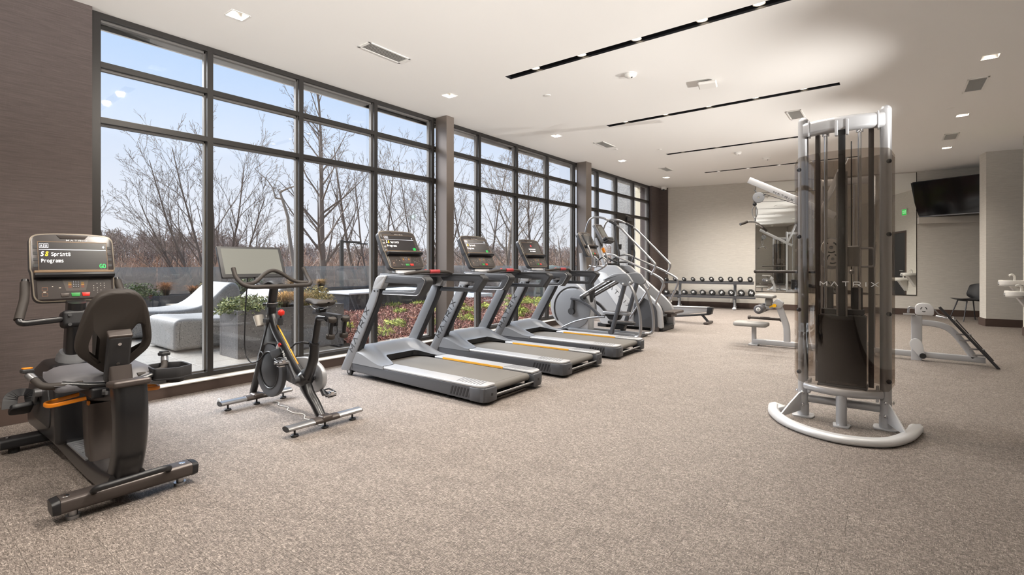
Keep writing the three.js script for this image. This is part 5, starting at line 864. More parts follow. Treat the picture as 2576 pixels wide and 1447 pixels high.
// ================================================================ rower
{
  const zc = -10.5, t = thing('rowing_machine', 'low rowing machine with long pale rail and folding rear foot beyond the stair climber', 'rowing machine', [-3.8, 0, zc]);
  const z = (b) => zc + b;
  part(t, 'rail', [slab(roundPoly([[-4.6, 0.22], [-4.6, 0.29], [-2.98, 0.335], [-2.96, 0.25], [-3.95, 0.075], [-4.6, 0.06]], [0.01, 0.01, 0.01, 0.02, 0.06, 0.02]), z(-0.04), z(0.04), { bevel: 0.006 })], M.silver);
  part(t, 'rail_top', [bar(V(-4.6, 0.30, z(0)), V(-2.96, 0.338, z(0)), 0.11, 0.018)], M.silverLight);
  part(t, 'rail_underside', [bar(V(-4.0, 0.07, z(0)), V(-2.95, 0.2, z(0)), 0.1, 0.035)], M.charcoal);
  part(t, 'rail_end', [slab(roundPoly([[-2.98, 0.345], [-2.875, 0.345], [-2.905, 0.2], [-3.0, 0.19]], 0.01), z(-0.06), z(0.06), { bevel: 0.006 })], M.black);
  part(t, 'rear_leg', [bar(V(-3.11, 0.19, z(0)), V(-2.98, 0.045, z(0)), 0.07, 0.035, V(1, 1, 0))], M.charcoal);
  part(t, 'rear_foot', [bx(-3.02, -2.93, 0.0, 0.05, z(-0.21), z(0.21), 0.02)], M.brownGrey);
  const seat = part(t, 'seat', [slabY(roundPoly([[-4.02, z(0.17)], [-3.76, z(0.15)], [-3.76, z(-0.15)], [-4.02, z(-0.17)]], 0.06), 0.39, 0.43, { bevel: 0.015, seg: 3, crease: 1 })], M.upholstery);
  part(t, 'seat_carriage', [bx(-3.97, -3.81, 0.3, 0.395, z(-0.08), z(0.08), 0.015)], M.black, { under: seat });
  const fh = part(t, 'flywheel_housing', [lathe([[0.0001, -0.13], [0.2, -0.13], [0.27, -0.1], [0.28, 0], [0.27, 0.1], [0.2, 0.13], [0.0001, 0.13]], V(-4.95, 0.42, z(0)), V(0, 0, 1), 40)], M.charcoal);
  part(t, 'flywheel_mesh', [lathe([[0.19, 0.131], [0.2, 0.136], [0.21, 0.131]], V(-4.95, 0.42, z(0)), V(0, 0, 1), 40)], M.steelGrey, { under: fh });
  part(t, 'foot_rest', [1, -1].map((s) => rbox(0.03, 0.3, 0.11, 0.01).rotateZ(-0.7).translate(-4.55, 0.36, z(s * 0.13))), M.charcoal);
  part(t, 'front_foot', [bx(-5.0, -4.9, 0.0, 0.14, z(-0.3), z(0.3), 0.02)], M.gunmetal);
  part(t, 'monitor_arm', [tube(path([[-4.8, 0.6, z(0)], [-4.7, 0.95, z(0)], [-4.62, 1.0, z(0)]], 0.05), 0.02), rbox(0.04, 0.15, 0.2, 0.02).rotateZ(0.3).translate(-4.6, 1.05, z(0))], M.charcoal);
}

// ================================================================ dumbbell rack along the far wall, with its dumbbells
{
  const rackT0 = 0.05, cx = 1.12, at = onBack(cx, 0, 0.42), t = thing('dumbbell_rack', 'two-shelf grey dumbbell rack standing against the far wall', 'dumbbell rack', at.toArray()); t.rotation.y = SK;
  const L = { local: true };
  const shelf = (y, zc, len) => { // two angle rails and saddles, tipped towards the room
    const s = part(t, 'shelf', [bx(-len / 2, len / 2, y - 0.035, y - 0.015, zc - 0.13, zc - 0.06, 0.004).rotateX(0), bx(-len / 2, len / 2, y - 0.075, y - 0.035, zc + 0.05, zc + 0.14, 0.004), bx(-len / 2, len / 2, y - 0.075, y - 0.03, zc + 0.13, zc + 0.145, 0.003), bx(-len / 2, len / 2, y - 0.03, y + 0.0, zc - 0.14, zc - 0.125, 0.003)], M.gunmetal, L); return s;
  };
  shelf(0.745, -0.05, 2.28); shelf(0.375, 0.06, 2.36);
  for (const x of [-0.74, 0.68]) {
    const leg = part(t, 'upright', [sweep([[x, 0.05, 0.06], [x, 0.2, 0.0], [x, 0.32, -0.04], [x, 0.7, -0.14]], hard(rectSec(0.07, 0.06, 0.2)), { up: V(0, 0.3, 1) })], M.steelGrey, L);
    part(t, 'shelf_arm', [bar(V(x, 0.70, -0.16), V(x, 0.66, 0.1), 0.06, 0.035), bar(V(x, 0.33, -0.12), V(x, 0.29, 0.2), 0.06, 0.035)], M.gunmetal, { ...L, under: leg });
    part(t, 'rack_foot', [rbox(0.07, 0.05, 0.5, 0.02).translate(x, 0.05, 0.0), rbox(0.1, 0.06, 0.09, 0.025, 3).translate(x, 0.03, 0.22)], M.silver, { ...L, under: leg });
    part(t, 'upright_face', [bx(x - 0.012, x + 0.012, 0.08, 0.3, 0.08, 0.095, 0.004)], M.silverLight, { ...L, under: leg });
  }
  const toRack = new THREE.Matrix4().makeRotationY(SK).setPosition(at);
  const ordinals = ['first', 'second', 'third', 'fourth', 'fifth', 'sixth', 'seventh', 'eighth', 'ninth', 'tenth'];
  const nums = [['5', '8', '10', '12', '15', '18', '20', '22', '25', '25'], ['20', '22', '25', '30', '32', '35', '40', '42', '45', '50']];
  const xs = [0, 1].map((row) => Array.from({ length: 10 }, (_, i) => row ? lerp(-1.07, 1.08, i / 9) : lerp(-1.1, 1.05, i / 9)));
  for (const row of [0, 1]) for (let i = 0; i < 10; i++) {
    const R = row ? lerp(0.058, 0.086, i / 9) : (i < 5 ? lerp(0.042, 0.052, i / 4) : lerp(0.058, 0.064, (i - 5) / 4)), half = row ? 0.115 : 0.095, hl = row ? 0.07 : 0.05;
    const y = row ? 0.375 - 0.005 + R * 0.9 : 0.745 + R * 0.9, zc = row ? 0.06 : -0.05, tilt = -0.13;
    const p = V(xs[row][i], y, zc + 0.01).applyMatrix4(toRack);
    const d = thing('dumbbell', `${ordinals[i]} dumbbell from the left on the ${row ? 'lower' : 'upper'} shelf of the rack`, 'dumbbell', p.toArray(), { group: row ? 'black dumbbells on the lower shelf' : 'black dumbbells on the upper shelf' });
    d.rotation.set(-tilt * -1, SK, 0, 'YXZ');
    part(d, 'handle', cyl(V(0, 0, -half), V(0, 0, half), 0.016, 0.016, 12), M.steel, L);
    for (const s of [1, -1]) {
      const hd = part(d, 'weight_head', lathe([[0.0001, -hl / 2], [R * 0.86, -hl / 2], [R, -hl / 2 + 0.01], [R, hl / 2 - 0.01], [R * 0.86, hl / 2], [R * 0.8, hl / 2 - 0.003], [0.0001, hl / 2 - 0.003]], V(0, 0, s * half), V(0, 0, s), 26), M.rubber, L);
      if (s > 0) { const g = new TextGeometry(nums[row][i], { font, size: R * 0.62, depth: 0.002, curveSegments: 2, bevelEnabled: false }); g.computeBoundingBox(); const bb = g.boundingBox; g.translate(-(bb.max.x + bb.min.x) / 2, -(bb.max.y + bb.min.y) / 2, 0).rotateZ(((i * 37 + row * 11) % 9 - 4) * 0.22).translate(0, 0, half + hl / 2 - 0.002); part(d, 'number', g, M.decal, { ...L, under: hd }); }
    }
  }
}

// ================================================================ tall cable tower in the foreground
function towerFrame(t, xl, xr, zt, H, zOff = 0) {
  part(t, 'upright', [cyl(V(xl, 0.02, zt), V(xl, H, zt), 0.037, 0.037, 28), ball(V(xl, H, zt), 0.037, 20)], M.silver);
  part(t, 'upright', [cyl(V(xr, 0.02, zt), V(xr, H, zt), 0.037, 0.037, 28), ball(V(xr, H, zt), 0.037, 20)], M.silver);
}
{
  const xl = -0.575, xr = -0.035, zt = -4.68, xm = (xl + xr) / 2, t = thing('cable_tower', 'tall silver cable tower with curved smoked guards and weight stack, right foreground', 'weight machine', [xm, 0, zt]);
  towerFrame(t, xl, xr, zt, 2.40);
  const arcPts = (y, x0, x1, zEnd, bow, n = 20) => Array.from({ length: n + 1 }, (_, k) => { const q = k / n * 2 - 1; return V(lerp(x0, x1, k / n), y, zEnd + bow * (1 - q * q)); });
  part(t, 'top_beam', [sweep(arcPts(2.325, xl + 0.02, xr - 0.02, zt + 0.01, 0.07), rectSec(0.075, 0.115, 0.4, 5))], M.silver);
  part(t, 'beam_plate', [xl + 0.045, xr - 0.045].map((x) => rbox(0.012, 0.13, 0.09, 0.005).translate(x, 2.325, zt + 0.025)), M.silver);
  part(t, 'lower_beam', [sweep(arcPts(0.262, xl + 0.03, xr - 0.03, zt + 0.05, 0.10), circleSec(0.034, 0.034, 20))], M.silver);
  part(t, 'beam_plate', [xl + 0.05, xr - 0.05].map((x) => rbox(0.02, 0.11, 0.1, 0.006).translate(x, 0.262, zt + 0.04)), M.silver);
  part(t, 'cross_tube', [cyl(V(xl + 0.02, 0.145, zt - 0.02), V(xr - 0.02, 0.145, zt - 0.02), 0.034, 0.034, 20)], M.silver);
  part(t, 'centre_leg', [cyl(V(xm + 0.0, 0.0, zt + 0.13), V(xm, 0.25, zt + 0.14), 0.036, 0.036, 24)], M.silver);
  part(t, 'floor_plate', [slabY(roundPoly([[xm - 0.06, zt + 0.08], [xm + 0.06, zt + 0.08], [xm + 0.05, zt + 0.19], [xm - 0.05, zt + 0.19]], 0.02), 0, 0.01, { bevel: 0.002 })], M.silver);
  for (const x of [xl, xr]) part(t, 'floor_plate', [slabY(roundPoly([[x - 0.07, zt - 0.07], [x + 0.07, zt - 0.07], [x + 0.08, zt], [x + 0.07, zt + 0.07], [x - 0.07, zt + 0.07], [x - 0.08, zt]], 0.02), 0, 0.012, { bevel: 0.002 }), cyl(V(x, 0, zt), V(x, 0.1, zt), 0.042, 0.042, 24)], M.silver);
  // crescent floor bar
  const arc = [[-0.795, -4.70], [-0.76, -4.52], [-0.64, -4.30], [-0.46, -4.16], [-0.26, -4.115], [-0.05, -4.20], [0.07, -4.40], [0.125, -4.60], [0.145, -4.72]];
  part(t, 'base_bow', [sweep(curve(arc.map(([a, b]) => [a, 0.03, b]), 40), rectSec(0.085, 0.056, 0.48, 5))], M.silverLight);
  part(t, 'bow_tail', [slabY(roundPoly([[-0.76, -4.55], [-0.84, -4.72], [-0.80, -4.79], [-0.70, -4.70]], 0.02), 0.008, 0.052, { bevel: 0.01 }), slabY(roundPoly([[0.08, -4.55], [0.1, -4.72], [0.17, -4.79], [0.19, -4.70]], 0.02), 0.008, 0.052, { bevel: 0.01 })], M.silverLight);
  for (const [x, ex, ez] of [[xl, -0.70, -4.42], [xr, 0.085, -4.44]]) {
    const a = V(x, 0, zt), b = V(ex, 0, ez), dir = b.clone().sub(a).normalize(), len = b.distanceTo(a);
    const g = slab([[0.03, 0.05], [0.03, 0.20], [0.06, 0.19], [len * 0.6, 0.125], [len, 0.05], [len, 0.035], [len * 0.5, 0.04]], -0.006, 0.006, { bevel: 0.002, crease: 0.4 });
    g.applyMatrix4(new THREE.Matrix4().makeBasis(dir, V(0, 1, 0), dir.clone().cross(V(0, 1, 0))).setPosition(a));
    part(t, 'gusset_plate', [g], M.silverLight);
  }
  part(t, 'bolt_head', [xl, xr].flatMap((x) => [0.1, 0.2].map((y) => lathe([[0.0001, 0.014], [0.012, 0.012], [0.014, 0]], V(x, y, zt + 0.037), V(0, 0, 1), 12))).concat([xl, xr].flatMap((x, i) => [0.1, 0.2].map((y) => lathe([[0.0001, 0.014], [0.012, 0.012], [0.014, 0]], V(x + (i ? 0.04 : -0.04), y, zt), V(i ? 1 : -1, 0, 0), 12)))), M.chrome);
  // guards: curved smoked sheets before and behind the stack
  const guard = (front) => {
    const n = 36, pos = [], uv = [], idx = [], sgn = front ? 1 : -1, x0 = xl - 0.055, x1 = xr + 0.055;
    for (let j = 0; j <= 1; j++) for (let k = 0; k <= n; k++) { const q = k / n * 2 - 1, e = 1 - Math.pow(Math.abs(q), 2.6), corner = 0.05 * smooth(0.9, 1, Math.abs(q)); pos.push(lerp(x0, x1, k / n), j ? 2.095 + 0.0 * e - corner : 0.30 + corner, zt + sgn * (0.052 + 0.17 * e)); uv.push(k / n, j); }
    for (let k = 0; k < n; k++) { const a = k, b = k + 1, c = k + n + 1, d = c + 1; front ? idx.push(a, b, c, b, d, c) : idx.push(a, c, b, b, c, d); }
    const g = new THREE.BufferGeometry(); g.setAttribute('position', new THREE.Float32BufferAttribute(pos, 3)); g.setAttribute('uv', new THREE.Float32BufferAttribute(uv, 2)); g.setIndex(idx); g.computeVertexNormals();
    const gm = part(t, 'guard', [plain(g)], M.smoke);
    part(t, 'guard_bolt', [x0 + 0.035, x1 - 0.035].flatMap((x) => [0.37, 0.87, 1.46, 2.0].map((y) => lathe([[0.0001, 0.018], [0.013, 0.016], [0.017, 0.006], [0.017, 0]], V(x, y, zt + sgn * 0.075), V(0, 0, sgn), 14))), M.black, { under: gm });
    return gm;
  };
  const g1 = guard(true); guard(false);
  part(t, 'lettering', strokeText('MATRIX', V(-0.435, 1.075, zt + 0.226), V(1, 0, 0), V(0, 1, 0), 0.032, { wide: 1.35, gap: 0.85, line: 0.16, deep: 0.002 }), M.decal, { under: g1 });
  // inside: guide rods, stack, weight plates, carriage rail, pulleys
  for (const x of [xm - 0.11, xm + 0.11]) part(t, 'guide_rod', [cyl(V(x, 0.28, zt + 0.04), V(x, 2.30, zt + 0.04), 0.0125, 0.0125, 16), cyl(V(x, 2.25, zt + 0.04), V(x, 2.275, zt + 0.04), 0.024, 0.024, 16)], M.chrome);
  part(t, 'slide_rail', [bar(V(xm, 0.3, zt + 0.09), V(xm, 2.30, zt + 0.09), 0.045, 0.03, V(0, 0, 1))], M.black);
  part(t, 'rail_edge', [-0.03, 0.03].map((d) => bar(V(xm + d, 0.75, zt + 0.085), V(xm + d, 1.95, zt + 0.085), 0.012, 0.02, V(0, 0, 1))), M.steel);
  part(t, 'rail_clamp', [rbox(0.02, 0.12, 0.05, 0.006).translate(xm - 0.035, 2.29, zt + 0.1), rbox(0.02, 0.12, 0.05, 0.006).translate(xm + 0.035, 2.29, zt + 0.1)], M.silver);
  const pl = []; for (let k = 0; k < 20; k++) { const y = 0.335 + k * 0.0255; pl.push(part(t, 'weight_plate', [bx(xm - 0.145, xm + 0.145, y, y + 0.024, zt - 0.05, zt + 0.075, 0.003)], M.black)); }
  part(t, 'stack_shroud', [bx(xm - 0.155, xm + 0.155, 0.31, 0.84, zt + 0.115, zt + 0.123, 0.003), bx(xm - 0.155, xm - 0.149, 0.31, 0.84, zt - 0.05, zt + 0.12, 0.002), bx(xm + 0.149, xm + 0.155, 0.31, 0.84, zt - 0.05, zt + 0.12, 0.002)], M.blackGloss);
  part(t, 'stack_head', [bx(xm - 0.14, xm + 0.14, 0.848, 0.89, zt - 0.05, zt + 0.06, 0.006), bx(xm + 0.06, xm + 0.13, 0.6, 1.06, zt + 0.02, zt + 0.05, 0.008), bx(xm - 0.13, xm - 0.06, 0.85, 1.06, zt + 0.0, zt + 0.03, 0.008)], M.black);
  part(t, 'stack_base', [bx(xm - 0.16, xm + 0.16, 0.27, 0.31, zt - 0.06, zt + 0.13, 0.006)], M.gunmetal);
  part(t, 'weight_label', [bx(xm - 0.1, xm + 0.1, 0.318, 0.333, zt + 0.122, zt + 0.125, 0)], M.brownGrey);
  const pulley = (c, ax, R) => {
    const p = part(t, 'pulley', [lathe([[R * 0.2, -0.012], [R * 0.95, -0.012], [R, -0.008], [R * 0.9, 0], [R, 0.008], [R * 0.95, 0.012], [R * 0.2, 0.012]], c, ax, 36)], M.whiteMetal);
    const q = new THREE.Quaternion().setFromUnitVectors(V(0, 0, 1), ax);
    part(t, 'pulley_slot', [0, 1, 2].map((k) => { const a0 = k * 2.094; return sweep(Array.from({ length: 9 }, (_, i) => { const a = a0 + i / 8 * 1.2; return V(R * 0.6 * Math.cos(a), R * 0.6 * Math.sin(a), 0.0125).applyQuaternion(q).add(c); }), hard(rectSec(R * 0.16, 0.002, 0.2, 1)), { up: ax }); }), M.black, { under: p });
    part(t, 'pulley_axle', [cyl(c.clone().addScaledVector(ax, -0.025), c.clone().addScaledVector(ax, 0.025), R * 0.14)], M.steel, { under: p });
  };
  pulley(V(xm - 0.075, 1.37, zt + 0.03), V(0.1, 0, 1).normalize(), 0.068); pulley(V(xm - 0.065, 1.28, zt + 0.03), V(0.1, 0, 1).normalize(), 0.06);
  part(t, 'pulley_bracket', [slab(roundPoly([[xm - 0.15, 1.22], [xm - 0.15, 1.42], [xm - 0.07, 1.46], [xm + 0.0, 1.42], [xm + 0.0, 1.22], [xm - 0.07, 1.19]], 0.05), zt + 0.005, zt + 0.012, { bevel: 0.002 })], M.silver);
  part(t, 'cable', [cyl(V(xm - 0.01, 0.9, zt + 0.05), V(xm - 0.01, 2.28, zt + 0.05), 0.004, 0.004, 8), cyl(V(xm + 0.055, 0.9, zt - 0.02), V(xm + 0.055, 2.2, zt - 0.02), 0.004, 0.004, 8)], M.black);
  part(t, 'carriage', [rbox(0.09, 0.16, 0.06, 0.01).translate(xm + 0.065, 1.30, zt + 0.03), tube(path([[xm + 0.1, 1.36, zt + 0.03], [xm + 0.2, 1.36, zt + 0.03], [xm + 0.2, 1.22, zt + 0.03], [xm + 0.1, 1.22, zt + 0.03]], 0.02), 0.008), ball(V(xm + 0.06, 1.18, zt + 0.06), 0.018)], M.steel);
  for (const x of [xl + 0.1, xr - 0.09]) part(t, 'inner_post', [bar(V(x, 0.29, zt - 0.03), V(x, 2.28, zt - 0.03), 0.035, 0.03, V(0, 0, 1)), cyl(V(x, 0.45, zt - 0.012), V(x, 0.46, zt - 0.005), 0.008)], M.brownGrey);
}

// ================================================================ dual station behind the tower: pulldown on the left, low row on the right
{
  const zt = -8.25, xl = -0.80, xr = -0.21, xm = (xl + xr) / 2, t = thing('pulldown_row_machine', 'silver pulldown and row station with padded seat, far behind the tall tower', 'weight machine', [xm, 0, zt]);
  towerFrame(t, xl, xr, zt, 2.40);
  part(t, 'top_beam', [bar(V(xl, 2.37, zt), V(xr, 2.37, zt), 0.06, 0.09)], M.silver);
  part(t, 'cross_tube', [bar(V(xl, 0.16, zt), V(xr, 0.16, zt), 0.06, 0.06)], M.silver);
  // pulldown arm
  part(t, 'pulldown_arm', [bar(V(-0.62, 1.90, zt), V(-1.735, 2.515, zt), 0.06, 0.095), bar(V(-0.80, 1.95, zt), V(-0.5, 2.7, zt), 0.07, 0.06)], M.silver);
  part(t, 'lettering', strokeText('MATRIX', V(-1.40, 2.29, zt + 0.031), V(0.87, -0.49, 0).normalize(), V(0.49, 0.87, 0).normalize(), 0.026, { wide: 1.4, gap: 0.8, line: 0.2 }), M.darkPrint);
  const pu = part(t, 'pulley', [lathe([[0.015, -0.02], [0.075, -0.02], [0.082, -0.012], [0.07, 0], [0.082, 0.012], [0.075, 0.02], [0.015, 0.02]], V(-1.60, 2.235, zt + 0.02), V(0.25, 0, 1).normalize(), 32)], M.steelGrey);
  part(t, 'pulley_bracket', [bar(V(-1.66, 2.36, zt), V(-1.58, 2.24, zt), 0.05, 0.012), bar(V(-1.5, 2.28, zt), V(-1.58, 2.24, zt), 0.05, 0.012)], M.gunmetal, { under: pu });
  part(t, 'cable', [tube([[-1.675, 2.23, zt], [-1.655, 2.12, zt]], 0.005, 8), tube([[-1.56, 2.3, zt], [-0.7, 1.93, zt]], 0.004, 8)], M.black);
  part(t, 'cable_stop', [ball(V(-1.655, 2.14, zt), 0.03, 14)], M.black);
  part(t, 'carabiner', [sweep(curve([[-1.655, 2.12, zt], [-1.69, 2.05, zt], [-1.675, 1.96, zt], [-1.65, 1.93, zt], [-1.63, 1.96, zt], [-1.625, 2.06, zt]], 24, true), circleSec(0.008, 0.008, 8), { fixed: false, closed: true }), tube([[-1.65, 1.93, zt], [-1.655, 1.87, zt]], 0.008, 8)], M.steel);
  part(t, 'pulldown_bar', [tube(path([[-1.72, 1.80, zt + 0.62], [-1.66, 1.85, zt + 0.4], [-1.655, 1.87, zt], [-1.66, 1.85, zt - 0.4], [-1.6, 1.76, zt - 0.6]], 0.08), 0.015)], M.steel);
  part(t, 'bar_grip', [tube([[-1.718, 1.80, zt + 0.61], [-1.672, 1.842, zt + 0.44]], 0.02), tube([[-1.653, 1.838, zt - 0.44], [-1.602, 1.765, zt - 0.59]], 0.02)], M.grip);
  // seat, thigh roller pads
  const sf = part(t, 'seat_frame', [bar(V(-1.665, 0.03, zt), V(-1.665, 0.29, zt), 0.06, 0.06, V(1, 0, 0)), bar(V(-1.67, 0.055, zt), V(-0.78, 0.055, zt), 0.07, 0.075), sweep(path([[-1.22, 0.09, zt], [-1.22, 0.30, zt], [-1.27, 0.45, zt], [-1.345, 0.66, zt]], 0.15), hard(rectSec(0.065, 0.085, 0.2)), { up: V(1, 0.2, 0) })], M.silver);
  part(t, 'foot_plate', [bx(-1.73, -1.6, 0, 0.02, zt - 0.09, zt + 0.09, 0.004)], M.silver, { under: sf });
  part(t, 'seat_pad', [slabY(roundPoly([[-1.94, zt + 0.16], [-1.47, zt + 0.16], [-1.47, zt - 0.16], [-1.94, zt - 0.16]], 0.07), 0.285, 0.345, { bevel: 0.02, seg: 4, crease: 1 })], M.upholstery);
  part(t, 'chest_pad', [rbox(0.26, 0.05, 0.28, 0.022, 3).rotateZ(-0.05).translate(-1.51, 0.745, zt - 0.02), rbox(0.1, 0.12, 0.1, 0.03, 3).translate(-1.46, 0.66, zt)], M.upholstery);
  for (const s of [1, -1]) { const r = part(t, 'thigh_roller', [lathe([[0.0001, -0.11], [0.05, -0.11], [0.066, -0.095], [0.066, 0.095], [0.05, 0.11], [0.0001, 0.11]], V(-1.55, 0.565, zt + s * 0.18), V(0, 0, 1), 24), ], M.seatVinyl); part(t, 'roller_cap', [lathe([[0.0001, 0.006], [0.025, 0.004], [0.03, 0]], V(-1.55, 0.565, zt + s * 0.18 + s * 0.11), V(0, 0, s), 18)], M.white, { under: r }); }
  part(t, 'roller_arm', [sweep(path([[-1.33, 0.66, zt], [-1.40, 0.60, zt], [-1.55, 0.565, zt]], 0.04), hard(rectSec(0.045, 0.06, 0.3))), cyl(V(-1.55, 0.565, zt - 0.3), V(-1.55, 0.565, zt + 0.3), 0.018), slab(roundPoly([[-1.42, 0.64], [-1.34, 0.72], [-1.26, 0.66], [-1.29, 0.58], [-1.37, 0.57]], 0.025), zt - 0.045, zt + 0.045, { bevel: 0.005 })], M.silver);
  part(t, 'adjust_knob', [cyl(V(-1.375, 0.615, zt + 0.045), V(-1.375, 0.615, zt + 0.085), 0.026, 0.026, 18), bar(V(-1.39, 0.62, zt + 0.06), V(-1.44, 0.585, zt + 0.06), 0.02, 0.02)], M.yellow);
  part(t, 'foot_roller', [cyl(V(-1.76, 0.41, zt - 0.05), V(-1.29, 0.405, zt - 0.05), 0.022), cyl(V(-1.76, 0.41, zt - 0.05), V(-1.73, 0.41, zt - 0.05), 0.032), cyl(V(-1.32, 0.405, zt - 0.05), V(-1.29, 0.405, zt - 0.05), 0.032)], M.brownGrey);
  part(t, 'side_grip', [tube([[-1.63, 1.117, zt + 0.05], [-0.8, 1.12, zt + 0.05]], 0.021, 14), ball(V(-1.635, 1.117, zt + 0.05), 0.026, 14)], M.grip);
  // low row side
  part(t, 'row_post', [bar(V(0.255, 0.0, zt), V(0.255, 0.57, zt), 0.11, 0.085, V(0, 0, 1))], M.silver);
  part(t, 'row_beam', [bar(V(-0.21, 0.08, zt), V(0.9, 0.07, zt), 0.07, 0.07), sweep(path([[0.2, 0.49, zt], [0.45, 0.48, zt], [0.60, 0.42, zt], [0.80, 0.09, zt]], 0.16, 8), hard(rectSec(0.07, 0.075, 0.2)), { up: V(0.4, 1, 0) })], M.silver);
  const bl = part(t, 'row_pulley_block', [slab(roundPoly([[0.24, 0.58], [0.24, 0.70], [0.29, 0.735], [0.38, 0.735], [0.425, 0.68], [0.425, 0.58]], 0.03), zt - 0.05, zt + 0.05, { bevel: 0.008 })], M.silverLight);
  part(t, 'block_slot', [0, 1, 2].map((k) => sweep(Array.from({ length: 7 }, (_, i) => { const a = k * 2.09 + i / 6 * 1.1; return V(0.325 + 0.03 * Math.cos(a), 0.655 + 0.03 * Math.sin(a), zt + 0.0505); }), hard(rectSec(0.009, 0.002, 0.2, 1)), { up: V(0, 0, 1) })), M.black, { under: bl });
  part(t, 'low_disc', [slab(roundPoly([[0.18, 0.18], [0.19, 0.26], [0.255, 0.29], [0.31, 0.24], [0.33, 0.12], [0.34, 0.07], [0.29, 0.04]], 0.05), zt + 0.045, zt + 0.06, { bevel: 0.004 })], M.silverLight);
  part(t, 'low_wheel', [cyl(V(0.315, 0.065, zt + 0.03), V(0.315, 0.065, zt + 0.085), 0.034, 0.034, 20)], M.rubber);
  part(t, 'row_handle', [tube(path([[0.425, 0.66, zt], [0.47, 0.60, zt], [0.55, 0.565, zt]], 0.02), 0.008, 8), tube([[0.46, 0.56, zt - 0.16], [0.62, 0.545, zt + 0.06]], 0.014), tube(path([[0.24, 0.66, zt], [0.18, 0.68, zt], [0.17, 0.60, zt]], 0.02), 0.012)], M.steel);
  part(t, 'drink_tray', [bx(0.12, 0.24, 0.575, 0.585, zt - 0.1, zt + 0.08, 0.003)], M.steel);
  part(t, 'foot_board', [bar(V(0.47, 0.70, zt + 0.14), V(1.0, 0.0, zt + 0.14), 0.05, 0.03, V(0.8, 0.6, 0)), bar(V(0.62, 0.56, zt - 0.16), V(0.98, 0.06, zt - 0.16), 0.2, 0.012, V(0.8, 0.6, 0)), bar(V(0.62, 0.52, zt + 0.14), V(0.99, 0.02, zt + 0.14), 0.16, 0.012, V(0.8, 0.6, 0))], M.charcoal);
  part(t, 'foot_board_brace', [[0.71, 0.36], [0.83, 0.19]].flatMap(([a, y]) => [bar(V(a - 0.08, y + 0.01, zt + 0.06), V(a + 0.06, y + 0.01, zt + 0.06), 0.02, 0.02), bar(V(a - 0.05, y - 0.06, zt + 0.06), V(a + 0.08, y - 0.06, zt + 0.06), 0.02, 0.02)]), M.steel);
  for (let k = 0; k < 14; k++) part(t, 'weight_plate', [bx(xm - 0.15, xm + 0.15, 0.24 + k * 0.026, 0.264 + k * 0.026, zt - 0.06, zt + 0.06, 0.003)], M.black);
  for (const x of [xm - 0.1, xm + 0.1]) part(t, 'guide_rod', [cyl(V(x, 0.2, zt), V(x, 2.35, zt), 0.012)], M.chrome);
}

// ================================================================ television, chairs, drinking fountains
{
  const ax = V(0.888, 0, 0.46), nn = V(-0.46, 0, 0.888), c = V(1.08, 2.75, -14.95), t = thing('television', 'large black wall-mounted television turned towards the windows above a pale ledge', 'television', c.toArray());
  const m = new THREE.Matrix4().makeBasis(ax, V(0, 1, 0), nn).setPosition(c).multiply(new THREE.Matrix4().makeRotationX(0.19));
  part(t, 'television_case', [rbox(1.46, 0.85, 0.035, 0.008).applyMatrix4(m), rbox(0.9, 0.5, 0.05, 0.02).translate(0, -0.06, -0.035).applyMatrix4(m)], M.black);
  part(t, 'television_screen', [rbox(1.435, 0.80, 0.004, 0.001).translate(0, 0.012, 0.0175).applyMatrix4(m)], M.tvScreen);
  part(t, 'lower_bezel', [rbox(1.46, 0.022, 0.01, 0.003).translate(0, -0.412, 0.016).applyMatrix4(m), rbox(0.04, 0.008, 0.004, 0.002).translate(0, -0.412, 0.0225).applyMatrix4(m)], M.steelGrey);
  part(t, 'wall_arm', [bar(V(0, -0.05, -0.06).applyMatrix4(m), V(1.25, 2.7, -15.42), 0.08, 0.06), rbox(0.3, 0.4, 0.03, 0.005).translate(1.3, 2.7, -15.42)], M.black);
}
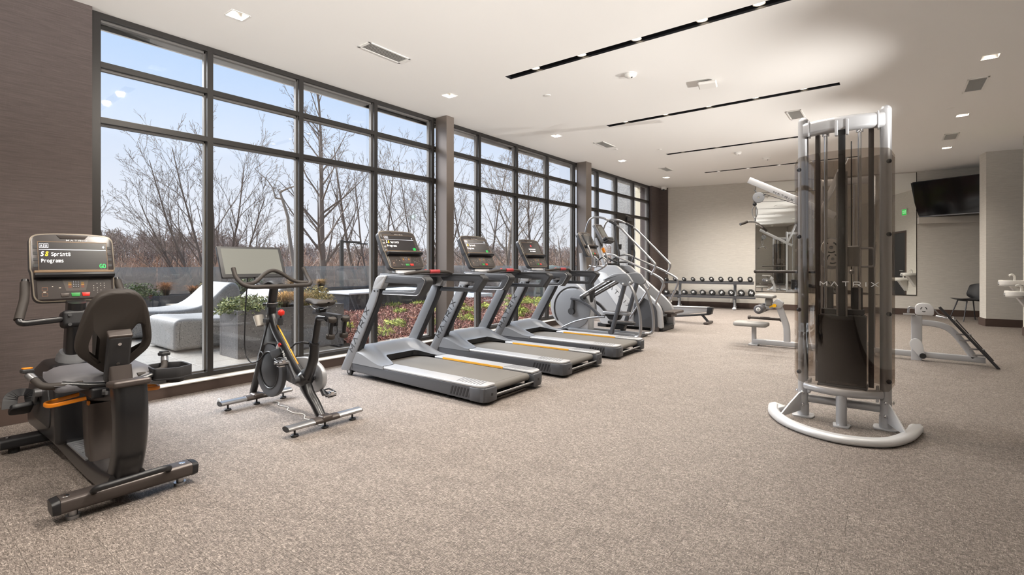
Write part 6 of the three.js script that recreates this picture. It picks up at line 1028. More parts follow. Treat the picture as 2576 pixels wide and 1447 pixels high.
{
  const makeChair = (label) => { // thin moulded shell on slim steel legs
    const t = thing('lounge_chair', label, 'chair', [0, 0, 0]), L = { local: true };
    const nu = 20, nv = 20, pos = [], idx = [], P = (u, v) => { // u along width, v from front edge to back top
      const w = lerp(0.26, 0.24, v), r = v < 0.55 ? [lerp(0.26, -0.17, v / 0.55), 0.45 - 0.02 * Math.sin(v / 0.55 * 3.14)] : [-0.17 - 0.09 * smooth(0.55, 1, v), 0.45 + 0.36 * smooth(0.5, 1.05, v)];
      const wrap = v > 0.5 ? 0.14 * u * u * smooth(0.5, 0.7, v) : 0; return V(u * w * (1 - 0.12 * smooth(0.8, 1, v) * u * u), r[1] + 0.02 * u * u - (v > 0.9 ? 0.05 * Math.pow(Math.abs(u), 3) : 0), r[0] + wrap);
    };
    for (let i = 0; i <= nu; i++) for (let j = 0; j <= nv; j++) { const p = P(i / nu * 2 - 1, j / nv); pos.push(p.x, p.y, p.z); }
    for (let i = 0; i < nu; i++) for (let j = 0; j < nv; j++) { const a = i * (nv + 1) + j; idx.push(a, a + 1, a + nv + 1, a + 1, a + nv + 2, a + nv + 1); }
    const g = new THREE.BufferGeometry(); g.setAttribute('position', new THREE.Float32BufferAttribute(pos, 3)); g.setIndex(idx); g.computeVertexNormals();
    const g2 = g.clone(); { const p = g2.attributes.position, n = g2.attributes.normal; for (let i = 0; i < p.count; i++) p.setXYZ(i, p.getX(i) - n.getX(i) * 0.012, p.getY(i) - n.getY(i) * 0.012, p.getZ(i) - n.getZ(i) * 0.012); }
    part(t, 'seat_shell', [plain(g), plain(g2)], M.charcoal, L);
    for (const [a, b] of [[0.19, 0.2], [-0.19, 0.2], [0.2, -0.16], [-0.2, -0.16]]) part(t, 'leg', [cyl(V(a * 0.8, 0.435, b * 0.8), V(a * 1.25, 0.0, b * 1.35), 0.013, 0.009, 12)], M.gunmetal, L);
    part(t, 'seat_brace', [bar(V(0.16, 0.43, 0.16), V(-0.16, 0.43, 0.16), 0.02, 0.015), bar(V(0.16, 0.43, -0.13), V(-0.16, 0.43, -0.13), 0.02, 0.015)], M.gunmetal, L);
    return t;
  };
  const c1 = makeChair('black shell chair with slim legs, left one of two beside the wall stub'); c1.position.set(1.36, 0, -14.5); c1.rotation.y = -1.15; c1.userData.group = 'two black chairs under the television';
  copyOf(c1, [2.0, 0, -14.55], 'black shell chair with slim legs, right one, half hidden by the wall stub', -1.5);
}
for (const [z, y, which, k] of [[-11.93, 0.95, 'higher of two white drinking fountains at the right edge', 0], [-11.36, 0.79, 'lower of two white drinking fountains, cut by the right edge', 1]]) {
  const t = thing('drinking_fountain', which, 'drinking fountain', [XR, 0, z]);
  const prof = roundPoly([[XR, z + 0.2], [XR - 0.22, z + 0.2], [XR - 0.33, z + 0.12], [XR - 0.33, z - 0.12], [XR - 0.22, z - 0.2], [XR, z - 0.2]], 0.07, 6);
  const inner = prof.map(([a, b]) => [XR - 0.15 + (a - XR + 0.15) * 0.8, z + (b - z) * 0.8]);
  const b = part(t, 'basin', [slabY(prof, y - 0.1, y, { bevel: 0.012, seg: 3, crease: 0.9, holes: [inner.map(([a, c]) => [a, -c])] }), slabY(prof, y - 0.1, y - 0.06, { bevel: 0.012, crease: 0.9 })], M.whiteMetal);
  part(t, 'push_plate', [bx(XR - 0.336, XR - 0.328, y - 0.07, y - 0.035, z - 0.05, z + 0.05, 0.003)], M.silver, { under: b });
  part(t, 'spout', [sweep(curve([[XR - 0.12, y - 0.03, z - 0.12], [XR - 0.12, y + 0.06, z - 0.12], [XR - 0.15, y + 0.095, z - 0.11], [XR - 0.19, y + 0.075, z - 0.1]], 16), circleSec(0.016, 0.016, 12), { fixed: false }), lathe([[0.0001, 0.0], [0.03, 0.0], [0.025, 0.02], [0.0001, 0.022]], V(XR - 0.12, y - 0.03, z - 0.12), V(0, 1, 0), 16)], M.whiteMetal);
  part(t, 'bracket', [slab(roundPoly([[XR, y - 0.1], [XR - 0.2, y - 0.1], [XR, y - 0.42]], 0.02), z - 0.1, z + 0.1, { bevel: 0.006 })], M.whiteMetal);
}

// ================================================================ roof terrace outside the windows
reseed(4242);
function speckle(w, base, dots) { const a = dataTexSpeck(w, base, dots); return a; }
function dataTexSpeck(w, base, dots) {
  const a = new Float32Array(w * w * 3); for (let i = 0; i < w * w; i++) { const n = rr(-6, 6); for (let k = 0; k < 3; k++) a[i * 3 + k] = base[k] + n; }
  for (const [count, c, r] of dots) for (let q = 0; q < count; q++) { const x = rnd() * w | 0, y = rnd() * w | 0; for (let i = -r; i <= r; i++) for (let j = -r; j <= r; j++) if (i * i + j * j <= r * r) { const o = (((y + j + w) % w) * w + (x + i + w) % w) * 3; for (let k = 0; k < 3; k++) a[o + k] = c[k]; } }
  return dataTex(w, w, (i, j) => { const o = (j * w + i) * 3; return [a[o], a[o + 1], a[o + 2]]; });
}
const MO = {
  paver: std('pale_paver', 0xffffff, 0.5, 0, { map: dataTexSpeck(256, [124, 119, 111], [[700, [138, 132, 123], 2], [500, [110, 104, 96], 2]]) }),
  gravel: std('gravel', 0xffffff, 0.95, 0, { map: dataTexSpeck(256, [150, 141, 130], [[1500, [185, 177, 166], 2], [1300, [118, 108, 98], 2]]) }),
  granite: std('dark_planter_stone', 0xffffff, 0.35, 0, { map: dataTexSpeck(256, [52, 54, 60], [[260, [96, 98, 104], 1], [300, [38, 39, 44], 2]]) }),
  graniteLight: std('grey_planter_stone', 0xffffff, 0.45, 0, { map: dataTexSpeck(256, [78, 76, 76], [[380, [120, 117, 114], 1], [300, [58, 56, 56], 2]]) }),
  lounger: std('pale_moulded_stone', 0xffffff, 0.55, 0, { map: dataTexSpeck(256, [122, 120, 117], [[900, [140, 138, 135], 1], [900, [88, 87, 86], 1]]) }),
  slabStone: std('tan_stone', 0xa89a88, 0.6), whiteStone: std('white_wet_stone', 0xc9cccf, 0.25),
  soil: std('planter_soil', 0x2e251f, 1), ground: std('woodland_ground', 0x6b5a4a, 1),
  railGlass: phys('balustrade_glass', 0xc4c6c6, 0.22, 0, { transmission: 0.95, thickness: 0 }),
  grass: std('dry_grass', 0xffffff, 0.9, 0, { vertexColors: true, side: THREE.DoubleSide }), leaf: std('leaf', 0xffffff, 0.8, 0, { vertexColors: true, side: THREE.DoubleSide }),
  bark: std('grey_bark', 0x75685e, 0.95), barkPale: std('pale_bark', 0x8f8275, 0.95), barkDark: std('dark_bark', 0x57493f, 0.95), far: std('hazy_far_wood', 0xa3968f, 1), brush: std('hazy_brush_wood', 0xb39a8b, 1),  // far and brush wood paled to stand for haze
  wing: std('grey_render', 0xffffff, 0.9, 0, { map: dataTexSpeck(256, [150, 149, 148], [[1200, [164, 163, 161], 3], [900, [134, 133, 132], 3]]) }), cream: std('cream_trim', 0xd9cfb8, 0.8),
  cover: std('grey_green_cover', 0x6f7a74, 0.8), sedum: std('sedum', 0xffffff, 0.9),
};
{
  const t = thing('terrace_floor', 'pale stone paved roof terrace outside the windows', 'terrace', [0, 0, 0], S);
  part(t, 'paver_bed', [new THREE.BoxGeometry(7.6, 0.3, 34).translate(-9.47, -0.21, -10)], M.underlay);
  const P = 0.6; const g = boxUV(rbox(P - 0.006, 0.04, P - 0.006, 0.004, 1));
  let n = 0; const rest = [];
  for (let x = -5.95; x > -13; x -= P) for (let z = 2.0; z > -5.2; z -= P) {
    if (z < -4.3 && x < -6.3) continue;
    if (z < -0.9 && n < 110) { const m = new THREE.Mesh(g, MO.paver); m.name = 'paver'; m.position.set(x, -0.03 + (n % 3) * 0.0007, z); m.receiveShadow = true; t.add(m); n++; } else rest.push(g.clone().translate(x, -0.03, z));
  }
  part(t, 'pavers', rest, MO.paver, { kind: 'stuff' });
  part(t, 'gravel_strip', boxUV(new THREE.BoxGeometry(0.85, 0.06, 10).translate(-6.1, -0.03, -9.9)), MO.gravel);
}
// sculpted loungers
function lounger(x0, x1, zf, label) {
  const t = thing('lounger', label, 'lounger', [(x0 + x1) / 2, 0, zf - 1]);
  const prof = new THREE.Shape(); const q = (z) => -(zf + z); // drawn as [z, y] from the foot end
  const pts = roundPoly([[0, 0.02], [0.0, 0.44], [-0.12, 0.47], [-0.5, 0.435], [-0.95, 0.44], [-1.2, 0.52], [-1.5, 0.82], [-1.63, 0.9], [-1.76, 0.83], [-1.82, 0.4], [-1.84, 0.02]], [0.05, 0.12, 0.1, 0.3, 0.3, 0.2, 0.1, 0.12, 0.12, 0.2, 0.05], 7).map(([z, y]) => [zf + z, y]);
  part(t, 'body', boxUV(slabX(pts, x0, x1, { bevel: 0.06, seg: 4, crease: 0.9 })), MO.lounger);
}
lounger(-8.97, -7.87, -2.62, 'nearer pale grey moulded lounger on the terrace, seen between the bikes');
lounger(-10.80, -9.72, -2.55, 'farther pale grey moulded lounger on the terrace, behind the recumbent bike');
// planters
function planter(x0, x1, z0, z1, h, label, mat) {
  const t = thing('planter', label, 'planter', [(x0 + x1) / 2, 0, (z0 + z1) / 2]), w = 0.05, a = Math.min(z0, z1), b = Math.max(z0, z1);
  part(t, 'planter_box', [boxUV(bx(x0, x0 + w, -0.01, h, a, b, 0.006)), boxUV(bx(x1 - w, x1, -0.01, h, a, b, 0.006)), boxUV(bx(x0 + w, x1 - w, -0.01, h, a, a + w, 0.006)), boxUV(bx(x0 + w, x1 - w, -0.01, h, b - w, b, 0.006))], mat);
  part(t, 'soil', bx(x0 + w, x1 - w, h - 0.12, h - 0.06, a + w, b - w, 0), MO.soil);
}
planter(-7.30, -6.76, -2.97, -4.55, 0.62, 'speckled dark stone planter close to the windows beside the spin bike', MO.graniteLight);
planter(-12.75, -12.25, 2.5, -12.2, 0.55, 'long dark stone planter in front of the glass balustrade', MO.granite);
planter(-10.9, -9.75, -6.7, -9.3, 0.52, 'broad dark raised bed with white wet top beyond the sedum', MO.granite);
single('raised_bed_top', boxUV(bx(-10.94, -9.71, 0.52, 0.56, -9.34, -6.66, 0.01)), MO.whiteStone, 'white wet stone slab covering the broad raised bed', 'stone slab');
single('stone_bench', [boxUV(bx(-12.2, -11.5, 0.3, 0.38, -3.9, -6.2, 0.01)), bx(-12.1, -11.6, -0.01, 0.3, -4.2, -4.4, 0.005), bx(-12.1, -11.6, -0.01, 0.3, -5.7, -5.9, 0.005)], MO.slabStone, 'tan stone bench in front of the long planter', 'bench');
for (const [k, x0, x1, y0, z0, z1] of [[0, -11.2, -9.0, 0.06, -10.6, -11.6], [1, -11.2, -9.6, 0.2, -10.95, -11.6], [2, -11.2, -10.2, 0.34, -11.25, -11.6]]) single('stone_step', boxUV(bx(x0, x1, y0, y0 + 0.13, z0, z1, 0.008)), MO.whiteStone, ['lowest', 'middle', 'topmost'][k] + ' of three pale stone slabs at the far edge of the sedum bed', 'stone slab');
// glass balustrades
function balustrade(p, q, n, label) {
  const t = thing('glass_balustrade', label, 'balustrade', [(p.x + q.x) / 2, 0, (p.z + q.z) / 2]), d = q.clone().sub(p), L = d.length() / n; d.normalize();
  for (let k = 0; k < n; k++) { const a = p.clone().addScaledVector(d, k * L + 0.008), b = p.clone().addScaledVector(d, (k + 1) * L - 0.008); part(t, 'glass_panel', bar(V(a.x, 0.6, a.z), V(b.x, 0.6, b.z), 0.012, 1.10, V(0, 1, 0), 0.02), MO.railGlass); }
  part(t, 'bottom_channel', bar(V(p.x, 0.02, p.z), V(q.x, 0.02, q.z), 0.07, 0.09), M.alu);
}
balustrade(V(-13.05, 0, 3.4), V(-13.05, 0, -12.9), 11, 'long glass balustrade along the outer edge of the terrace');
balustrade(V(-13.05, 0, -12.95), V(-6.95, 0, -12.95), 4, 'short glass balustrade closing the far end of the terrace');
// plants ------------------------------------------------------------------------------------------
function leafBall(c, rx, ry, rz, n, size, cols, core) { // leaves on a bumpy mound
  const pos = [], nor = [], col = [];
  const put = (p, a, b, c3) => { const nn = a.clone().cross(b).normalize(); for (const [s, q] of [[-1, -1], [1, -1], [0, 1.4]]) { const w = p.clone().addScaledVector(a, s * 0.5).addScaledVector(b, q * 0.5); pos.push(w.x, w.y, w.z); nor.push(nn.x, nn.y, nn.z); col.push(c3.r, c3.g, c3.b); } };
  for (let k = 0; k < n; k++) {
    const th = rr(0, 6.283), y = rr(-0.15, 1), r = Math.sqrt(Math.max(0, 1 - y * y)), q = Math.pow(rnd(), 0.35) * (1 + 0.15 * Math.sin(th * 5 + y * 4));
    const p = V(c.x + rx * r * q * Math.cos(th), c.y + ry * y * q, c.z + rz * r * q * Math.sin(th)), dir = V(rr(-1, 1), rr(-0.3, 1), rr(-1, 1)).normalize(), a = dir.clone().cross(V(rr(-1, 1), rr(-1, 1), rr(-1, 1))).normalize().multiplyScalar(size * rr(0.4, 0.7)), b = dir.multiplyScalar(size * rr(0.8, 1.5));
    put(p, a, b, new THREE.Color(cols[rnd() * cols.length | 0]).multiplyScalar(rr(0.7, 1.25)));
  }
  const g = new THREE.BufferGeometry(); g.setAttribute('position', new THREE.Float32BufferAttribute(pos, 3)); g.setAttribute('normal', new THREE.Float32BufferAttribute(nor, 3)); g.setAttribute('color', new THREE.Float32BufferAttribute(col, 3)); return g;
}
function grassTuft(c, h, spread, n, cols, droop = 0.5) {
  const pos = [], nor = [], col = [];
  for (let k = 0; k < n; k++) {
    const a = rr(0, 6.283), out = V(Math.cos(a), 0, Math.sin(a)), side = V(-out.z, 0, out.x), L = h * rr(0.6, 1.1), sp = spread * rr(0.2, 1), w = 0.0045, cc = new THREE.Color(cols[rnd() * cols.length | 0]).multiplyScalar(rr(0.75, 1.2)), base = c.clone().addScaledVector(out, rr(0, 0.06));
    let prev = base, pw = w; for (let s = 1; s <= 4; s++) { const t = s / 4, p = base.clone().addScaledVector(out, sp * t * t).add(V(0, L * (t - droop * t * t * t * 0.6), 0)), nw = w * (1 - 0.8 * t); for (const [q, sd] of [[prev, -pw], [prev, pw], [p, nw], [prev, -pw], [p, nw], [p, -nw]]) { const v = q.clone().addScaledVector(side, sd); pos.push(v.x, v.y, v.z); nor.push(out.x, 0.4, out.z); col.push(cc.r, cc.g, cc.b); } prev = p; pw = nw; }
  }
  const g = new THREE.BufferGeometry(); g.setAttribute('position', new THREE.Float32BufferAttribute(pos, 3)); g.setAttribute('normal', new THREE.Float32BufferAttribute(nor, 3)); g.setAttribute('color', new THREE.Float32BufferAttribute(col, 3)); return g;
}
function plantThing(name, g, mat, label, category) { const m = new THREE.Mesh(g, mat); m.name = numbered(name); m.castShadow = m.receiveShadow = true; scene.add(m); return tag(m, label, category); }
const GR = [0x4d5b33, 0x5f6b3c, 0x3f4b2b, 0x737a4c], EV = [0x39452c, 0x4b5636, 0x5d6444, 0x6f6f4a], TAN = [0xc59a5e, 0xb98a4a, 0xd0ad78, 0xa8763f], RUST = [0xb0764a, 0x9c5f38, 0xc08a58, 0x84563a], OLV = [0x8a7f4e, 0x9a8a55, 0x6f6a40, 0xb09a60];
plantThing('mounded_shrub', leafBall(V(-7.02, 0.60, -3.22), 0.30, 0.20, 0.42, 2600, 0.035, [...GR, 0x8d8f62, 0x9aa06c]), MO.leaf, 'low mounded green shrub in the planter close to the windows', 'shrub');
plantThing('shrub', leafBall(V(-7.02, 0.62, -4.25), 0.24, 0.26, 0.26, 1800, 0.03, OLV), MO.leaf, 'olive shrub at the far end of the near planter behind the saddle', 'shrub');
plantThing('ornamental_grass', grassTuft(V(-7.02, 0.55, -3.72), 0.5, 0.34, 420, TAN, 0.9), MO.grass, 'tall tan grass clump in the near planter, left of its olive shrub', 'grass');
plantThing('ornamental_grass', grassTuft(V(-7.05, 0.55, -3.98), 0.48, 0.3, 380, TAN, 0.9), MO.grass, 'tan grass clump in the near planter touching its olive shrub', 'grass');
plantThing('shrub', leafBall(V(-12.5, 0.5, -3.5), 0.32, 0.32, 0.42, 1200, 0.05, GR), MO.leaf, 'round green shrub in the long planter, leftmost', 'shrub');
plantThing('ornamental_grass', grassTuft(V(-12.5, 0.48, -4.0), 0.62, 0.3, 420, RUST, 0.9), MO.grass, 'rust coloured arching grass clump in the long planter, tallest', 'grass');
plantThing('ornamental_grass', grassTuft(V(-12.5, 0.48, -4.55), 0.45, 0.3, 360, RUST, 0.8), MO.grass, 'rust coloured grass clump beside the lounger backrest', 'grass');
plantThing('shrub', leafBall(V(-12.5, 0.5, -4.85), 0.28, 0.3, 0.3, 900, 0.05, OLV), MO.leaf, 'olive shrub in the long planter beside rust coloured grass', 'shrub');
plantThing('shrub', leafBall(V(-12.4, 0.5, -5.75), 0.34, 0.42, 0.42, 1300, 0.05, EV), MO.leaf, 'dark evergreen shrub behind the nearer lounger backrest', 'shrub');
plantThing('ornamental_grass', grassTuft(V(-12.5, 0.48, -6.9), 0.6, 0.34, 420, TAN, 0.8), MO.grass, 'tan grass clump in the long planter behind the spin bike', 'grass');
plantThing('ornamental_grass', grassTuft(V(-12.5, 0.48, -7.7), 0.55, 0.34, 420, TAN, 0.8), MO.grass, 'tan grass clump in the long planter right of the spin bike', 'grass');
// sedum bed
{
  const t = thing('sedum_bed', 'reddish brown sedum bed with yellow-green tufts behind the treadmills', 'plant bed', [-9.5, 0, -8.8], { kind: 'stuff' });
  const hgt = (x, z) => -0.02 + 0.09 * smooth(-6.5, -7.2, x) + 0.05 * Math.sin(x * 1.7 + z) * Math.sin(z * 1.3) + 0.015 * (-6.5 - x);
  const nx = 26, nz = 36, pos = [], idx = []; for (let i = 0; i <= nx; i++) for (let j = 0; j <= nz; j++) { const x = lerp(-6.5, -13, i / nx), z = lerp(-4.6, -12.9, j / nz); pos.push(x, hgt(x, z), z); }
  for (let i = 0; i < nx; i++) for (let j = 0; j < nz; j++) { const a = i * (nz + 1) + j; idx.push(a, a + nz + 1, a + 1, a + 1, a + nz + 1, a + nz + 2); }
  const g = new THREE.BufferGeometry(); g.setAttribute('position', new THREE.Float32BufferAttribute(pos, 3)); g.setIndex(idx); g.computeVertexNormals();
  part(t, 'bed_soil', plain(g), std('sedum_soil', 0x6a4c42, 1));
  const leafG = leafBall(V(0, 0, 0), 0.05, 0.05, 0.05, 14, 0.028, [0xffffff]); leafG.deleteAttribute('color');
  const N = 15000, im = new THREE.InstancedMesh(leafG, MO.sedum, N), m = new THREE.Matrix4(), q = new THREE.Quaternion(), red = [0x8a5a50, 0x9a6a5c, 0x74493f, 0xa88070, 0x7d5a48, 0x5f3f38].map((c) => new THREE.Color(c)), yel = [0x9aa04a, 0xb0b055, 0x7f8a3a].map((c) => new THREE.Color(c));
  const tufts = Array.from({ length: 70 }, () => [rr(-6.7, -12), rr(-4.7, -12.6), rr(0.1, 0.28)]);
  for (let k = 0; k < N; k++) {
    let x = lerp(-6.5, -13, Math.pow(rnd(), 1.3)), z = rr(-4.6, -12.9), green = false, s = rr(0.7, 1.5);
    if (k % 4 === 0) { const f = tufts[k / 4 % tufts.length | 0]; const a = rr(0, 6.28), r = f[2] * Math.sqrt(rnd()); x = f[0] + r * Math.cos(a); z = f[1] + r * Math.sin(a); green = true; s = rr(0.8, 1.7); }
    if (x > -6.5) x = -6.5; m.compose(V(x, hgt(x, z) + 0.02 + (green ? 0.05 : 0) * rnd(), z), q.setFromEuler(new THREE.Euler(0, rr(0, 6.28), 0)), V(s, s * rr(0.8, 1.5), s)); im.setMatrixAt(k, m);
    const c = (green ? yel : red)[rnd() * (green ? 3 : 6) | 0].clone().multiplyScalar(rr(0.8, 1.25)); im.setColorAt(k, c);
  }
  im.name = 'sedum_leaves'; im.userData.kind = 'stuff'; im.position.set(9.5, 0, 8.8); t.add(im);
}
// lamp post, covered thing, wing of the building
{
  const t = thing('lamp_post', 'slim dark lamp post with a short side arm beyond the balustrade', 'lamp post', [-14.1, -2.4, -9.4]);
  part(t, 'pole', bx(-14.15, -14.05, -2.4, 1.98, -9.45, -9.35, 0.01), M.alu); part(t, 'lamp_arm', bx(-14.13, -14.07, 1.9, 1.96, -10.1, -9.4, 0.008), M.alu); part(t, 'lamp_head', bx(-14.2, -14.0, 1.86, 1.9, -10.35, -10.0, 0.01), M.alu);
}
{
  const nu = 14, nv = 14, pos = [], idx = []; for (let i = 0; i <= nu; i++) for (let j = 0; j <= nv; j++) { const u = i / nu * 2 - 1, v = j / nv * 2 - 1, e = Math.max(Math.abs(u), Math.abs(v)); const y = e > 0.72 ? lerp(1.08, 0.0, smooth(0.72, 1, e) ** 0.6) : 1.08 + 0.1 * Math.exp(-((u + 0.2) ** 2 + v * v) * 9) + 0.02 * Math.sin(u * 9 + v * 7); pos.push(-8.6 + u * 0.7 * (0.85 + 0.15 * e), y, -13.6 + v * 0.42 * (0.85 + 0.15 * e)); }
  for (let i = 0; i < nu; i++) for (let j = 0; j < nv; j++) { const a = i * (nv + 1) + j; idx.push(a, a + 1, a + nv + 1, a + 1, a + nv + 2, a + nv + 1); }
  const g = new THREE.BufferGeometry(); g.setAttribute('position', new THREE.Float32BufferAttribute(pos, 3)); g.setIndex(idx); g.computeVertexNormals();
  plantThing('covered_grill', plain(g), MO.cover, 'grey-green fabric cover over an outdoor grill beyond the far balustrade', 'cover');
}
single('wall_wing', [boxUV(bx(-5.76, -6.85, -3, 4.4, -14.0, -20, 0))], MO.wing, 'grey rendered building wing outside the far windows', 'wall', S);
single('wing_trim', [bx(-5.74, -5.95, -0.05, 4.4, -13.72, -13.99, 0.01)], MO.cream, 'cream corner trim beside the far end of the windows', 'trim', S);
single('ground', new THREE.BoxGeometry(120, 1, 160).translate(-73.2, -3.0, -40), MO.ground, 'brown woodland ground below the terrace', 'ground', S);
// trees -------------------------------------------------------------------------------------------
function grow(build) { // collects tapered limbs into one geometry
  const pos = [], nor = [], idx = [];
  const limb = (p, q, r0, r1, n) => {
    const d = q.clone().sub(p).normalize(), a = Math.abs(d.y) < 0.9 ? V(0, 1, 0).cross(d).normalize() : V(1, 0, 0).cross(d).normalize(), b = d.clone().cross(a), s = pos.length / 3;
    for (const [c, r] of [[p, r0], [q, r1]]) for (let k = 0; k < n; k++) { const w = k / n * 6.2832, x = Math.cos(w), y = Math.sin(w); pos.push(c.x + r * (a.x * x + b.x * y), c.y + r * (a.y * x + b.y * y), c.z + r * (a.z * x + b.z * y)); nor.push(a.x * x + b.x * y, a.y * x + b.y * y, a.z * x + b.z * y); }
    for (let k = 0; k < n; k++) { const k2 = (k + 1) % n; idx.push(s + k, s + k2, s + n + k, s + k2, s + n + k2, s + n + k); }
  };
  build(limb); const g = new THREE.BufferGeometry(); g.setAttribute('position', new THREE.Float32BufferAttribute(pos, 3)); g.setAttribute('normal', new THREE.Float32BufferAttribute(nor, 3)); g.setIndex(idx); return g;
}
function branchy(limb, p, d, len, r, level, o) {
  const n = level === 0 ? 9 : level === 1 ? 5 : level === 2 ? 3 : 2, kids = o.kids[level] ?? 0, pts = [p.clone()], dirs = []; let dir = d.clone();
  for (let i = 0; i < n; i++) { dir = dir.clone().add(V(rr(-1, 1), rr(-1, 1), rr(-1, 1)).multiplyScalar(o.wob * (level ? 1.4 : 0.6))).add(V(0, level ? o.rise : 0.06, 0)).normalize(); dirs.push(dir); pts.push(pts[i].clone().addScaledVector(dir, len / n)); }
  const rad = (t) => Math.max(o.min, r * (1 - 0.82 * t));
  for (let i = 0; i < n; i++) limb(pts[i], pts[i + 1], rad(i / n), rad((i + 1) / n), level === 0 ? 7 : level === 1 ? 5 : 3);
  for (let k = 0; k < kids; k++) {
    const t = lerp(level === 0 ? o.bare : 0.2, 1, (k + rnd()) / kids), i = Math.min(n - 1, t * n | 0), at = pts[i].clone().lerp(pts[i + 1], t * n - i), side = V(rr(-1, 1), rr(-0.4, 0.4), rr(-1, 1)); side.addScaledVector(dirs[i], -side.dot(dirs[i])).normalize();
    const nd = dirs[i].clone().multiplyScalar(Math.cos(o.angle)).addScaledVector(side, Math.sin(o.angle) * rr(0.7, 1.1)).normalize();
    branchy(limb, at, nd, len * o.ratio * rr(0.6, 1.1) * (1 - 0.45 * t * (level === 0 ? 1 : 0.5)), rad(t) * 0.5, level + 1, o);
  }
}
const treeDefaults = { kids: [14, 6, 4, 1], wob: 0.1, rise: 0.08, bare: 0.3, angle: 0.75, ratio: 0.5, min: 0.0055 };
function tree(x, z, h, r, label, o = {}, mat = MO.bark, stems) {
  const Y0 = -2.6, t = thing('bare_tree', label, 'tree', [x, Y0, z]); const oo = { ...treeDefaults, ...o };
  const trunkG = grow((limb) => { const only = { ...oo, kids: [] }; if (!stems) branchy(limb, V(x, Y0, z), V(o.lean ?? 0, 1, o.leanZ ?? 0).normalize(), h, r, 0, only); else for (const s of stems) branchy(limb, V(x, Y0, z), V(s[0], 1, s[1]).normalize(), h * (s[2] ?? 1), r * (s[3] ?? 0.6), 0, only); });
  const s0 = seed;
  const all = grow((limb) => { if (!stems) branchy(limb, V(x, Y0, z), V(o.lean ?? 0, 1, o.leanZ ?? 0).normalize(), h, r, 0, oo); else for (const s of stems) branchy(limb, V(x, Y0, z), V(s[0], 1, s[1]).normalize(), h * (s[2] ?? 1), r * (s[3] ?? 0.6), 0, oo); });
  part(t, 'limbs', all, mat); return t;
}
// image-right on the tree line is about (+0.8, -0.6) in (x, z)
const SX = 0.79, SZ = -0.61;
reseed(901); tree(-28, -11.3, 9.6, 0.16, 'bare spreading tree with fanned branches, left of the spin bike screen', { kids: [12, 6, 4, 2], angle: 0.5, rise: 0.02 }, MO.bark, [[-0.85 * SX, -0.85 * SZ, 0.85], [-0.55 * SX, -0.55 * SZ, 1.02], [-0.3 * SX, -0.3 * SZ, 1.05], [-0.05, 0.05, 1, 0.8], [0.25 * SX, 0.25 * SZ, 0.95], [0.5 * SX, 0.5 * SZ, 0.8], [-1.1 * SX, -1.1 * SZ, 0.7]]);
reseed(902); tree(-19.2, -11.9, 11.2, 0.17, 'tall straight bare tree, tallest of all behind the second mullion', { kids: [24, 7, 4, 2], bare: 0.28, ratio: 0.36, angle: 0.8, wob: 0.07 }, MO.bark);
reseed(903); { // crooked trunk
  const Y0 = -2.6, x = -18.6, z = -9.75, t = thing('bare_tree', 'thin crooked bare tree bending sideways behind the spin bike handlebar', 'tree', [x, Y0, z]);
  const q = (s, y) => V(x + s * SX, y, z + s * SZ), P = [q(0.55, Y0), q(0.55, 0.8), q(0.42, 1.6), q(0.3, 2.5), q(0.27, 3.0), q(0.1, 3.55), q(-0.03, 3.95)], B = [[q(-0.03, 3.95), q(0.25, 4.1), q(0.6, 4.2), q(0.72, 4.6), q(0.95, 5.0)], [q(0.02, 3.7), q(-0.2, 3.72), q(-0.3, 4.1), q(-0.5, 4.4), q(-1.0, 4.85)]];
  const g = grow((limb) => { P.forEach((p, i) => i && limb(P[i - 1], p, 0.085 - 0.007 * (i - 1), 0.085 - 0.007 * i, 7)); for (const b of B) { b.forEach((p, i) => i && limb(b[i - 1], p, 0.04 - 0.007 * (i - 1), 0.04 - 0.007 * i, 5)); b.forEach((p, i) => i > 1 && branchy(limb, p, V(rr(-1, 1), 0.7, rr(-1, 1)).normalize(), 0.9, 0.014, 2, treeDefaults)); } });
  part(t, 'limbs', g, MO.barkPale);
}
reseed(904); tree(-27.2, -6.9, 6.0, 0.09, 'small crooked bare tree at the left edge of the windows', { kids: [7, 5, 3, 2], wob: 0.22, bare: 0.5 }, MO.bark);
reseed(905); tree(-18.9, -14.5, 9.4, 0.13, 'leaning forked bare tree left of the first treadmill console', { kids: [10, 5, 4, 1], wob: 0.12 }, MO.bark, [[-0.42 * SX, -0.42 * SZ, 1, 0.9], [0.12 * SX, 0.12 * SZ, 0.9, 0.7], [-0.12, 0.1, 0.85, 0.6]]);
reseed(906); tree(-20.3, -18.5, 9.2, 0.12, 'bare fan shaped tree right of the first treadmill console', { kids: [10, 5, 4, 1], angle: 0.55 }, MO.bark, [[-0.35 * SX, -0.35 * SZ], [-0.1, 0.1, 1.05], [0.15 * SX, 0.15 * SZ, 1], [0.42 * SX, 0.42 * SZ, 0.85]]);
reseed(907); tree(-16.9, -18.6, 9.4, 0.13, 'bare forked tree just right of the nearer column', { kids: [11, 6, 4, 1], wob: 0.13 }, MO.bark, [[-0.15, 0.1, 1], [0.3 * SX, 0.3 * SZ, 1.0], [-0.4 * SX, -0.4 * SZ, 0.8]]);
reseed(908); tree(-15, -18.8, 9.0, 0.15, 'dense pale barked bare tree between the second and third treadmill consoles', { kids: [18, 6, 4, 2], angle: 0.85 }, MO.barkPale);
reseed(909); tree(-15.4, -22.2, 8.6, 0.12, 'bare tree right of the third treadmill console', { kids: [16, 7, 5, 2], wob: 0.14 }, MO.bark);
reseed(910); tree(-29.4, -15.3, 5.6, 0.09, 'slender bare tree low behind the spin bike handlebar', { kids: [11, 5, 3, 1] }, MO.barkPale);
reseed(911); tree(-23.5, -19.8, 6.0, 0.1, 'slender bare tree behind the first treadmill handrail', { kids: [11, 5, 3, 1] }, MO.bark);
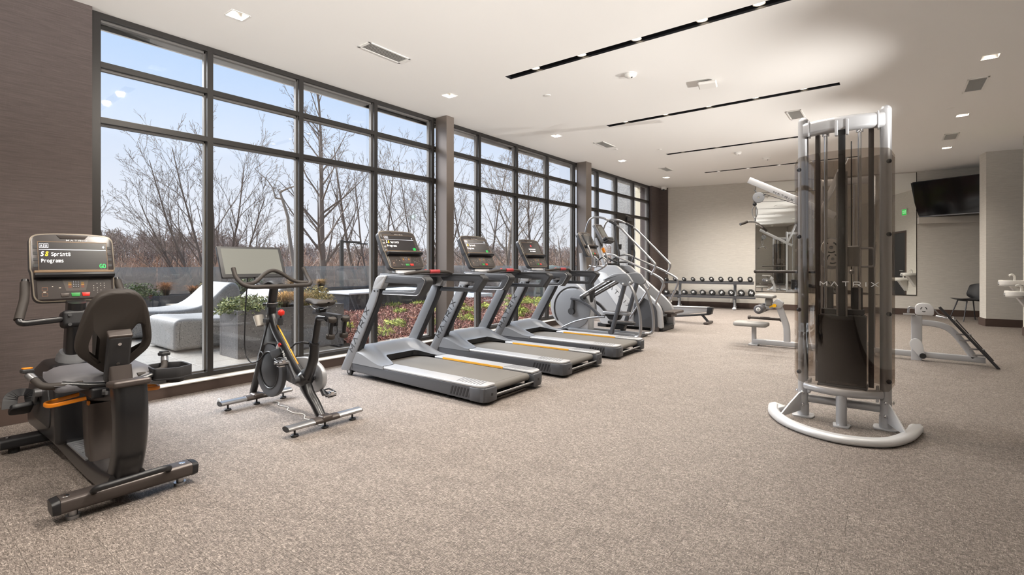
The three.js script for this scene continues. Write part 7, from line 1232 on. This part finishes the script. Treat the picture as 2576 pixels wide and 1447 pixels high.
reseed(912); tree(-32.6, -15.4, 6.0, 0.11, 'bare tree right of the first wide mullion', { kids: [16, 6, 4, 2] }, MO.bark);
reseed(913); tree(-16.7, -27.5, 5.6, 0.1, 'low bare tree left of the farther column', { kids: [16, 7, 4, 2], bare: 0.15 }, MO.bark);
reseed(914); tree(-11.5, -25.5, 6.2, 0.1, 'bare tree seen through the far windows behind the stair climber', { kids: [16, 7, 4, 2] }, MO.barkPale);
// undergrowth and the far edge of the wood
{
  reseed(77); const bush = grow((limb) => { for (let k = 0; k < 16; k++) branchy(limb, V(rr(-0.5, 0.5), 0, rr(-0.5, 0.5)), V(rr(-0.6, 0.6), 1, rr(-0.6, 0.6)).normalize(), rr(1.8, 3.2), 0.022, 1, { ...treeDefaults, kids: [0, 8, 4, 0], min: 0.008, angle: 0.6 }); });
  const mk = (name, g, mat, n, place, cols, label, cat) => { const im = new THREE.InstancedMesh(g, mat, n), m = new THREE.Matrix4(), q = new THREE.Quaternion(); for (let k = 0; k < n; k++) { const [x, y, z, s, sy] = place(k); m.compose(V(x, y, z), q.setFromEuler(new THREE.Euler(0, rr(0, 6.28), 0)), V(s, sy, s)); im.setMatrixAt(k, m); im.setColorAt(k, new THREE.Color(cols[k % cols.length])); } im.name = numbered(name); scene.add(im); tag(im, label, cat, { kind: 'stuff' }); };
  const onLine = (d, u) => { const a = YAW * Math.PI / 180, r = u * d; return [r * Math.cos(a) - d * Math.sin(a), -r * Math.sin(a) - d * Math.cos(a)]; };
  mk('undergrowth', bush, MO.brush, 230, (k) => { const d = rr(19, 40), u = rr(-0.95, 0.26), [x, z] = onLine(d, u); return [Math.min(x, -14.2), -2.6, z, rr(0.9, 1.5), rr(0.75, 1.12) * (1 + (d - 19) * 0.012)]; }, [0xffffff, 0xf2e4d8, 0xe4d4c6, 0xdccfbc], 'reddish brown bare undergrowth behind the balustrade', 'undergrowth');
  const farTree = grow((limb) => branchy(limb, V(0, 0, 0), V(0, 1, 0), 8, 0.12, 0, { ...treeDefaults, kids: [18, 7, 4, 0], bare: 0.12, ratio: 0.42, min: 0.018 }));
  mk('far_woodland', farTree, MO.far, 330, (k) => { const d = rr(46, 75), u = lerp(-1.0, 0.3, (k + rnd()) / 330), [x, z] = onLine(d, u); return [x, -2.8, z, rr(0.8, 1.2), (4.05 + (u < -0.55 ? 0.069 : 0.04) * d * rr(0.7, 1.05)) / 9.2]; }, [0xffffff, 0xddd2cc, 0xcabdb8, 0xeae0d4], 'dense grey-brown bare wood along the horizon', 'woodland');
}
renderer.render(scene, camera);
